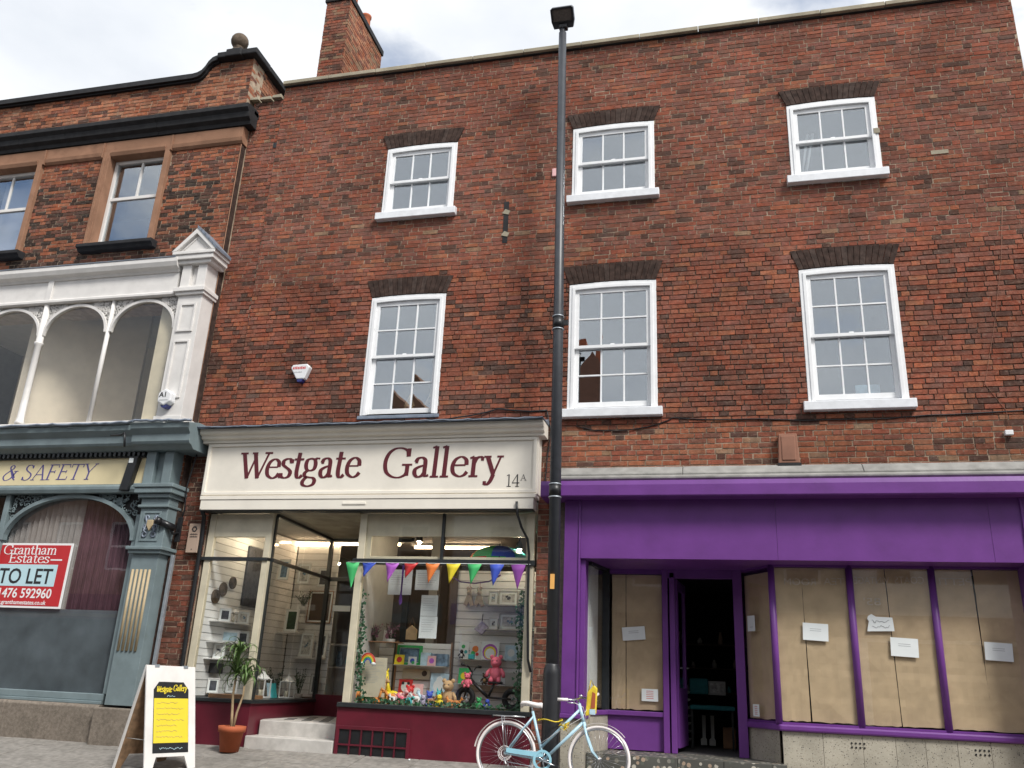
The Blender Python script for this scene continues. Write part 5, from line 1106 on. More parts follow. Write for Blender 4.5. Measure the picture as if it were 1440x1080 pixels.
# ================================================================== street furniture and things on the walls
LPX, LPY = -1.985, -1.0; lz = -.123
lp = thing('street_lamp', (LPX, LPY, lz), 'tall dark grey lamp post with square floodlight head', 'street lamp')
MB().lathe([(.105, lz-.02), (.10, lz+.02), (.098, 1.02), (.094, 1.08), (.078, 1.12), (.075, 1.14)], LPX+.04, LPY, 24).build('base', 'post_base', lp)
MB().tube([(LPX+.04, LPY, 1.1), (LPX, LPY, 5.4), (LPX-.055, LPY, 10.02)], [.073, .066, .056], 20).build('pole', 'post_grey', lp)
for z, x in ((5.25, .0), (5.43, -.002), (3.05, .018), (3.21, .017)): MB().torus((LPX+x, LPY, z), .071, .010, 'z', 24, 6).build('band', 'galv', lp)
for z0, x in ((5.27, .0), (3.07, .018)): MB().lathe([(.074, z0), (.074, z0+.14)], LPX+x, LPY, 20).build('clamp', 'black_paint', lp)
for z0, x in ((5.34, .0),): MB().box(LPX+x+.06, LPX+x+.13, LPY-.02, LPY+.02, z0-.03, z0+.03).build('bracket', 'black_paint', lp)
MB().box(LPX+.005, LPX+.055, LPY-.083, LPY-.070, 1.96, 2.13).build('reflector', 'reflector', lp)
MB().tube([(LPX-.056, LPY, 10.0), (LPX-.058, LPY, 10.10)], .042, 14).build('spigot', 'post_grey', lp)
hd = MB(); hd.prism([(-.15, -.02), (.15, -.02), (.18, .10), (.18, .30), (.15, .33), (-.15, .33), (-.18, .30), (-.18, .10)], 'z', 0, .10)
hd.prism([(-.11, .02), (.11, .02), (.13, .30), (-.13, .30)], 'z', .10, .17)
for i in range(7): hd.box(-.13+i*.042, -.12+i*.042, .0, .31, .17, .20)
T = Matrix.Translation((LPX-.045, LPY-.0, 10.13)) @ Matrix.Rotation(R(-40), 4, 'X') @ Matrix.Diagonal((.95, .85, .9, 1)); hd.xf(Matrix.Rotation(R(180), 4, 'Z')); hd.xf(T); hd.build('lamp_head', 'post_grey', lp, bevel=.012)
ln = MB(); ln.box(-.145, .145, .10, .30, -.006, .0); ln.xf(Matrix.Rotation(R(180), 4, 'Z')); ln.xf(T); ln.build('lens', 'lamp_lens', lp)
lr = MB(); lr.ring([(-.165, .08), (.165, .08), (.165, .315), (-.165, .315)], [(-.145, .10), (.145, .10), (.145, .30), (-.145, .30)], 'z', -.016, .0); lr.xf(Matrix.Rotation(R(180), 4, 'Z')); lr.xf(T); lr.build('bezel', 'black_paint', lp)
MB().box(LPX-.11, LPX+.02, LPY-.05, LPY+.05, 10.09, 10.16).build('knuckle', 'black_paint', lp, bevel=.015)
lp.scale = (1.04, 1.04, 1.04); lp.location = (LPX*1.04, -.60, .9 + (lz-.9)*1.04); LPX, LPY = LPX*1.04, -.60

# ---------------- bicycle leaning on the lamp post
BY = -.92
bk = thing('bicycle', (-2.469, BY, pz(BY)), 'pale blue step-through bicycle with white wheels tied to the lamp post', 'bicycle', world_coords=False, rot=(R(-4.5), 0, 0)); bk.scale = (1, 1, 1)
WR = .345
def wheel(cx, nm):
    w = MB().torus((cx, 0, WR), .328, .0175, 'y', 56, 10).build('wheel', 'bike_white', bk); w['label'] = nm
    MB().torus((cx, 0, WR), .305, .010, 'y', 56, 6, 1.2).build('rim', 'steel', w)
    sp = MB()
    for i in range(32):
        a = 2*math.pi*i/32; b = a + (.42 if i % 2 else -.42); s = .022 if i % 4 < 2 else -.022
        sp.tube([(cx+.022*math.cos(b), s, WR+.022*math.sin(b)), (cx+.30*math.cos(a), 0, WR+.30*math.sin(a))], .0011, 4)
    sp.build('spokes', 'steel', w, kind='stuff'); hb = MB(); hb.tube([(cx, -.05, WR), (cx, .05, WR)], .017, 10); hb.torus((cx, -.024, WR), .022, .004, 'y', 14, 5); hb.torus((cx, .024, WR), .022, .004, 'y', 14, 5); hb.build('hub', 'steel', w)
wheel(0, 'rear wheel with white tyre'); wheel(1.05, 'front wheel with white tyre')
BB, ST, HT, HB = (.435, 0, .30), (.285, 0, .80), (.815, 0, .905), (.875, 0, .70)
fm = MB(); fm.tube([BB, ST], .016, 10); fm.tube([(.40, 0, .43), (.828, 0, .845)], .0155, 10); fm.tube([BB, (.868, 0, .715)], .0175, 10); fm.tube([HT, HB], .02, 10); fm.tube([(.435, -.036, .30), (.435, .036, .30)], .022, 12)
for s in (-1, 1):
    fm.tube([(.41, s*.02, .30), (.3, s*.045, .315), (0, s*.055, .345)], [.011, .010, .008], 8); fm.tube([(.30, s*.018, .745), (.2, s*.04, .62), (0, s*.055, .345)], [.010, .009, .008], 8)
fm.build('frame', 'bike_blue', bk)
fk = MB(); fk.tube([(.87, 0, .715), (.885, 0, .675)], .022, 10)
for s in (-1, 1): fk.tube([(.885, s*.04, .68), (.925, s*.045, .54), (.975, s*.047, .42), (1.05, s*.05, .345)], [.014, .013, .011, .008], 8)
fk.tube([(.885, -.04, .68), (.885, .04, .68)], .016, 8); fk.build('fork', 'bike_blue', bk)
def guard(cx, a0, a1, r=.368):
    m = MB(); n = 26
    A = [(cx+r*math.cos(R(a0+(a1-a0)*i/n)), WR+r*math.sin(R(a0+(a1-a0)*i/n))) for i in range(n+1)]; B = [(cx+(r-.003)*math.cos(R(a0+(a1-a0)*i/n)), WR+(r-.003)*math.sin(R(a0+(a1-a0)*i/n))) for i in range(n+1)]
    m._strip(A, B, 'y', -.028, .028); return m
guard(0, 25, 172).build('rear_mudguard', 'bike_white', bk); guard(1.05, 40, 150).build('front_mudguard', 'bike_white', bk)
MB().prism([(.02, .405), (.40, .375), (.44, .36), (.44, .335), (.38, .325), (.02, .355)], 'y', -.072, -.066).build('chain_guard', 'bike_blue_deep', bk)
rg = MB(); rg.ring([(.435+.105*math.cos(2*math.pi*i/30), .30+.105*math.sin(2*math.pi*i/30)) for i in range(30)], [(.435+.078*math.cos(2*math.pi*i/30), .30+.078*math.sin(2*math.pi*i/30)) for i in range(30)], 'y', -.076, -.070); rg.build('chain_disc', 'bike_blue_deep', bk)
cs = MB()
for i in range(5):
    a = 2*math.pi*i/5; cs.tube([(.435, -.066, .30), (.435+.085*math.cos(a), -.066, .30+.085*math.sin(a))], .007, 6)
cs.torus((.435, -.062, .30), .085, .004, 'y', 30, 5); cs.build('chainring', 'steel', bk)
ck = MB(); ck.tube([(.435, -.085, .30), (.59, -.10, .245)], .009, 8); ck.tube([(.435, .06, .30), (.28, .075, .355)], .009, 8); ck.tube([(.435, -.09, .30), (.435, .065, .30)], .012, 8); ck.build('crank', 'steel', bk)
for (x, y, z) in ((.595, -.145, .243), (.275, .12, .357)): MB().box(x-.04, x+.04, y-.045, y+.045, z-.011, z+.011).build('pedal', 'black_paint', bk, bevel=.004)
sp = MB(); sp.torus((0, -.035, WR), .045, .006, 'y', 20, 5); sp.torus((0, -.045, WR), .062, .004, 'y', 24, 5); sp.torus((0, -.055, WR), .075, .004, 'y', 24, 5); sp.build('sprocket_guard', 'bike_white', bk)
MB().tube([(.0, -.05, .30), (.015, -.055, .245), (.03, -.055, .235)], .010, 6).build('derailleur', 'steel', bk)
ch = MB(); ch.tube([(.03, -.06, .39), (.42, -.06, .382)], .004, 5); ch.tube([(.03, -.06, .26), (.42, -.06, .218)], .004, 5); ch.build('chain', 'galv', bk)
# saddle: pear-shaped shell
sd = MB(); secs = [(.155, .085, .865), (.17, .088, .885), (.23, .085, .888), (.29, .055, .878), (.34, .028, .872), (.385, .020, .875), (.395, .012, .870)]
vs = []; n = 12
for (x, hw, z) in secs:
    for k in range(n): a = 2*math.pi*k/n; vs.append((x, hw*math.cos(a), z + (.022 if math.sin(a) > 0 else .035)*math.sin(a)))
sd.add(vs, [(i*n+k, i*n+(k+1) % n, (i+1)*n+(k+1) % n, (i+1)*n+k) for i in range(len(secs)-1) for k in range(n)] + [tuple(range(n)), tuple(range((len(secs)-1)*n, len(secs)*n))], True); sd.build('saddle', 'bike_white', bk)
MB().tube([(.287, 0, .79), (.272, 0, .855)], .012, 8).build('seat_post', 'steel', bk)
rk = MB()
for y in (-.055, 0, .055): rk.tube([(-.16, y, .735), (.20, y, .735)], .006, 6)
for x in (-.16, .02, .2): rk.tube([(x, -.055, .735), (x, .055, .735)], .006, 6)
for s in (-1, 1): rk.tube([(-.06, s*.055, .735), (0, s*.06, .36)], .006, 6)
rk.build('luggage_rack', 'steel', bk); MB().box(-.185, -.165, -.03, .03, .715, .75).build('rear_reflector', 'black_paint', bk)
hbm = MB(); hbm.tube([(.815, 0, .90), (.80, 0, .955), (.825, 0, .965)], .012, 8); hbm.tube([(.69, -.27, .925), (.78, -.20, .93), (.835, -.08, .962), (.84, 0, .968), (.88, .08, .975), (.95, .19, 1.0), (.97, .27, 1.02)], .011, 8); hbm.build('handlebar', 'steel', bk)
for p, q in (((.62, -.285, .922), (.73, -.25, .927)), ((.955, .20, 1.005), (.985, .30, 1.04))): MB().tube([p, q], .017, 10).build('grip', 'bike_white', bk)
lv = MB(); lv.tube([(.78, -.2, .925), (.80, -.22, .895), (.73, -.26, .895)], .006, 6); lv.tube([(.92, .15, .985), (.96, .15, .95), (.99, .22, .96)], .006, 6); lv.build('brake_lever', 'steel', bk)
cbm = MB(); cbm.tube([(.80, -.22, .90), (.89, -.18, .86), (.90, -.03, .76), (.885, 0, .70)], .003, 5); cbm.tube([(.96, .15, .95), (.93, -.02, .90), (.86, -.03, .76), (.62, -.02, .62), (.38, -.02, .46)], .003, 5); cbm.build('brake_cable', 'bike_white', bk)
MB().ball((.84, -.05, .985), .022, 10, .8).build('bell', 'steel', bk)
q = random.Random(9)
gl = MB()
for i in range(34): gl.tri_leaf((.66+q.uniform(-.05, .05), -.03+q.uniform(-.03, .03), .665+q.uniform(-.03, .03)), (q.uniform(-1, 1), q.uniform(-1, 1), q.uniform(-1, 1)), .05, .02, (q.random(), q.random(), q.random()))
gl.build('tinsel_bow', 'yellow', bk)
solo(MB().tube([(LPX+.14*math.cos(2*math.pi*i/20)+.04, LPY-.03+.15*math.sin(2*math.pi*i/20), .53+.012*math.sin(i)) for i in range(20)], .007, 6, closed=True), 'yellow_cord', 'yellow', 'thin yellow cord looped round the lamp post by the bicycle', 'cord')
# folded yellow tote hung on the handlebar
tb = thing('tote_bag', (-1.55, BY+.04, .55), 'yellow printed bag hanging from the bicycle handlebar', 'bag')
bx_ = -1.55
MB().prism([(bx_-.03, .60), (bx_+.09, .63), (bx_+.10, .90), (bx_+.06, .93), (bx_-.01, .85)], 'y', BY+.04, BY+.10).build('body', 'yellow', tb, bevel=.01)
MB().prism([(bx_+.03, .68), (bx_+.08, .69), (bx_+.085, .84), (bx_+.05, .86)], 'y', BY+.034, BY+.0395).build('print', 'terracotta', tb); MB().box(bx_+.02, bx_+.085, BY+.033, BY+.0395, .62, .675).build('print', 'sky_card', tb)
MB().tube([(bx_+.0, BY+.07, .86), (bx_+.03, BY+.06, .985), (bx_+.06, BY+.07, .92)], .006, 6).build('strap', 'yellow', tb)

# ---------------- A-board
AB = (-6.64, -1.27); az = pz(AB[1]-.05); H = 1.17; S = .31; Wd = .68
ab = thing('pavement_sign', (AB[0], AB[1], az), 'white wooden A-board with yellow notice on the pavement', 'sign', world_coords=False, rot=(0, 0, R(69)))
# local frame: x along the hinge, -y the printed face
def board(sy):
    """panel leaning from the hinge (y=0,z=H) to (y=sy*S,z=0) with cut-out feet"""
    o = [(-Wd/2, 0), (-Wd/2+.09, 0), (-Wd/2+.15, .17), (Wd/2-.15, .17), (Wd/2-.09, 0), (Wd/2, 0), (Wd/2, H), (-Wd/2, H)]
    m = MB(); parts = [[o[0], o[1], o[2], (-Wd/2, .17)], [o[3], o[4], o[5], (Wd/2, .17)], [(-Wd/2, .17), (Wd/2, .17), o[6], o[7]]]
    for p in parts: m.prism(p, 'y', -.009, .009)
    L = math.hypot(H, S); a = math.atan2(S, H)
    return m, Matrix.Translation((0, sy*S, 0)) @ Matrix.Rotation(sy*a, 4, 'X') @ Matrix.Diagonal((1, 1, L/H, 1))
m, Tf = board(-1); m.xf(Tf); m.build('front_panel', 'white_old', ab)
m, Tb = board(1); m.xf(Tb); m.build('back_panel', 'ply', ab)
ed = MB(); ed.box(-Wd/2-.002, -Wd/2+.02, -.012, .012, .0, H); ed.xf(Tb); ed.build('back_edge', 'white_old', ab)
def face(pts, off, nm, mt):
    m = MB(); m.prism(pts, 'y', -.009-off, -.009-off+.0015); m.xf(Tf); return m.build(nm, mt, ab)
f0 = face([(-.24, .21), (.24, .21), (.24, .90), (.17, .985), (-.17, .985), (-.24, .90)], .004, 'blackboard', 'black_paint')
face([(-.235, .315), (.235, .315), (.235, .80), (-.235, .80)], .007, 'yellow_notice', 'yellow_paper')
tx = Writer(.09, .05); tx.text('Westgate', -.21, .87, .095, 0, shear=.25, width=.21); tx.text('Gallery', .02, .885, .095, 0, shear=.25, width=.19); tx.mb.xf(Matrix.Translation((0, -.0155, 0))); tx.mb.xf(Tf); tx.build('lettering', 'yellow_paper', ab)
q = random.Random(4); hw = MB()
for r in range(7):
    z = .75-r*.062; hw.tube([(-.20+i*.0135, -.0175, z+q.uniform(-.009, .009)) for i in range(int(q.uniform(20, 30)))], .0022, 4)
hw.xf(Tf); hw.build('handwriting', 'gold_flute', ab)
hw = MB(); hw.tube([(-.15+i*.0135, -.0155, .255+q.uniform(-.012, .012)) for i in range(24)], .003, 4); hw.tube([(-.06+i*.012, -.0155, .825+q.uniform(-.01, .01)) for i in range(10)], .003, 4); hw.xf(Tf); hw.build('handwriting', 'board_blue', ab)
MB().tube([(-Wd/2+.04, -S*.62, .35), (-Wd/2+.04, S*.62, .35)], .004, 5).build('stay_cord', 'frame_grey', ab)
for s in (-1, 1): MB().box(s*.2-.03, s*.2+.03, -.02, .02, H-.02, H+.012).build('hinge', 'galv', ab)

# ---------------- potted yucca
PX, PY = -6.26, -.30; z0 = pz(PY)
yc = thing('potted_yucca', (PX, PY, z0), 'spiky yucca in a terracotta pot beside the marble steps', 'plant')
MB().lathe([(.118, z0+.003), (.15, z0+.235), (.172, z0+.24), (.176, z0+.31), (.160, z0+.312), (.156, z0+.26), (.02, z0+.255)], PX, PY, 28).build('pot', 'terracotta', yc)
MB().lathe([(.155, z0+.255), (.15, z0+.265), (.01, z0+.27)], PX, PY, 20).build('soil', 'wood_dark', yc)
MB().tube([(PX-.01, PY, z0+.25), (PX-.03, PY, z0+.45), (PX-.055, PY, z0+.68), (PX-.05, PY, z0+.88)], [.022, .018, .016, .014], 8).build('stem', 'stem', yc)
MB().tube([(PX+.01, PY, z0+.25), (PX+.03, PY+.01, z0+.48), (PX+.085, PY+.01, z0+.68), (PX+.09, PY, z0+.80)], [.018, .015, .013, .012], 8).build('stem', 'stem', yc)
def blade(seed):
    q = random.Random(seed); L = q.uniform(.34, .52); n = 7; mb = MB(); A = []; droop = q.uniform(1.6, 3.4)
    for i in range(n+1):
        t = i/n; a = 1.15 - droop*t*t; 
        if i == 0: x = z = 0.0
        else: x += math.cos(a)*L/n; z += math.sin(a)*L/n
        w = .023*(1-t)**.6*(.5+min(1, t*4)*.5); A.append((x, z, w))
    vs = [(x, -w, z+.006) for x, z, w in A] + [(x, 0, z) for x, z, w in A] + [(x, w, z+.006) for x, z, w in A]
    mb.add(vs, [(i, i+1, n+2+i, n+1+i) for i in range(n)] + [(n+1+i, n+2+i, 2*n+3+i, 2*n+2+i) for i in range(n)], True)
    o = mb.build('leaf_mould', 'leaf_yucca'); me = o.data; bpy.data.objects.remove(o); return me
BL = [blade(s) for s in range(9)]; q = random.Random(12)
for (cx, cz, k) in ((PX-.05, .92, 70), (PX+.09, .84, 36)):
    for i in range(k):
        o = bpy.data.objects.new('leaf', q.choice(BL)); C.objects.link(o); o.parent = yc
        hh = q.uniform(-.02, .26) if k > 40 else q.uniform(-.05, .15)
        o.location = (cx-PX, 0, cz+hh); o.rotation_euler = (0, q.uniform(-.35, .55)-hh*1.2, q.uniform(0, 6.28)); s = q.uniform(.75, 1.05); o.scale = (s, s, s)
MB().tube([(PX-.05, PY, z0+.86), (PX-.045, PY, z0+1.14)], [.014, .008], 8).build('stem', 'leaf_yucca', yc)

# ---------------- boxes, cameras and cables on the walls
al = thing('alarm_box', (-6.09, -.05, 5.14), 'white shield shaped alarm box with red lettering on the red brick', 'alarm')
MB().prism([(-6.22, 5.30), (-5.99, 5.31), (-5.94, 5.26), (-6.01, 5.07), (-6.14, 5.07), (-6.25, 5.25)], 'y', -.10, .0).build('cover', 'box_white', al, bevel=.015); MB().prism([(-6.13, 5.072), (-6.03, 5.072), (-6.05, 5.03), (-6.12, 5.03)], 'y', -.09, .0).build('strobe', 'alarm_blue', al)
sans('ALARMLINE', -6.21, 5.225, .06, -.102, 'red', al, width=.24, bold=.002) if False else None
for (a, b, z, h, m_) in ((-6.21, -5.995, 5.225, .042, 'red'), (-6.185, -6.05, 5.17, .018, 'print_grey')):
    t = MB(); n = 8
    for i in range(n): x = a+(b-a)*i/n; t.box(x, x+(b-a)/n*.62, -.1025, -.1, z, z+h*(.8+.2*((i*7) % 3)/2))
    t.build('lettering', m_, al)
a1 = thing('alarm_box', (-8.0, -.47, 4.6), 'white hexagonal A1 alarm box on the white pilaster', 'alarm')
hexp = [(-8.0+.135*math.cos(R(90+60*i))*.95, 4.70+.135*math.sin(R(90+60*i))) for i in range(6)]
MB().prism(hexp, 'y', -.56, -.43).build('cover', 'box_white', a1, bevel=.02); MB().prism([(-8.06, 4.585), (-7.94, 4.585), (-7.97, 4.545), (-8.03, 4.545)], 'y', -.54, -.43).build('strobe', 'alarm_blue', a1)
sans('A1', -8.085, 4.70, .11, -.5605, 'letter_black', a1, bold=.003); MB().box(-8.08, -7.93, -.562, -.56, 4.645, 4.657).build('lettering', 'print_grey', a1)
cc = thing('security_camera', (-7.66, -.13, 2.6), 'black bullet security camera on bracket beside the grey green pilaster', 'camera')
MB().box(-7.70, -7.62, -.15, -.12, 2.62, 2.98).build('wall_plate', 'cctv_black', cc, bevel=.01); MB().tube([(-7.66, -.14, 2.75), (-7.68, -.24, 2.72), (-7.70, -.28, 2.80)], .018, 8).build('arm', 'cctv_black', cc)
bd = MB(); bd.tube([(-7.66, -.24, 2.80), (-7.80, -.40, 2.865)], .05, 16); bd.tube([(-7.80, -.40, 2.865), (-7.845, -.45, 2.885)], [.058, .058], 16); bd.build('body', 'cctv_black', cc); MB().tube([(-7.846, -.451, 2.8855), (-7.85, -.456, 2.888)], .035, 12).build('lens', 'lamp_lens', cc)
MB().tube([(-7.66, -.13, 2.9), (-7.63, -.13, 3.1), (-7.66, -.13, 3.4), (-7.60, -.13, 3.8), (-7.56, -.13, 4.1)], .012, 6).build('cable', 'cctv_black', cc)
wb = thing('wall_box', (-7.44, -.03, 2.48), 'beige metal wall box with round logo on the brick pier', 'box')
MB().box(-7.545, -7.355, -.07, .0, 2.48, 2.90).build('body', 'box_beige', wb, bevel=.008)
lg = MB(); lg.ring([(-7.45+.045*math.cos(2*math.pi*i/6), 2.82+.045*math.sin(2*math.pi*i/6)) for i in range(6)], [(-7.45+.024*math.cos(2*math.pi*i/6), 2.82+.024*math.sin(2*math.pi*i/6)) for i in range(6)], 'y', -.0725, -.070); lg.build('logo', 'letter_black', wb)
for z in (2.735, 2.70):
    t = MB()
    for i in range(7): t.box(-7.51+i*.018, -7.498+i*.018, -.0725, -.07, z, z+.022*(.7+.3*(i % 2)))
    t.build('lettering', 'letter_black', wb)
MB().disc((-7.45, 2.53), .008, 'y', -.073, -.07, 10).build('lock', 'letter_black', wb)
solo(MB().box(3.33, 3.42, -.06, -.005, 3.98, 4.04), 'junction_box', 'box_white', 'small white junction box on bricks at right edge', 'box', bevel=.006)
solo(MB().tube([(3.39, -.02, 4.04), (3.39, -.014, 4.30), (3.20, -.012, 4.65), (3.40, -.012, 5.4), (3.60, -.012, 6.3), (3.72, -.012, 7.1)], .003, 5), 'thin_wire', 'vent_terracotta', 'thin pale wire rising up the brick from the junction box', 'wire')
q = random.Random(21)
def cable(pts, r, lab, n=6):
    P = []
    for a, b in zip(pts, pts[1:]):
        for i in range(n): t = i/n; P.append((a[0]+(b[0]-a[0])*t, a[1]+(b[1]-a[1])*t, a[2]+(b[2]-a[2])*t - .02*math.sin(math.pi*t)+q.uniform(-.005, .005)))
    P.append(pts[-1]); solo(MB().tube(P, r, 6), 'black_cable', 'black_paint', lab, 'cable')
cable([(-7.6, -.05, 4.30), (-6.2, -.05, 4.37), (-5.2, -.05, 4.36)], .012, 'black cable on the brick over the cream sign cornice')
cable([(-3.85, -.05, 4.38), (-3.0, -.02, 4.52), (-2.3, -.02, 4.48)], .011, 'black cable rising from the window to the lamp post')
cable([(-1.9, -.012, 4.25), (-1.5, -.012, 4.17), (-1.0, -.012, 4.20), (-.6, -.012, 4.32), (.5, -.012, 4.28), (1.6, -.012, 4.24), (2.5, -.012, 4.27), (4.2, -.012, 4.33)], .0075, 'black cable sagging across the brick above the purple shop')
cable([(-2.3, -.02, 4.46), (-2.24, -.02, 4.2), (-2.28, -.02, 3.8), (-2.3, -.02, 3.45)], .009, 'black cable dropping beside the cream sign')
# fallen litter
solo(MB().lathe([(.012, pz(-.12)+.001), (.016, pz(-.12)+.012), (.006, pz(-.12)+.02)], -3.88, -.12, 7), 'paper_scrap', 'paper', 'tiny white paper scrap by the grille on the pavement', 'litter')
# ================================================================== things in the gallery windows
def slat_panel(x0, x1, z0, z1, y, lab, pitch=.105, edge=None):
    t = thing('slatwall_panel', ((x0+x1)/2, y, z0), lab, 'display panel')
    MB().box(x0, x1, y+.008, y+.02, z0, z1).build('backing', 'frame_grey', t)
    z = z0
    while z < z1-.02:
        MB().box(x0, x1, y-.006, y+.008, z+.005, min(z+pitch-.005, z1)).build('slat', 'slatwall', t, bevel=.0)
        z += pitch
    if edge: 
        for xx in (x0-.025, x1): MB().box(xx, xx+.025, y-.02, y+.03, z0, z1+.02).build('edge', edge, t)
    return t
slat_panel(-3.70, -2.47, .58, 2.40, .88, 'white slatted panel with small framed prints behind the balance bike', edge='wood_dark')
slat_panel(-4.53, -3.745, .58, 1.39, .88, 'low white slatted panel behind the green framed toy', edge='wood')
slat_panel(-4.82, -4.60, .58, 1.38, .90, 'narrow pale slatted panel behind the rainbow')
def frame(x0, x1, z0, z1, y, lab, fm='frame_white', art='print_art', group=None, mat_=.03, fw=.014, nm='framed_print', cat='picture', ry=0.0, dep=.02):
    cx, w, h = (x0+x1)/2, x1-x0, z1-z0
    t = thing(nm, (cx, y, z0), lab, cat, group, world_coords=False, rot=(R(-4), 0, ry))
    MB().ring([(-w/2, 0), (w/2, 0), (w/2, h), (-w/2, h)], [(-w/2+fw, fw), (w/2-fw, fw), (w/2-fw, h-fw), (-w/2+fw, h-fw)], 'y', -dep/2, dep/2).build('frame', fm, t)
    MB().box(-w/2+fw, w/2-fw, -.001, .004, fw, h-fw).build('mount', 'paper', t)
    MB().box(-w/2+fw+mat_, w/2-fw-mat_, -.003, -.0015, fw+mat_, h-fw-mat_).build('print', art, t)
    if art == 'print_art':
        q = random.Random(int(abs(x0*913)+z0*71)); mo = MB(); rr = max(.006, min(w, h)*.09)
        for k in range(4): mo.disc((q.uniform(-.12, .12)*w, h/2+q.uniform(-.12, .12)*h), rr*q.uniform(.6, 1.1), 'y', -.0045-.0004*k, -.0031, 9)
        mo.build('motif', q.choice(['print_dark', 'print_grey', 'leaf_dark', 'print_blue']), t)
    return t
def shelf(x0, x1, y0, y1, z, lab, m='frame_grey'): return solo(MB().box(x0, x1, y0, y1, z-.012, z), 'display_shelf', m, lab, 'shelf', bevel=.002)
G1 = 'framed prints on the white slatted panel'
shelf(-3.25, -2.48, .72, .87, 1.925, 'thin shelf under the upper row of small framed prints'); shelf(-3.25, -2.48, .72, .87, 1.60, 'thin shelf under the lower row of small framed prints')
frame(-3.23, -3.09, 1.925, 2.12, .82, 'small upright frame at left of the upper print row', 'frame_grey', group=G1); frame(-3.08, -2.81, 1.925, 2.13, .82, 'wide frame in the middle of the upper print row', 'frame_grey', group=G1); frame(-2.80, -2.52, 1.925, 2.12, .82, 'frame by the ivy in the upper print row', 'frame_grey', group=G1)
frame(-3.21, -3.08, 1.60, 1.76, .82, 'small white frame at left of the lower print row', group=G1); frame(-3.06, -2.77, 1.60, 1.82, .82, 'wide frame in the middle of the lower print row', 'frame_grey', group=G1); frame(-2.76, -2.52, 1.60, 1.81, .82, 'frame by the ivy in the lower print row', 'frame_grey', group=G1)
shelf(-3.62, -2.95, .68, .87, 1.20, 'shelf of greeting cards above the balance bike'); shelf(-3.62, -2.60, .70, .87, .88, 'low shelf behind the pink toy')
def card(x0, x1, z0, z1, y, m, lab, cat='card', group=None, motif=None, tilt=-6):
    t = thing('greeting_card' if cat == 'card' else cat.replace(' ', '_'), ((x0+x1)/2, y, z0), lab, cat, group, world_coords=False, rot=(R(tilt), 0, 0)); w, h = x1-x0, z1-z0
    MB().box(-w/2, w/2, -.003, .003, 0, h).build('front', m, t)
    for k, (px, pz_, r, mm) in enumerate(motif or []): MB().disc((px*w, pz_*h), r*min(w, h), 'y', -.0045-.0006*k, -.003, 14).build('picture', mm, t)
    return t
GC = 'cards on the shelf above the balance bike'
card(-3.59, -3.46, 1.20, 1.43, .76, 'paper', 'white card with green leaf picture on the card shelf', group=GC, motif=[(-.1, .7, .2, 'green'), (.2, .4, .18, 'teal')]); card(-3.44, -3.29, 1.20, 1.42, .76, 'frame_white', 'white card with red and green blobs on the card shelf', group=GC, motif=[(0, .6, .3, 'orange'), (-.2, .35, .2, 'green'), (.2, .3, .15, 'red')])
card(-3.28, -3.03, 1.20, 1.44, .76, 'paper', 'wide card with violet rainbow arch on the card shelf', group=GC, motif=[(0, .42, .45, 'violet'), (0, .38, .36, 'gold_yellow'), (0, .34, .28, 'paper')])
def toy(name, x, y, z, h, m, lab, cat='soft toy', ears='round', m2=None, legs=True, group=None, ry=0.0):
    """seated or standing stuffed toy: one body mesh with head, ears and limbs grown together, eyes as parts"""
    t = thing(name, (x, y, z), lab, cat, group, world_coords=False, rot=(0, 0, ry)); b = MB()
    b.ball((0, 0, h*.30), h*.20, 12, 1.25, 1, .85); b.ball((0, -.02*h, h*.66), h*.19, 12, .95, 1, .95); b.ball((0, -.18*h, h*.62), h*.09, 10, .8, 1.1, .9)
    for s in (-1, 1):
        if ears == 'round': b.ball((s*h*.15, 0, h*.82), h*.075, 8, 1, 1, .6)
        elif ears == 'long': b.tube([(s*h*.08, 0, h*.8), (s*h*.13, .0, h*.95), (s*h*.17, -.02*h, h*.86)], [h*.05, h*.06, h*.03], 8)
        elif ears == 'horn': b.tube([(s*h*.09, 0, h*.8), (s*h*.14, 0, h*.98)], [h*.05, h*.012], 8)
        b.tube([(s*h*.15, 0, h*.44), (s*h*.27, -.06*h, h*.32), (s*h*.29, -.1*h, h*.20)], [h*.07, h*.06, h*.06], 8)
        if legs: b.tube([(s*h*.1, -.02*h, h*.2), (s*h*.13, -.1*h, h*.10), (s*h*.13, -.16*h, h*.05)], [h*.08, h*.075, h*.065], 8)
    b.build('body', m, t)
    for s in (-1, 1): MB().ball((s*h*.07, -h*.195, h*.70), h*.022, 6).build('eye', 'letter_black', t)
    if m2: MB().ball((0, -.10*h, h*.30), h*.14, 10, 1.2, 1, .7).build('belly', m2, t)
    return t
toy('penguin_toy', -3.53, .68, 1.20, .14, 'letter_black', 'small black and white penguin toy on the card shelf', m2='paper', ears='none'); solo(MB().box(-3.43, -3.35, .66, .72, 1.20, 1.26), 'gift_box', 'teal', 'small teal box beside the penguin toy', 'box', bevel=.004)
toy('pink_soft_toy', -2.97, .42, .90, .40, 'pink', 'large pink crocheted toy with big ears on the balance bike saddle', ears='round')
toy('pink_soft_toy', -3.33, .34, .83, .22, 'pink', 'small pink crocheted toy on the balance bike front wheel', ears='round')
toy('monkey_toy', -3.19, .70, .88, .17, 'wood_dark', 'dark brown monkey toy behind the balance bike', m2='tan'); solo(MB().box(-3.15, -3.02, .70, .76, .88, .97), 'gift_box', 'red', 'small red box behind the balance bike', 'box', bevel=.004)
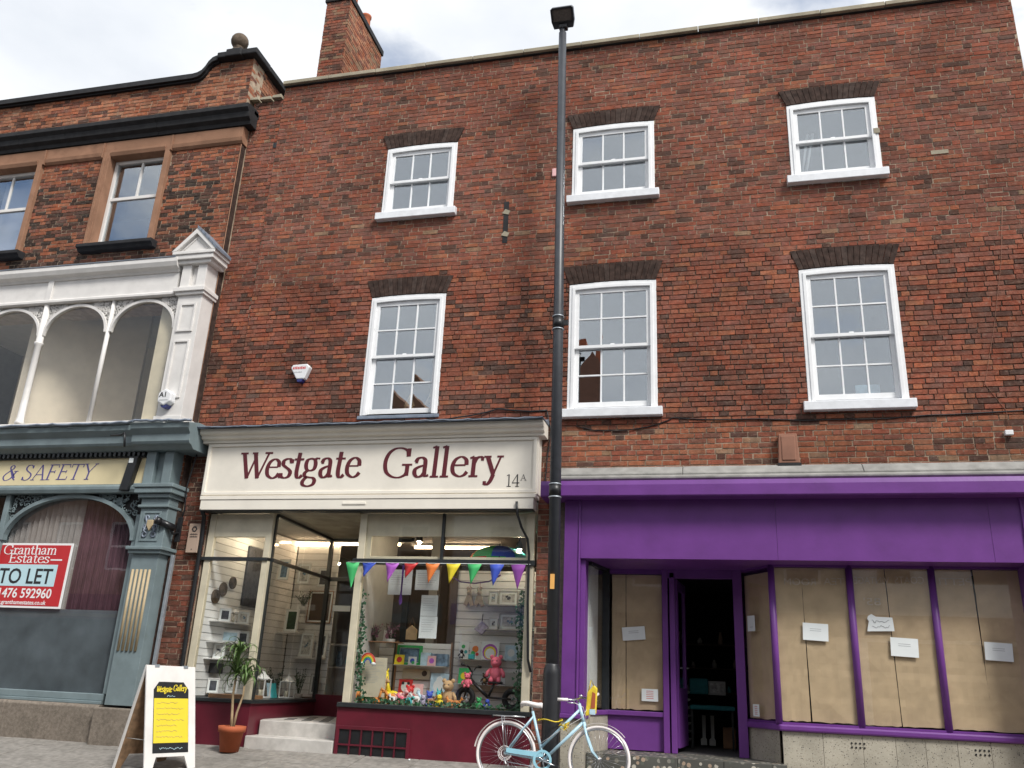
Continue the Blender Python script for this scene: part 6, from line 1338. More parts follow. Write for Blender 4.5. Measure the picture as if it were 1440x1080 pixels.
solo(MB().box(-2.92, -2.66, .74, .80, .882, 1.05), 'card_pack', 'frame_grey', 'grey card pack on the low shelf by the ivy', 'box', bevel=.004); solo(MB().box(-3.60, -3.45, .74, .80, .88, 1.0), 'card_pack', 'box_beige', 'beige card pack at left end of the low shelf', 'box', bevel=.004)
def four_legged(x, y, z, h, m, lab, neck=.0, tail=True, group=None, ry=0.0, spots=None):
    """standing animal toy seen side on: trunk, four legs, neck, head, ears and tail in one body"""
    t = thing('animal_toy', (x, y, z), lab, 'soft toy', group, world_coords=False, rot=(0, 0, ry)); b = MB(); L = h*.42; bz = h*(.52-neck*.22)
    b.ball((0, 0, bz), h*.19, 12, .85, 1.7, .8)
    for sx in (-1, 1):
        for sy in (-1, 1): b.tube([(sx*L*.5, sy*h*.09, bz), (sx*L*.56, sy*h*.09, bz*.45), (sx*L*.56, sy*h*.09, .004)], [h*.085, h*.055, h*.06], 8)
    hx, hz = L*.75+h*.06, bz+h*(.22+neck*.5); b.tube([(L*.5, 0, bz+h*.04), (L*.68, 0, (bz+hz)/2), (hx, 0, hz)], [h*.13, h*.085, h*.09], 8)
    b.ball((hx+h*.02, 0, hz), h*.115, 10, .95); b.ball((hx+h*.13, 0, hz-h*.03), h*.07, 8, .8)
    for s in (-1, 1): b.tube([(hx, s*h*.06, hz+h*.08), (hx-h*.02, s*h*.10, hz+h*.19)], [h*.035, h*.015], 6)
    if tail: b.tube([(-L*.7, 0, bz+h*.05), (-L*1.0, 0, bz+h*.10), (-L*1.1, 0, bz+h*.0)], [h*.04, h*.025, h*.03], 6)
    b.build('body', m, t)
    for s in (-1, 1): MB().ball((hx+h*.07, s*h*.085, hz+h*.035), h*.02, 6).build('eye', 'letter_black', t)
    if spots:
        q = random.Random(int(abs(x)*900)); sm = MB()
        for k in range(9): a = q.uniform(-1, 1); sm.ball((a*L*.62, -h*.145*math.sqrt(max(.1, 1-a*a*.8)), bz+q.uniform(-.07, .09)*h), h*.035, 6)
        sm.build('spots', spots, t)
    return t
# balance bike
bb = thing('balance_bike', (-3.04, .40, .576), 'black children\'s balance bike in the gallery window', 'balance bike')
for (cx, cz, r) in ((-3.36, .715, .138), (-2.73, .715, .138)):
    w_ = MB().torus((cx, .40, cz), r-.032, .032, 'y', 34, 10, 1.1).build('wheel', 'tyre', bb); MB().torus((cx, .40, cz), r-.065, .010, 'y', 30, 6).build('rim', 'cctv_black', w_)
    s_ = MB()
    for i in range(6): a = math.pi*i/3; s_.tube([(cx, .40, cz), (cx+(r-.06)*math.cos(a), .40, cz+(r-.06)*math.sin(a))], .007, 6)
    s_.build('spokes', 'galv', w_); MB().tube([(cx, .36, cz), (cx, .44, cz)], .018, 10).build('hub', 'galv', w_)
f_ = MB()
for s in (-1, 1): f_.tube([(-3.36, .40+s*.045, .715), (-3.325, .40+s*.04, .90)], .012, 8); f_.tube([(-2.73, .40+s*.05, .715), (-3.05, .40+s*.03, .725)], .013, 8)
f_.tube([(-3.325, .40, .90), (-3.29, .40, 1.03)], .017, 10); f_.tube([(-3.315, .40, .95), (-3.18, .40, .83), (-3.05, .40, .725)], .022, 10); f_.tube([(-3.05, .40, .725), (-2.98, .40, .90)], .016, 10); f_.tube([(-3.325, .355, .90), (-3.325, .445, .90)], .016, 8); f_.build('frame', 'cctv_black', bb)
MB().tube([(-3.29, .40, 1.03), (-3.30, .28, 1.09), (-3.34, .20, 1.11)], .011, 8).build('handlebar', 'cctv_black', bb); MB().tube([(-3.29, .40, 1.03), (-3.27, .52, 1.09), (-3.25, .60, 1.10)], .011, 8).build('handlebar', 'cctv_black', bb)
for p, q in (((-3.335, .21, 1.108), (-3.36, .15, 1.118)), ((-3.255, .59, 1.10), (-3.24, .65, 1.10))): MB().tube([p, q], .017, 8).build('grip', 'tyre', bb)
MB().box(-3.05, -2.87, .355, .445, .895, .925).build('saddle', 'tyre', bb, bevel=.012)
# hanging rabbits, pouch
for (x, lb) in ((-3.52, 'limp grey rabbit toy hanging nearer the window middle'), (-3.37, 'limp grey rabbit toy hanging nearer the framed prints')):
    t = thing('hanging_rabbit', (x, .84, 1.88), lb, 'soft toy', 'hanging rabbit toys'); b = MB()
    b.prism([(x-.075, 1.93), (x-.03, 1.90), (x, 1.96), (x+.03, 1.90), (x+.075, 1.92), (x+.03, 2.06), (x, 2.08), (x-.03, 2.06)], 'y', .83, .86); b.ball((x, .83, 2.09), .035, 10)
    for s in (-1, 1): b.tube([(x+s*.015, .83, 2.11), (x+s*.025, .83, 2.17), (x+s*.03, .82, 2.14)], [.012, .016, .008], 6)
    b.build('body', 'taupe', t); MB().tube([(x, .84, 2.10), (x, .86, 2.25)], .004, 5).build('loop', 'heather', t)
t = thing('fabric_pouch', (-3.305, .80, 1.52), 'lavender diamond fabric pouch hanging below the rabbits', 'pouch'); MB().prism([(-3.41, 1.60), (-3.30, 1.52), (-3.20, 1.62), (-3.30, 1.71)], 'y', .79, .83).build('body', 'lavender', t, bevel=.008); MB().tube([(-3.305, .82, 1.70), (-3.31, .86, 1.80)], .006, 5).build('strap', 'letter_black', t)
# mid panel goods
shelf(-4.52, -3.75, .70, .87, 1.09, 'shelf under the green framed toy')
frame(-4.50, -4.14, 1.09, 1.35, .78, 'bright green framed toy picture on the low slatted panel', 'green', 'print_blue', mat_=.01, fw=.03, dep=.05)
q = random.Random(31)
for k in range(7): pass
solo(MB().box(-4.13, -3.985, .72, .80, 1.09, 1.26), 'toy_box', 'sky_card', 'pale blue boxed toy beside the green frame', 'box', bevel=.003); solo(MB().box(-3.97, -3.74, .72, .80, 1.09, 1.25), 'toy_box', 'print_blue', 'dark blue boxed toy at the end of the toy shelf', 'box', bevel=.003)
card(-4.42, -4.22, .68, .90, .72, 'red', 'red panda book leaning on the low slatted panel', 'book', motif=[(0, .55, .32, 'paper'), (-.2, .78, .1, 'letter_black'), (.2, .78, .1, 'letter_black')]); card(-4.21, -4.05, .66, .85, .68, 'pale_pink', 'pale pink book with white label beside the panda book', 'book', motif=[(0, .5, .3, 'paper')])
card(-3.98, -3.72, .70, 1.00, .76, 'sky_card', 'pale blue polar bear picture on the low slatted panel', 'picture card', motif=[(0, .45, .33, 'paper'), (0, .72, .18, 'paper')]); card(-4.42, -4.02, .91, 1.04, .84, 'cream', 'cream banner card over the panda book', 'banner', motif=[(.3, .6, .3, 'wood_dark')])
GK = 'picture cards on the low slatted panel'
card(-4.50, -4.36, 1.09, 1.22, .70, 'gold_yellow', 'small yellow card in front of the green framed toy', group=GK, motif=[(0, .5, .3, 'red')]); card(-4.30, -4.18, 1.09, 1.20, .70, 'paper', 'small white card in front of the green framed toy', group=GK, motif=[(0, .5, .3, 'blue'), (.1, .3, .2, 'green')])
card(-4.02, -3.90, 1.09, 1.22, .70, 'pale_pink', 'small pale pink card before the blue boxed toys', group=GK, motif=[(0, .5, .3, 'violet')]); card(-4.76, -4.62, .60, .82, .82, 'sky_card', 'pale blue card beside the narrow slatted panel', group=GK, motif=[(0, .5, .3, 'green'), (.1, .7, .2, 'gold_yellow')])
card(-2.95, -2.78, 1.20, 1.40, .78, 'sky_card', 'pale blue card at the ivy end of the card shelf', group=GC, motif=[(0, .5, .3, 'paper')]); card(-3.57, -3.42, .88, 1.08, .72, 'green', 'green card on the low shelf behind the front wheel', group=GC, motif=[(0, .5, .3, 'gold_yellow')])
card(-4.74, -4.60, 1.385, 1.55, .80, 'frame_white', 'white card behind the purple heather', group=GK, motif=[(0, .5, .3, 'heather')])
# rainbow, notice, heather, house, papers, ribbon
t = thing('felt_rainbow', (-4.67, .16, 1.05), 'small felt rainbow hanging at the ivy side of the window', 'ornament')
for i, m_ in enumerate(('red', 'orange', 'gold_yellow', 'green', 'blue')):
    r = .105-i*.015; MB().tube([(-4.67+r*math.cos(math.pi*k/12), .16, 1.08+r*1.2*math.sin(math.pi*k/12)) for k in range(13)], .009, 6).build('band', m_, t)
for s in (-1, 1): MB().ball((-4.67+s*.085, .16, 1.075), .035, 8, .7).build('cloud', 'paper', t)
t = thing('window_notice', (-4.61, .28, .70), 'tall cream notice standing below the felt rainbow', 'notice'); MB().box(-4.78, -4.44, .28, .286, .66, 1.16).build('sheet', 'cream', t)
for i in range(14): MB().box(-4.74, -4.74+random.Random(i).uniform(.12, .26), .2785, .2798, 1.10-i*.02, 1.104-i*.02).build('print', 'print_grey', t)
def flowers(x0, x1, y, z, h, m, n, lab, pot=None):
    t = thing('flower_bunch', ((x0+x1)/2, y, z), lab, 'plant'); q = random.Random(int(abs(x0)*100)); st = MB(); fl = MB()
    for i in range(n):
        bx0 = q.uniform(x0*.4+x1*.6, x0*.6+x1*.4); tx_ = q.uniform(x0, x1); tz = z+h*q.uniform(.5, 1); st.tube([(bx0, y, z), (tx_, y+q.uniform(-.06, .06), tz)], .003, 4)
        for k in range(9): u = q.uniform(.4, 1.0); fl.tri_leaf((bx0+(tx_-bx0)*u, y+q.uniform(-.05, .05), z+(tz-z)*u), (q.uniform(-1, 1), q.uniform(-1, 1), q.uniform(0, 1)), .035, .018, (q.random(), q.random(), q.random()))
    st.build('stems', 'leaf_dark', t); fl.build('blossom', m, t, recalc=False)
    if pot: MB().lathe([(.05, z-.1), (.065, z+.02)], (x0+x1)/2, y, 12).build('pot', pot, t)
    return t
shelf(-4.85, -4.40, .5, .75, 1.38, 'brown ledge holding the purple heather', 'wood')
flowers(-4.90, -4.66, .6, 1.38, .24, 'heather', 16, 'purple heather bunch on the brown ledge near the ivy'); flowers(-4.66, -4.44, .62, 1.40, .24, 'heather', 16, 'purple heather bunch on the brown ledge near the hanging house', pot='frame_grey')
t = thing('wooden_house', (-4.25, .6, 1.44), 'tiny wooden house ornament hanging inside the window', 'ornament'); MB().prism([(-4.32, 1.42), (-4.17, 1.42), (-4.17, 1.55), (-4.245, 1.61), (-4.32, 1.55)], 'y', .58, .62).build('body', 'wood_pale', t); MB().tube([(-4.30, .6, 1.56), (-4.245, .6, 1.72), (-4.19, .6, 1.56)], .003, 4).build('string', 'wood', t)
def pap(x0, x1, z0, z1, y, lab):
    t = thing('paper_sheet', ((x0+x1)/2, y, z0), lab, 'paper', 'white paper sheets hung in the gallery window'); MB().box(x0, x1, y, y+.002, z0, z1).build('sheet', 'paper', t)
    for i in range(6): MB().box(x0+.03, x1-.04-.02*(i % 3), y-.0012, y-.0004, z1-.05-i*.03, z1-.046-i*.03).build('print', 'print_grey', t)
pap(-4.53, -4.19, 1.99, 2.33, .3, 'white paper sheet hung under the violet and red flags'); pap(-4.14, -3.80, 2.06, 2.33, .3, 'white paper sheet hung under the orange and yellow flags'); pap(-4.04, -3.80, 1.72, 1.995, .32, 'upper of two white sheets hung in a column'); pap(-4.04, -3.79, 1.43, 1.715, .32, 'lower of two white sheets hung in a column')
solo(MB().prism([(-4.31, 2.38), (-4.28, 2.38), (-4.285, 2.0), (-4.27, 1.88), (-4.30, 1.84), (-4.32, 1.9), (-4.305, 2.05)], 'y', .2, .206), 'purple_ribbon', 'purple_cloth', 'narrow dark purple ribbon hanging below the bunting', 'ribbon')
solo(MB().tube([(-3.72, .5, 2.28), (-3.55, .5, 2.20), (-3.35, .5, 2.185), (-3.15, .5, 2.21), (-2.98, .48, 2.30)], .010, 6), 'purple_garland', 'purple_cloth', 'dark purple garland swagged over the hanging rabbits', 'garland')
# bunting
bu = thing('rainbow_bunting', (-3.75, .05, 2.12), 'string of rainbow coloured triangular flags across the gallery window', 'bunting')
MB().tube([(-5.0, -.075, 2.375), (-4.0, -.06, 2.372), (-2.45, -.06, 2.375)], .004, 5).build('string', 'paper', bu)
cols = [('green', -4.92, 0), ('blue', -4.68, 1), ('violet', -4.35, .7), ('red', -4.08, 1), ('orange', -3.78, .6), ('gold_yellow', -3.49, .6), ('green', -3.20, .5), ('blue', -2.90, .5), ('violet', -2.61, 0)]
for m_, cx, fold in cols:
    hw, L = .10, .34; tipx, tipz = cx+fold*-.075, 2.375-L*(1-.38*fold)
    n = 4; vs = []
    y0 = -.075 if cx < -4.85 else -.06
    for j in range(n+1):
        u = j/n; cz = .012*math.sin(cx*9)
        for i in range(3):
            s = (i-1)*(1-u); vs.append((cx*(1-u)+tipx*u+s*hw, y0+.012*math.sin(3*s+u*4*fold+cx), (2.372+cz*.4*s)*(1-u)+(tipz+cz)*u))
    b = MB(); b.add(vs, [(j*3+i, j*3+i+1, (j+1)*3+i+1, (j+1)*3+i) for j in range(n) for i in range(2)], True); o = b.build('flag', m_, bu, recalc=False); o.modifiers.new('t', 'SOLIDIFY').thickness = .001
# umbrella
um = thing('rainbow_umbrella', (-3.05, .62, 2.50), 'open rainbow umbrella hung high in the gallery window', 'umbrella'); cc_ = ['orange', 'gold_yellow', 'green', 'teal', 'blue', 'violet', 'red', 'red']
for i in range(8):
    a0, a1 = 2*math.pi*i/8, 2*math.pi*(i+1)/8; vs = []; n = 5
    for j in range(n+1):
        u = j/n; r = .43*math.sin(u*1.45)/math.sin(1.45); z = 2.50+.21*math.cos(u*1.5)
        for a in (a0, (a0+a1)/2, a1): k = 1 if a != (a0+a1)/2 else .97; vs.append((-3.05+r*k*math.cos(a), .62+r*k*math.sin(a), z))
    b = MB(); b.add(vs, [(j*3+q_, j*3+q_+1, (j+1)*3+q_+1, (j+1)*3+q_) for j in range(n) for q_ in range(2)], True); b.build('canopy_panel', ['violet', 'blue', 'green', 'red', 'orange', 'green', 'blue', 'teal'][i], um, recalc=False)
MB().tube([(-3.05, .62, 2.45), (-3.05, .62, 2.76)], .008, 6).build('shaft', 'cctv_black', um)
# ivy garlands
def ivy(pts, n, lab, sp=.05):
    t = thing('ivy_garland', pts[0], lab, 'garland', 'ivy garlands'); q = random.Random(n); P = []
    for a, b in zip(pts, pts[1:]):
        for i in range(8): u = i/8; P.append((a[0]+(b[0]-a[0])*u+q.uniform(-.015, .015), a[1]+(b[1]-a[1])*u, a[2]+(b[2]-a[2])*u))
    P.append(pts[-1]); MB().tube(P, .005, 5).build('vine', 'leaf_dark', t); lf = MB()
    for i in range(n):
        p = q.choice(P); c = Vector((p[0]+q.gauss(0, sp*.7), p[1]+q.uniform(-.04, .04), p[2]+q.uniform(-.05, .05))); d = Vector((q.uniform(-1, 1), q.uniform(-.6, .2), q.uniform(-1.2, .4))); s = q.uniform(.022, .042)
        d.normalize(); nn = Vector((q.uniform(-.4, .4), -1, q.uniform(-.4, .4))); u = d.cross(nn).normalized()
        lf.add([c, c+d*s*.2+u*s*.55, c+d*s*.7+u*s*.3, c+d*s*1.2, c+d*s*.7-u*s*.3, c+d*s*.2-u*s*.55], [(0, 1, 2, 3), (0, 3, 4, 5)])
    lf.build('leaves', 'leaf_ivy', t, recalc=False)
ivy([(-4.86, .10, 2.05), (-4.80, .12, 1.7), (-4.78, .12, 1.3), (-4.74, .1, .95), (-4.70, .12, .62)], 260, 'ivy garland climbing the side nearest the steps'); ivy([(-2.56, .10, 2.05), (-2.60, .12, 1.7), (-2.56, .12, 1.3), (-2.60, .12, .9), (-2.56, .12, .62)], 280, 'ivy garland climbing the side nearest the lamp post')
ivy([(-4.72, .14, .60), (-4.2, .16, .60), (-3.6, .14, .60), (-3.1, .16, .60), (-2.58, .14, .60)], 420, 'ivy garland lying along the window bottom', .06)
# animal toys along the bottom
AN = [(-4.70, .36, .26, 'green', 'green dinosaur toy at the ivy end of the toy row', 'horn'), (-4.62, .5, .3, 'tan', 'tan camel toy behind the dinosaur', 'round'), (-4.47, .36, .28, 'gold_yellow', 'yellow giraffe toy next to the tan camel', 'horn'), (-4.36, .32, .20, 'toy_orange', 'orange fox toy in the toy row', 'horn'), (-4.24, .34, .22, 'pale_pink', 'pale pink pig toy in the toy row', 'round'), (-4.13, .40, .26, 'red', 'red bear toy in the toy row', 'round'),
      (-4.02, .34, .18, 'frame_white', 'white sheep toy in the toy row', 'round'), (-3.93, .36, .2, 'sky_card', 'pale blue elephant toy in the toy row', 'round'), (-3.83, .34, .2, 'blue', 'blue bear toy in the toy row', 'round'), (-3.72, .4, .22, 'teal', 'teal owl toy in the toy row', 'horn'), (-3.60, .40, .36, 'tan', 'tall tan bear toy by the balance bike', 'round'), (-3.52, .28, .15, 'toy_orange', 'low orange tiger toy by the balance bike', 'round'), (-3.42, .25, .14, 'toy_orange', 'orange cat toy under the balance bike wheel', 'horn')]
AN += [(-4.55, .28, .17, 'toy_orange', 'orange lion toy in front of the yellow giraffe', 'round'), (-4.42, .52, .36, 'gold_yellow', 'tall yellow spotted giraffe toy standing behind the row', 'horn'), (-4.30, .24, .15, 'frame_white', 'small white rabbit toy in front of the pink pig', 'long'), (-4.18, .24, .16, 'pink', 'small pink pig toy in front of the red bear', 'round'), (-4.07, .22, .14, 'teal', 'small teal turtle toy at the window bottom', 'round'), (-3.88, .24, .15, 'lavender', 'small lavender mouse toy at the window bottom', 'round'), (-3.77, .24, .16, 'wood', 'small brown dog toy at the window bottom', 'long'), (-3.66, .24, .17, 'gold_yellow', 'small yellow duck toy at the window bottom', 'none'), (-4.80, .30, .20, 'toy_orange', 'orange hedgehog toy tucked beside the ivy', 'round'), (-3.14, .28, .15, 'green', 'small green frog toy under the balance bike frame', 'round'), (-3.02, .26, .14, 'blue', 'small blue bird toy under the balance bike frame', 'none')]
QUAD = {'dinosaur': .7, 'camel': .5, 'giraffe': 1.0, 'fox': .1, 'pig': .0, 'sheep': .1, 'elephant': .2, 'tiger': .1, 'lion': .15, 'dog': .15, 'cat': .1, 'hedgehog': -.1, 'turtle': -.1}
for (x, y, h, m_, lb, er) in AN:
    kq = [k for k in QUAD if k in lb.split()]
    if kq: four_legged(x, y, .576, h*1.05, m_, lb, QUAD[kq[0]], group='animal toys along the window bottom', ry=R(random.Random(int(x*100)).choice([0, 20, 160, 200, -15])), spots={'giraffe': 'wood', 'tiger': 'letter_black', 'camel': None}.get(kq[0]))
    else: toy('animal_toy', x, y, .576, h*1.12, m_, lb, 'soft toy', er, group='animal toys along the window bottom', m2='paper' if m_ in ('red', 'blue') else None)
# interior posts and dark furniture beyond the window
for (x, y) in ((-5.08, 1.55), (-4.40, 1.9)): solo(MB().box(x-.07, x+.07, y-.07, y+.07, .36, 3.1), 'interior_post', 'room_white', 'white square post inside the gallery behind the %s' % ('heather' if x < -4.6 else 'hanging papers'), 'post', bevel=.004)
solo(MB().box(-4.0, -3.72, 1.4, 1.45, .36, 2.4), 'door_leaf', 'wood_dark', 'dark brown panel behind the column of white sheets', 'panel', bevel=.004)

# ---------------- left display: slatted side wall with prints, discs, lanterns
t = thing('slatwall_panel', (-7.19, 1.2, .55), 'white slatted side wall with woven discs and small prints', 'display panel'); MB().box(-7.215, -7.20, .06, 2.6, .55, 3.05).build('backing', 'frame_grey', t); z = .56
while z < 3.0: MB().box(-7.20, -7.186, .06, 2.6, z+.005, z+.10).build('slat', 'slatwall', t); z += .105
t = thing('slatwall_panel', (-6.8, 2.62, .55), 'slatted back panel of the display beside the steps', 'display panel'); MB().box(-7.18, -6.40, 2.64, 2.66, .55, 3.05).build('backing', 'frame_grey', t); z = .56
while z < 3.0: MB().box(-7.18, -6.40, 2.62, 2.64, z+.005, z+.10).build('slat', 'slatwall', t); z += .105
for (y, z, r, lb) in ((.30, 1.91, .10, 'lowest of three dark woven discs'), (.47, 2.03, .10, 'middle of three dark woven discs'), (.70, 2.15, .09, 'highest of three dark woven discs')):
    b = MB(); b.disc((y, z), r, 'x', -7.185, -7.165, 26)
    for k in range(1, 5): b.torus((-7.163, y, z), r*k/4.6, .006, 'x', 24, 5)
    solo(b, 'woven_disc', 'woven', lb, 'wall disc', 'woven discs')
def wshelf(y0, y1, z, lab): return solo(MB().box(-7.185, -7.03, y0, y1, z-.012, z), 'display_shelf', 'frame_white', lab, 'shelf')
wshelf(.25, 1.35, 1.575, 'shelf under the row of three white box prints'); wshelf(.25, 1.35, 1.29, 'shelf under the open picture book'); wshelf(.25, 1.35, 1.06, 'low shelf in the display beside the steps')
def wframe(y, z, w, h, lab, art='print_art', fm='frame_white'): return frame(-7.10-w/2, -7.10+w/2, z, z+h, y, lab, fm, art, 'small prints on the slatted side wall', ry=R(38), mat_=.02)
wframe(.50, 1.575, .17, .19, 'white frame with dark print on the shelf below the discs', 'print_dark'); wframe(1.01, 1.575, .17, .19, 'white box print at the far end of the upper shelf'); wframe(.72, 1.29, .26, .18, 'pale blue open picture beside the yucca leaves', 'sky_card'); wframe(1.08, 1.29, .17, .19, 'framed dark sketch on the middle shelf', 'print_dark'); wframe(.48, 1.06, .16, .22, 'white framed print on the low shelf', 'print_art'); wframe(.46, .60, .16, .20, 'white frame with oval print at window bottom', 'print_dark'); wframe(.95, .60, .16, .22, 'white frame behind the yucca stems')
solo(MB().box(-7.18, -7.05, .42, .58, .86, 1.0), 'dark_box', 'letter_black', 'small black box on the slatted side wall', 'box', bevel=.005)
solo(MB().box(-7.184, -7.15, 1.0, 1.6, 1.85, 2.75), 'dark_canvas', 'print_dark', 'tall dark canvas on the slatted side wall', 'picture', bevel=.004)
def lantern(x, y, z, h, lab, m='frame_white'):
    t = thing('lantern', (x, y, z), lab, 'lantern', 'white lanterns in the gallery windows'); w = h*.26
    f = MB(); f.box(x-w, x+w, y-w, y+w, z, z+h*.06); f.box(x-w, x+w, y-w, y+w, z+h*.66, z+h*.70)
    for sx in (-1, 1):
        for sy in (-1, 1): f.box(x+sx*w*.9-h*.02, x+sx*w*.9+h*.02, y+sy*w*.9-h*.02, y+sy*w*.9+h*.02, z+h*.06, z+h*.66)
    f.build('frame', m, t); MB().lathe([(w*1.25, z+h*.70), (w*.3, z+h*.90), (w*.3, z+h*.95)], x, y, 4, False).build('roof', m, t); MB().torus((x, y, z+h), h*.05, h*.012, 'y', 14, 5).build('handle', m, t)
    MB().lathe([(w*.4, z+h*.06), (w*.4, z+h*.3)], x, y, 10).build('candle', 'cream', t)
lantern(-6.58, .9, .556, .38, 'tall white lantern at the foot of the lobby glass'); lantern(-6.46, 1.45, .556, .34, 'white lantern farther back along the lobby glass'); lantern(-7.10, .76, 1.575, .22, 'small white lantern between the two box prints')
for (x, y, m_, lb) in ((-6.62, 1.18, 'sky_card', 'pale blue book leaning beside the tall lantern'), (-6.60, 1.24, 'teal', 'teal book leaning beside the tall lantern')): solo(MB().prism([(x, .556), (x+.03, .556), (x-.02, .76), (x-.05, .76)], 'y', y, y+.14), 'upright_book', m_, lb, 'book')
solo(MB().lathe([(.04, .80), (.065, .84), (.07, .90), (.045, .94), (.035, .93)], -6.42, .30, 12), 'amber_lamp', 'clear_amber', 'small yellow glass ornament behind the yucca leaves', 'ornament')
for (x0, x1, y, z, h, lb) in ((-6.95, -6.6, 1.6, .60, .42, 'dark leafy plant behind the tall lantern'), (-6.6, -6.38, 1.9, .60, .40, 'dark leafy plant near the lobby corner'), (-6.15, -5.85, 2.9, 1.45, .5, 'dark leafy plant inside the lobby door'), (-7.0, -6.7, 2.4, 1.95, .3, 'dark trailing plant high in the lobby display')):
    flowers(x0, x1, y, z, h, 'leaf_dark', 18, lb, pot='frame_grey')
GB = 'prints seen through the lobby glass'
frame(-7.17, -6.97, 2.35, 2.69, 2.0, 'white unframed print high in the lobby display, nearest the street', art='print_blue', group=GB); frame(-6.95, -6.72, 2.32, 2.66, 2.25, 'middle of the three high prints in the lobby display', art='print_art', group=GB); frame(-6.70, -6.46, 2.30, 2.62, 2.5, 'high print in the lobby display nearest the lobby corner', art='print_dark', group=GB)
frame(-7.10, -6.86, 1.55, 1.92, 2.3, 'grey tree print on the lobby display shelf', art='leaf_dark', group=GB); frame(-6.86, -6.62, 1.17, 1.56, 2.45, 'large white flower print in the lobby display', art='print_art', group=GB); frame(-6.60, -6.42, 1.17, 1.56, 2.55, 'tall white bird print in the lobby display', art='print_dark', group=GB)
solo(MB().box(-7.0, -6.42, 2.40, 2.60, 1.145, 1.165), 'display_shelf', 'frame_white', 'white shelf under the flower print in the lobby display', 'shelf'); solo(MB().box(-7.16, -6.84, 2.20, 2.50, 1.525, 1.545), 'display_shelf', 'frame_white', 'white shelf under the grey tree print', 'shelf')
frame(-6.86, -6.42, 1.72, 2.25, 2.58, 'large brown framed picture at the back of the lobby display', 'wood', 'wood_dark', group=GB); frame(-6.62, -6.46, .60, .92, 2.5, 'dark patterned print low at the back of the lobby display', 'frame_grey', 'print_dark', group=GB)
ws = thing('white_shelf_unit', (-6.2, 3.1, .36), 'white cube shelf unit seen through the lobby end pane', 'shelf')
MB().ring([(-6.60, .36), (-5.95, .36), (-5.95, 1.42), (-6.60, 1.42)], [(-6.57, .39), (-5.98, .39), (-5.98, 1.39), (-6.57, 1.39)], 'y', 3.0, 3.3).build('frame', 'frame_white', ws); MB().box(-6.57, -5.98, 3.0, 3.3, 1.03, 1.05).build('shelf', 'frame_white', ws); MB().box(-6.57, -5.98, 3.29, 3.3, .39, 1.39).build('back', 'room_white', ws)
for (x, z, m_, lb) in ((-6.42, 1.05, 'print_blue', 'dark blue vase on the white cube shelf'), (-6.25, 1.05, 'teal', 'small teal vase on the white cube shelf'), (-6.45, .39, 'taupe', 'tall beige vase low on the white cube shelf'), (-6.28, .39, 'wood_pale', 'pale wooden vase low on the white cube shelf')): solo(MB().lathe([(.04, z), (.07, z+.08), (.05, z+.17), (.03, z+.21), (.04, z+.25)], x, 3.12, 14), 'vase', m_, lb, 'vase', 'vases on the white cube shelf')
solo(MB().box(-6.20, -5.90, 2.17, 2.175, 1.89, 1.98), 'door_notice', 'paper', 'white notice on the lobby end pane', 'notice')
# upper windows: ornaments and clutter on the inner sills
for (x, lb) in ((-4.42, 'pale wooden tree ornament by the middle of the window sill'), (-4.11, 'pale wooden tree ornament nearest the window frame')):
    b = MB()
    for (z, w_, h) in ((4.60, .10, .13), (4.69, .085, .12)): b.ring([(x-w_, z), (x+w_, z), (x, z+h+.06)], [(x-w_+.03, z+.015), (x+w_-.03, z+.015), (x, z+h+.02)], 'y', .20+.01*(z > 4.65), .22+.01*(z > 4.65))
    b.box(x-.012, x+.012, .205, .225, 4.54, 4.6); solo(b, 'wooden_tree', 'wood_pale', lb, 'ornament', 'wooden tree ornaments')
solo(MB().box(-4.74, -4.12, .24, .30, 7.88, 8.0), 'paper_stack', 'paper', 'white papers leaning inside the top floor window over the gallery', 'paper', bevel=.003)
for (x0, x1, lb) in ((1.27, 1.42, 'white pole leaning inside the top floor window, nearer the frame'), (1.32, 1.50, 'white pole leaning inside the top floor window, farther from the frame')): solo(MB().tube([(x0, .3, 7.9), (x1, .32, 8.75)], .018, 8), 'leaning_pole', 'frame_white', lb, 'pole', 'leaning white poles')
solo(MB().box(1.62, 2.2, .9, 1.1, 7.95, 8.35), 'reflection_block', 'wood_pale', 'pale brown block standing in for a reflected band, top floor window on the far right', 'chest', bevel=.01)  # brown block added in place of a reflection in the glass
solo(MB().box(1.75, 2.05, .3, .34, 4.55, 4.80), 'pale_box', 'sky_card', 'pale blue box inside the first floor window above purple shop', 'box', bevel=.005)
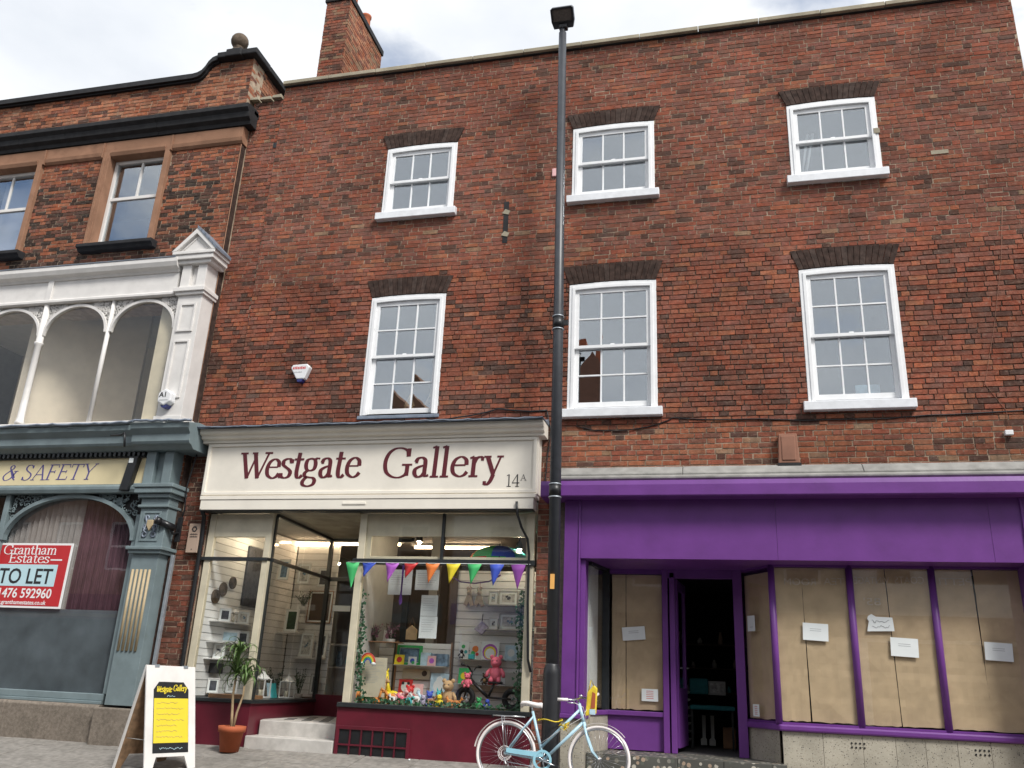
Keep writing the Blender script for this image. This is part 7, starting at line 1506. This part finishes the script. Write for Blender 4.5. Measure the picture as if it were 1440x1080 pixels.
# ================================================================== the far side of the street, seen only in the glass
def far_house(x0, x1, h, gable, wallm, lab, shop):
    y0, y1 = -14.2, -20.0; t = thing('opposite_house', ((x0+x1)/2, y0, -.5), lab, 'building', 'houses across the street')
    nwin = max(1, int((x1-x0)/1.9)); o_ = []
    for k in range(nwin):
        cx = x0+(x1-x0)*(k+.5)/nwin
        for z in (3.9, 6.6):
            if z+1.7 < h-.3: o_.append((cx-.5, cx+.5, z, z+1.6))
    o_.append((x0+.35, x1-.35, -.2, 2.4)); m = MB()
    for a, b, c, d in cells(x0, x1, -.6, h, o_): m.box(a, b, y0-.35, y0, c, d)
    m.box(x0, x1, y1, y1+.3, -.6, h); m.build('wall', wallm, t)
    for (a, b, c, d) in o_:
        w = MB().ring([(a, c), (b, c), (b, d), (a, d)], [(a+.07, c+.07), (b-.07, c+.07), (b-.07, d-.07), (a+.07, d-.07)], 'y', y0-.16, y0-.06).build('window' if c > 1 else 'shop_window', 'white_old' if c > 1 else shop, t)
        MB().box(a+.07, b-.07, y0-.13, y0-.12, c+.07, d-.07).build('pane', 'room_dark', w)
        if c > 1: MB().box(a+.07, b-.07, y0-.115, y0-.08, (c+d)/2-.03, (c+d)/2+.03).build('sash', 'white_old', w)
    MB().box(x0+.1, x1-.1, y0, y0+.12, 2.5, 3.1).build('fascia', shop, t)
    r = MB()
    if gable: r.prism([(x0, h), (x1, h), ((x0+x1)/2, h+gable)], 'y', y1, y0)
    else: r.prism([(y0+.25, h), (y1, h), ((y0+y1)/2, h+1.8)], 'x', x0, x1)
    rf = r.build('roof', wallm if gable else 'roof_tile', t)
    if gable: MB().box(x1-.9, x1-.5, y0-3.2, y0-2.4, h, h+2.0).build('chimney', 'terracotta_pot', rf)
far_house(-25, -18.6, 7.6, 0, 'sandstone', 'tan house across the street, farthest along', 'maroon'); far_house(-18.5, -13.1, 7.6, 0, 'white_old', 'white house across the street opposite the arcaded bay', 'letter_black'); far_house(-13, -8.2, 7.9, 2.4, 'sandstone', 'gabled house across the street opposite the gallery', 'greygreen')
far_house(-8.1, -4.9, 6.8, 0, 'white_old', 'low white house across the street', 'blue'); far_house(-4.8, -3.5, 10.2, 1.0, 'vent_terracotta', 'narrow tall brick house across the street', 'maroon'); far_house(-3.4, 3.2, 6.4, 0, 'coping_stone', 'buff stone house across the street behind the viewer', 'letter_black'); far_house(3.3, 10.5, 6.4, 0, 'white_old', 'white house across the street opposite the purple shop', 'maroon'); far_house(10.6, 18, 6.8, 0, 'vent_terracotta', 'brick house across the street at the near end', 'greygreen')
fp_ = plane_sheet('far_pavement', -60, 60, [-14.4, -12.4], [-0.33, -0.36], 'slab'); fp_['label'] = 'grey pavement on the far side of the street'
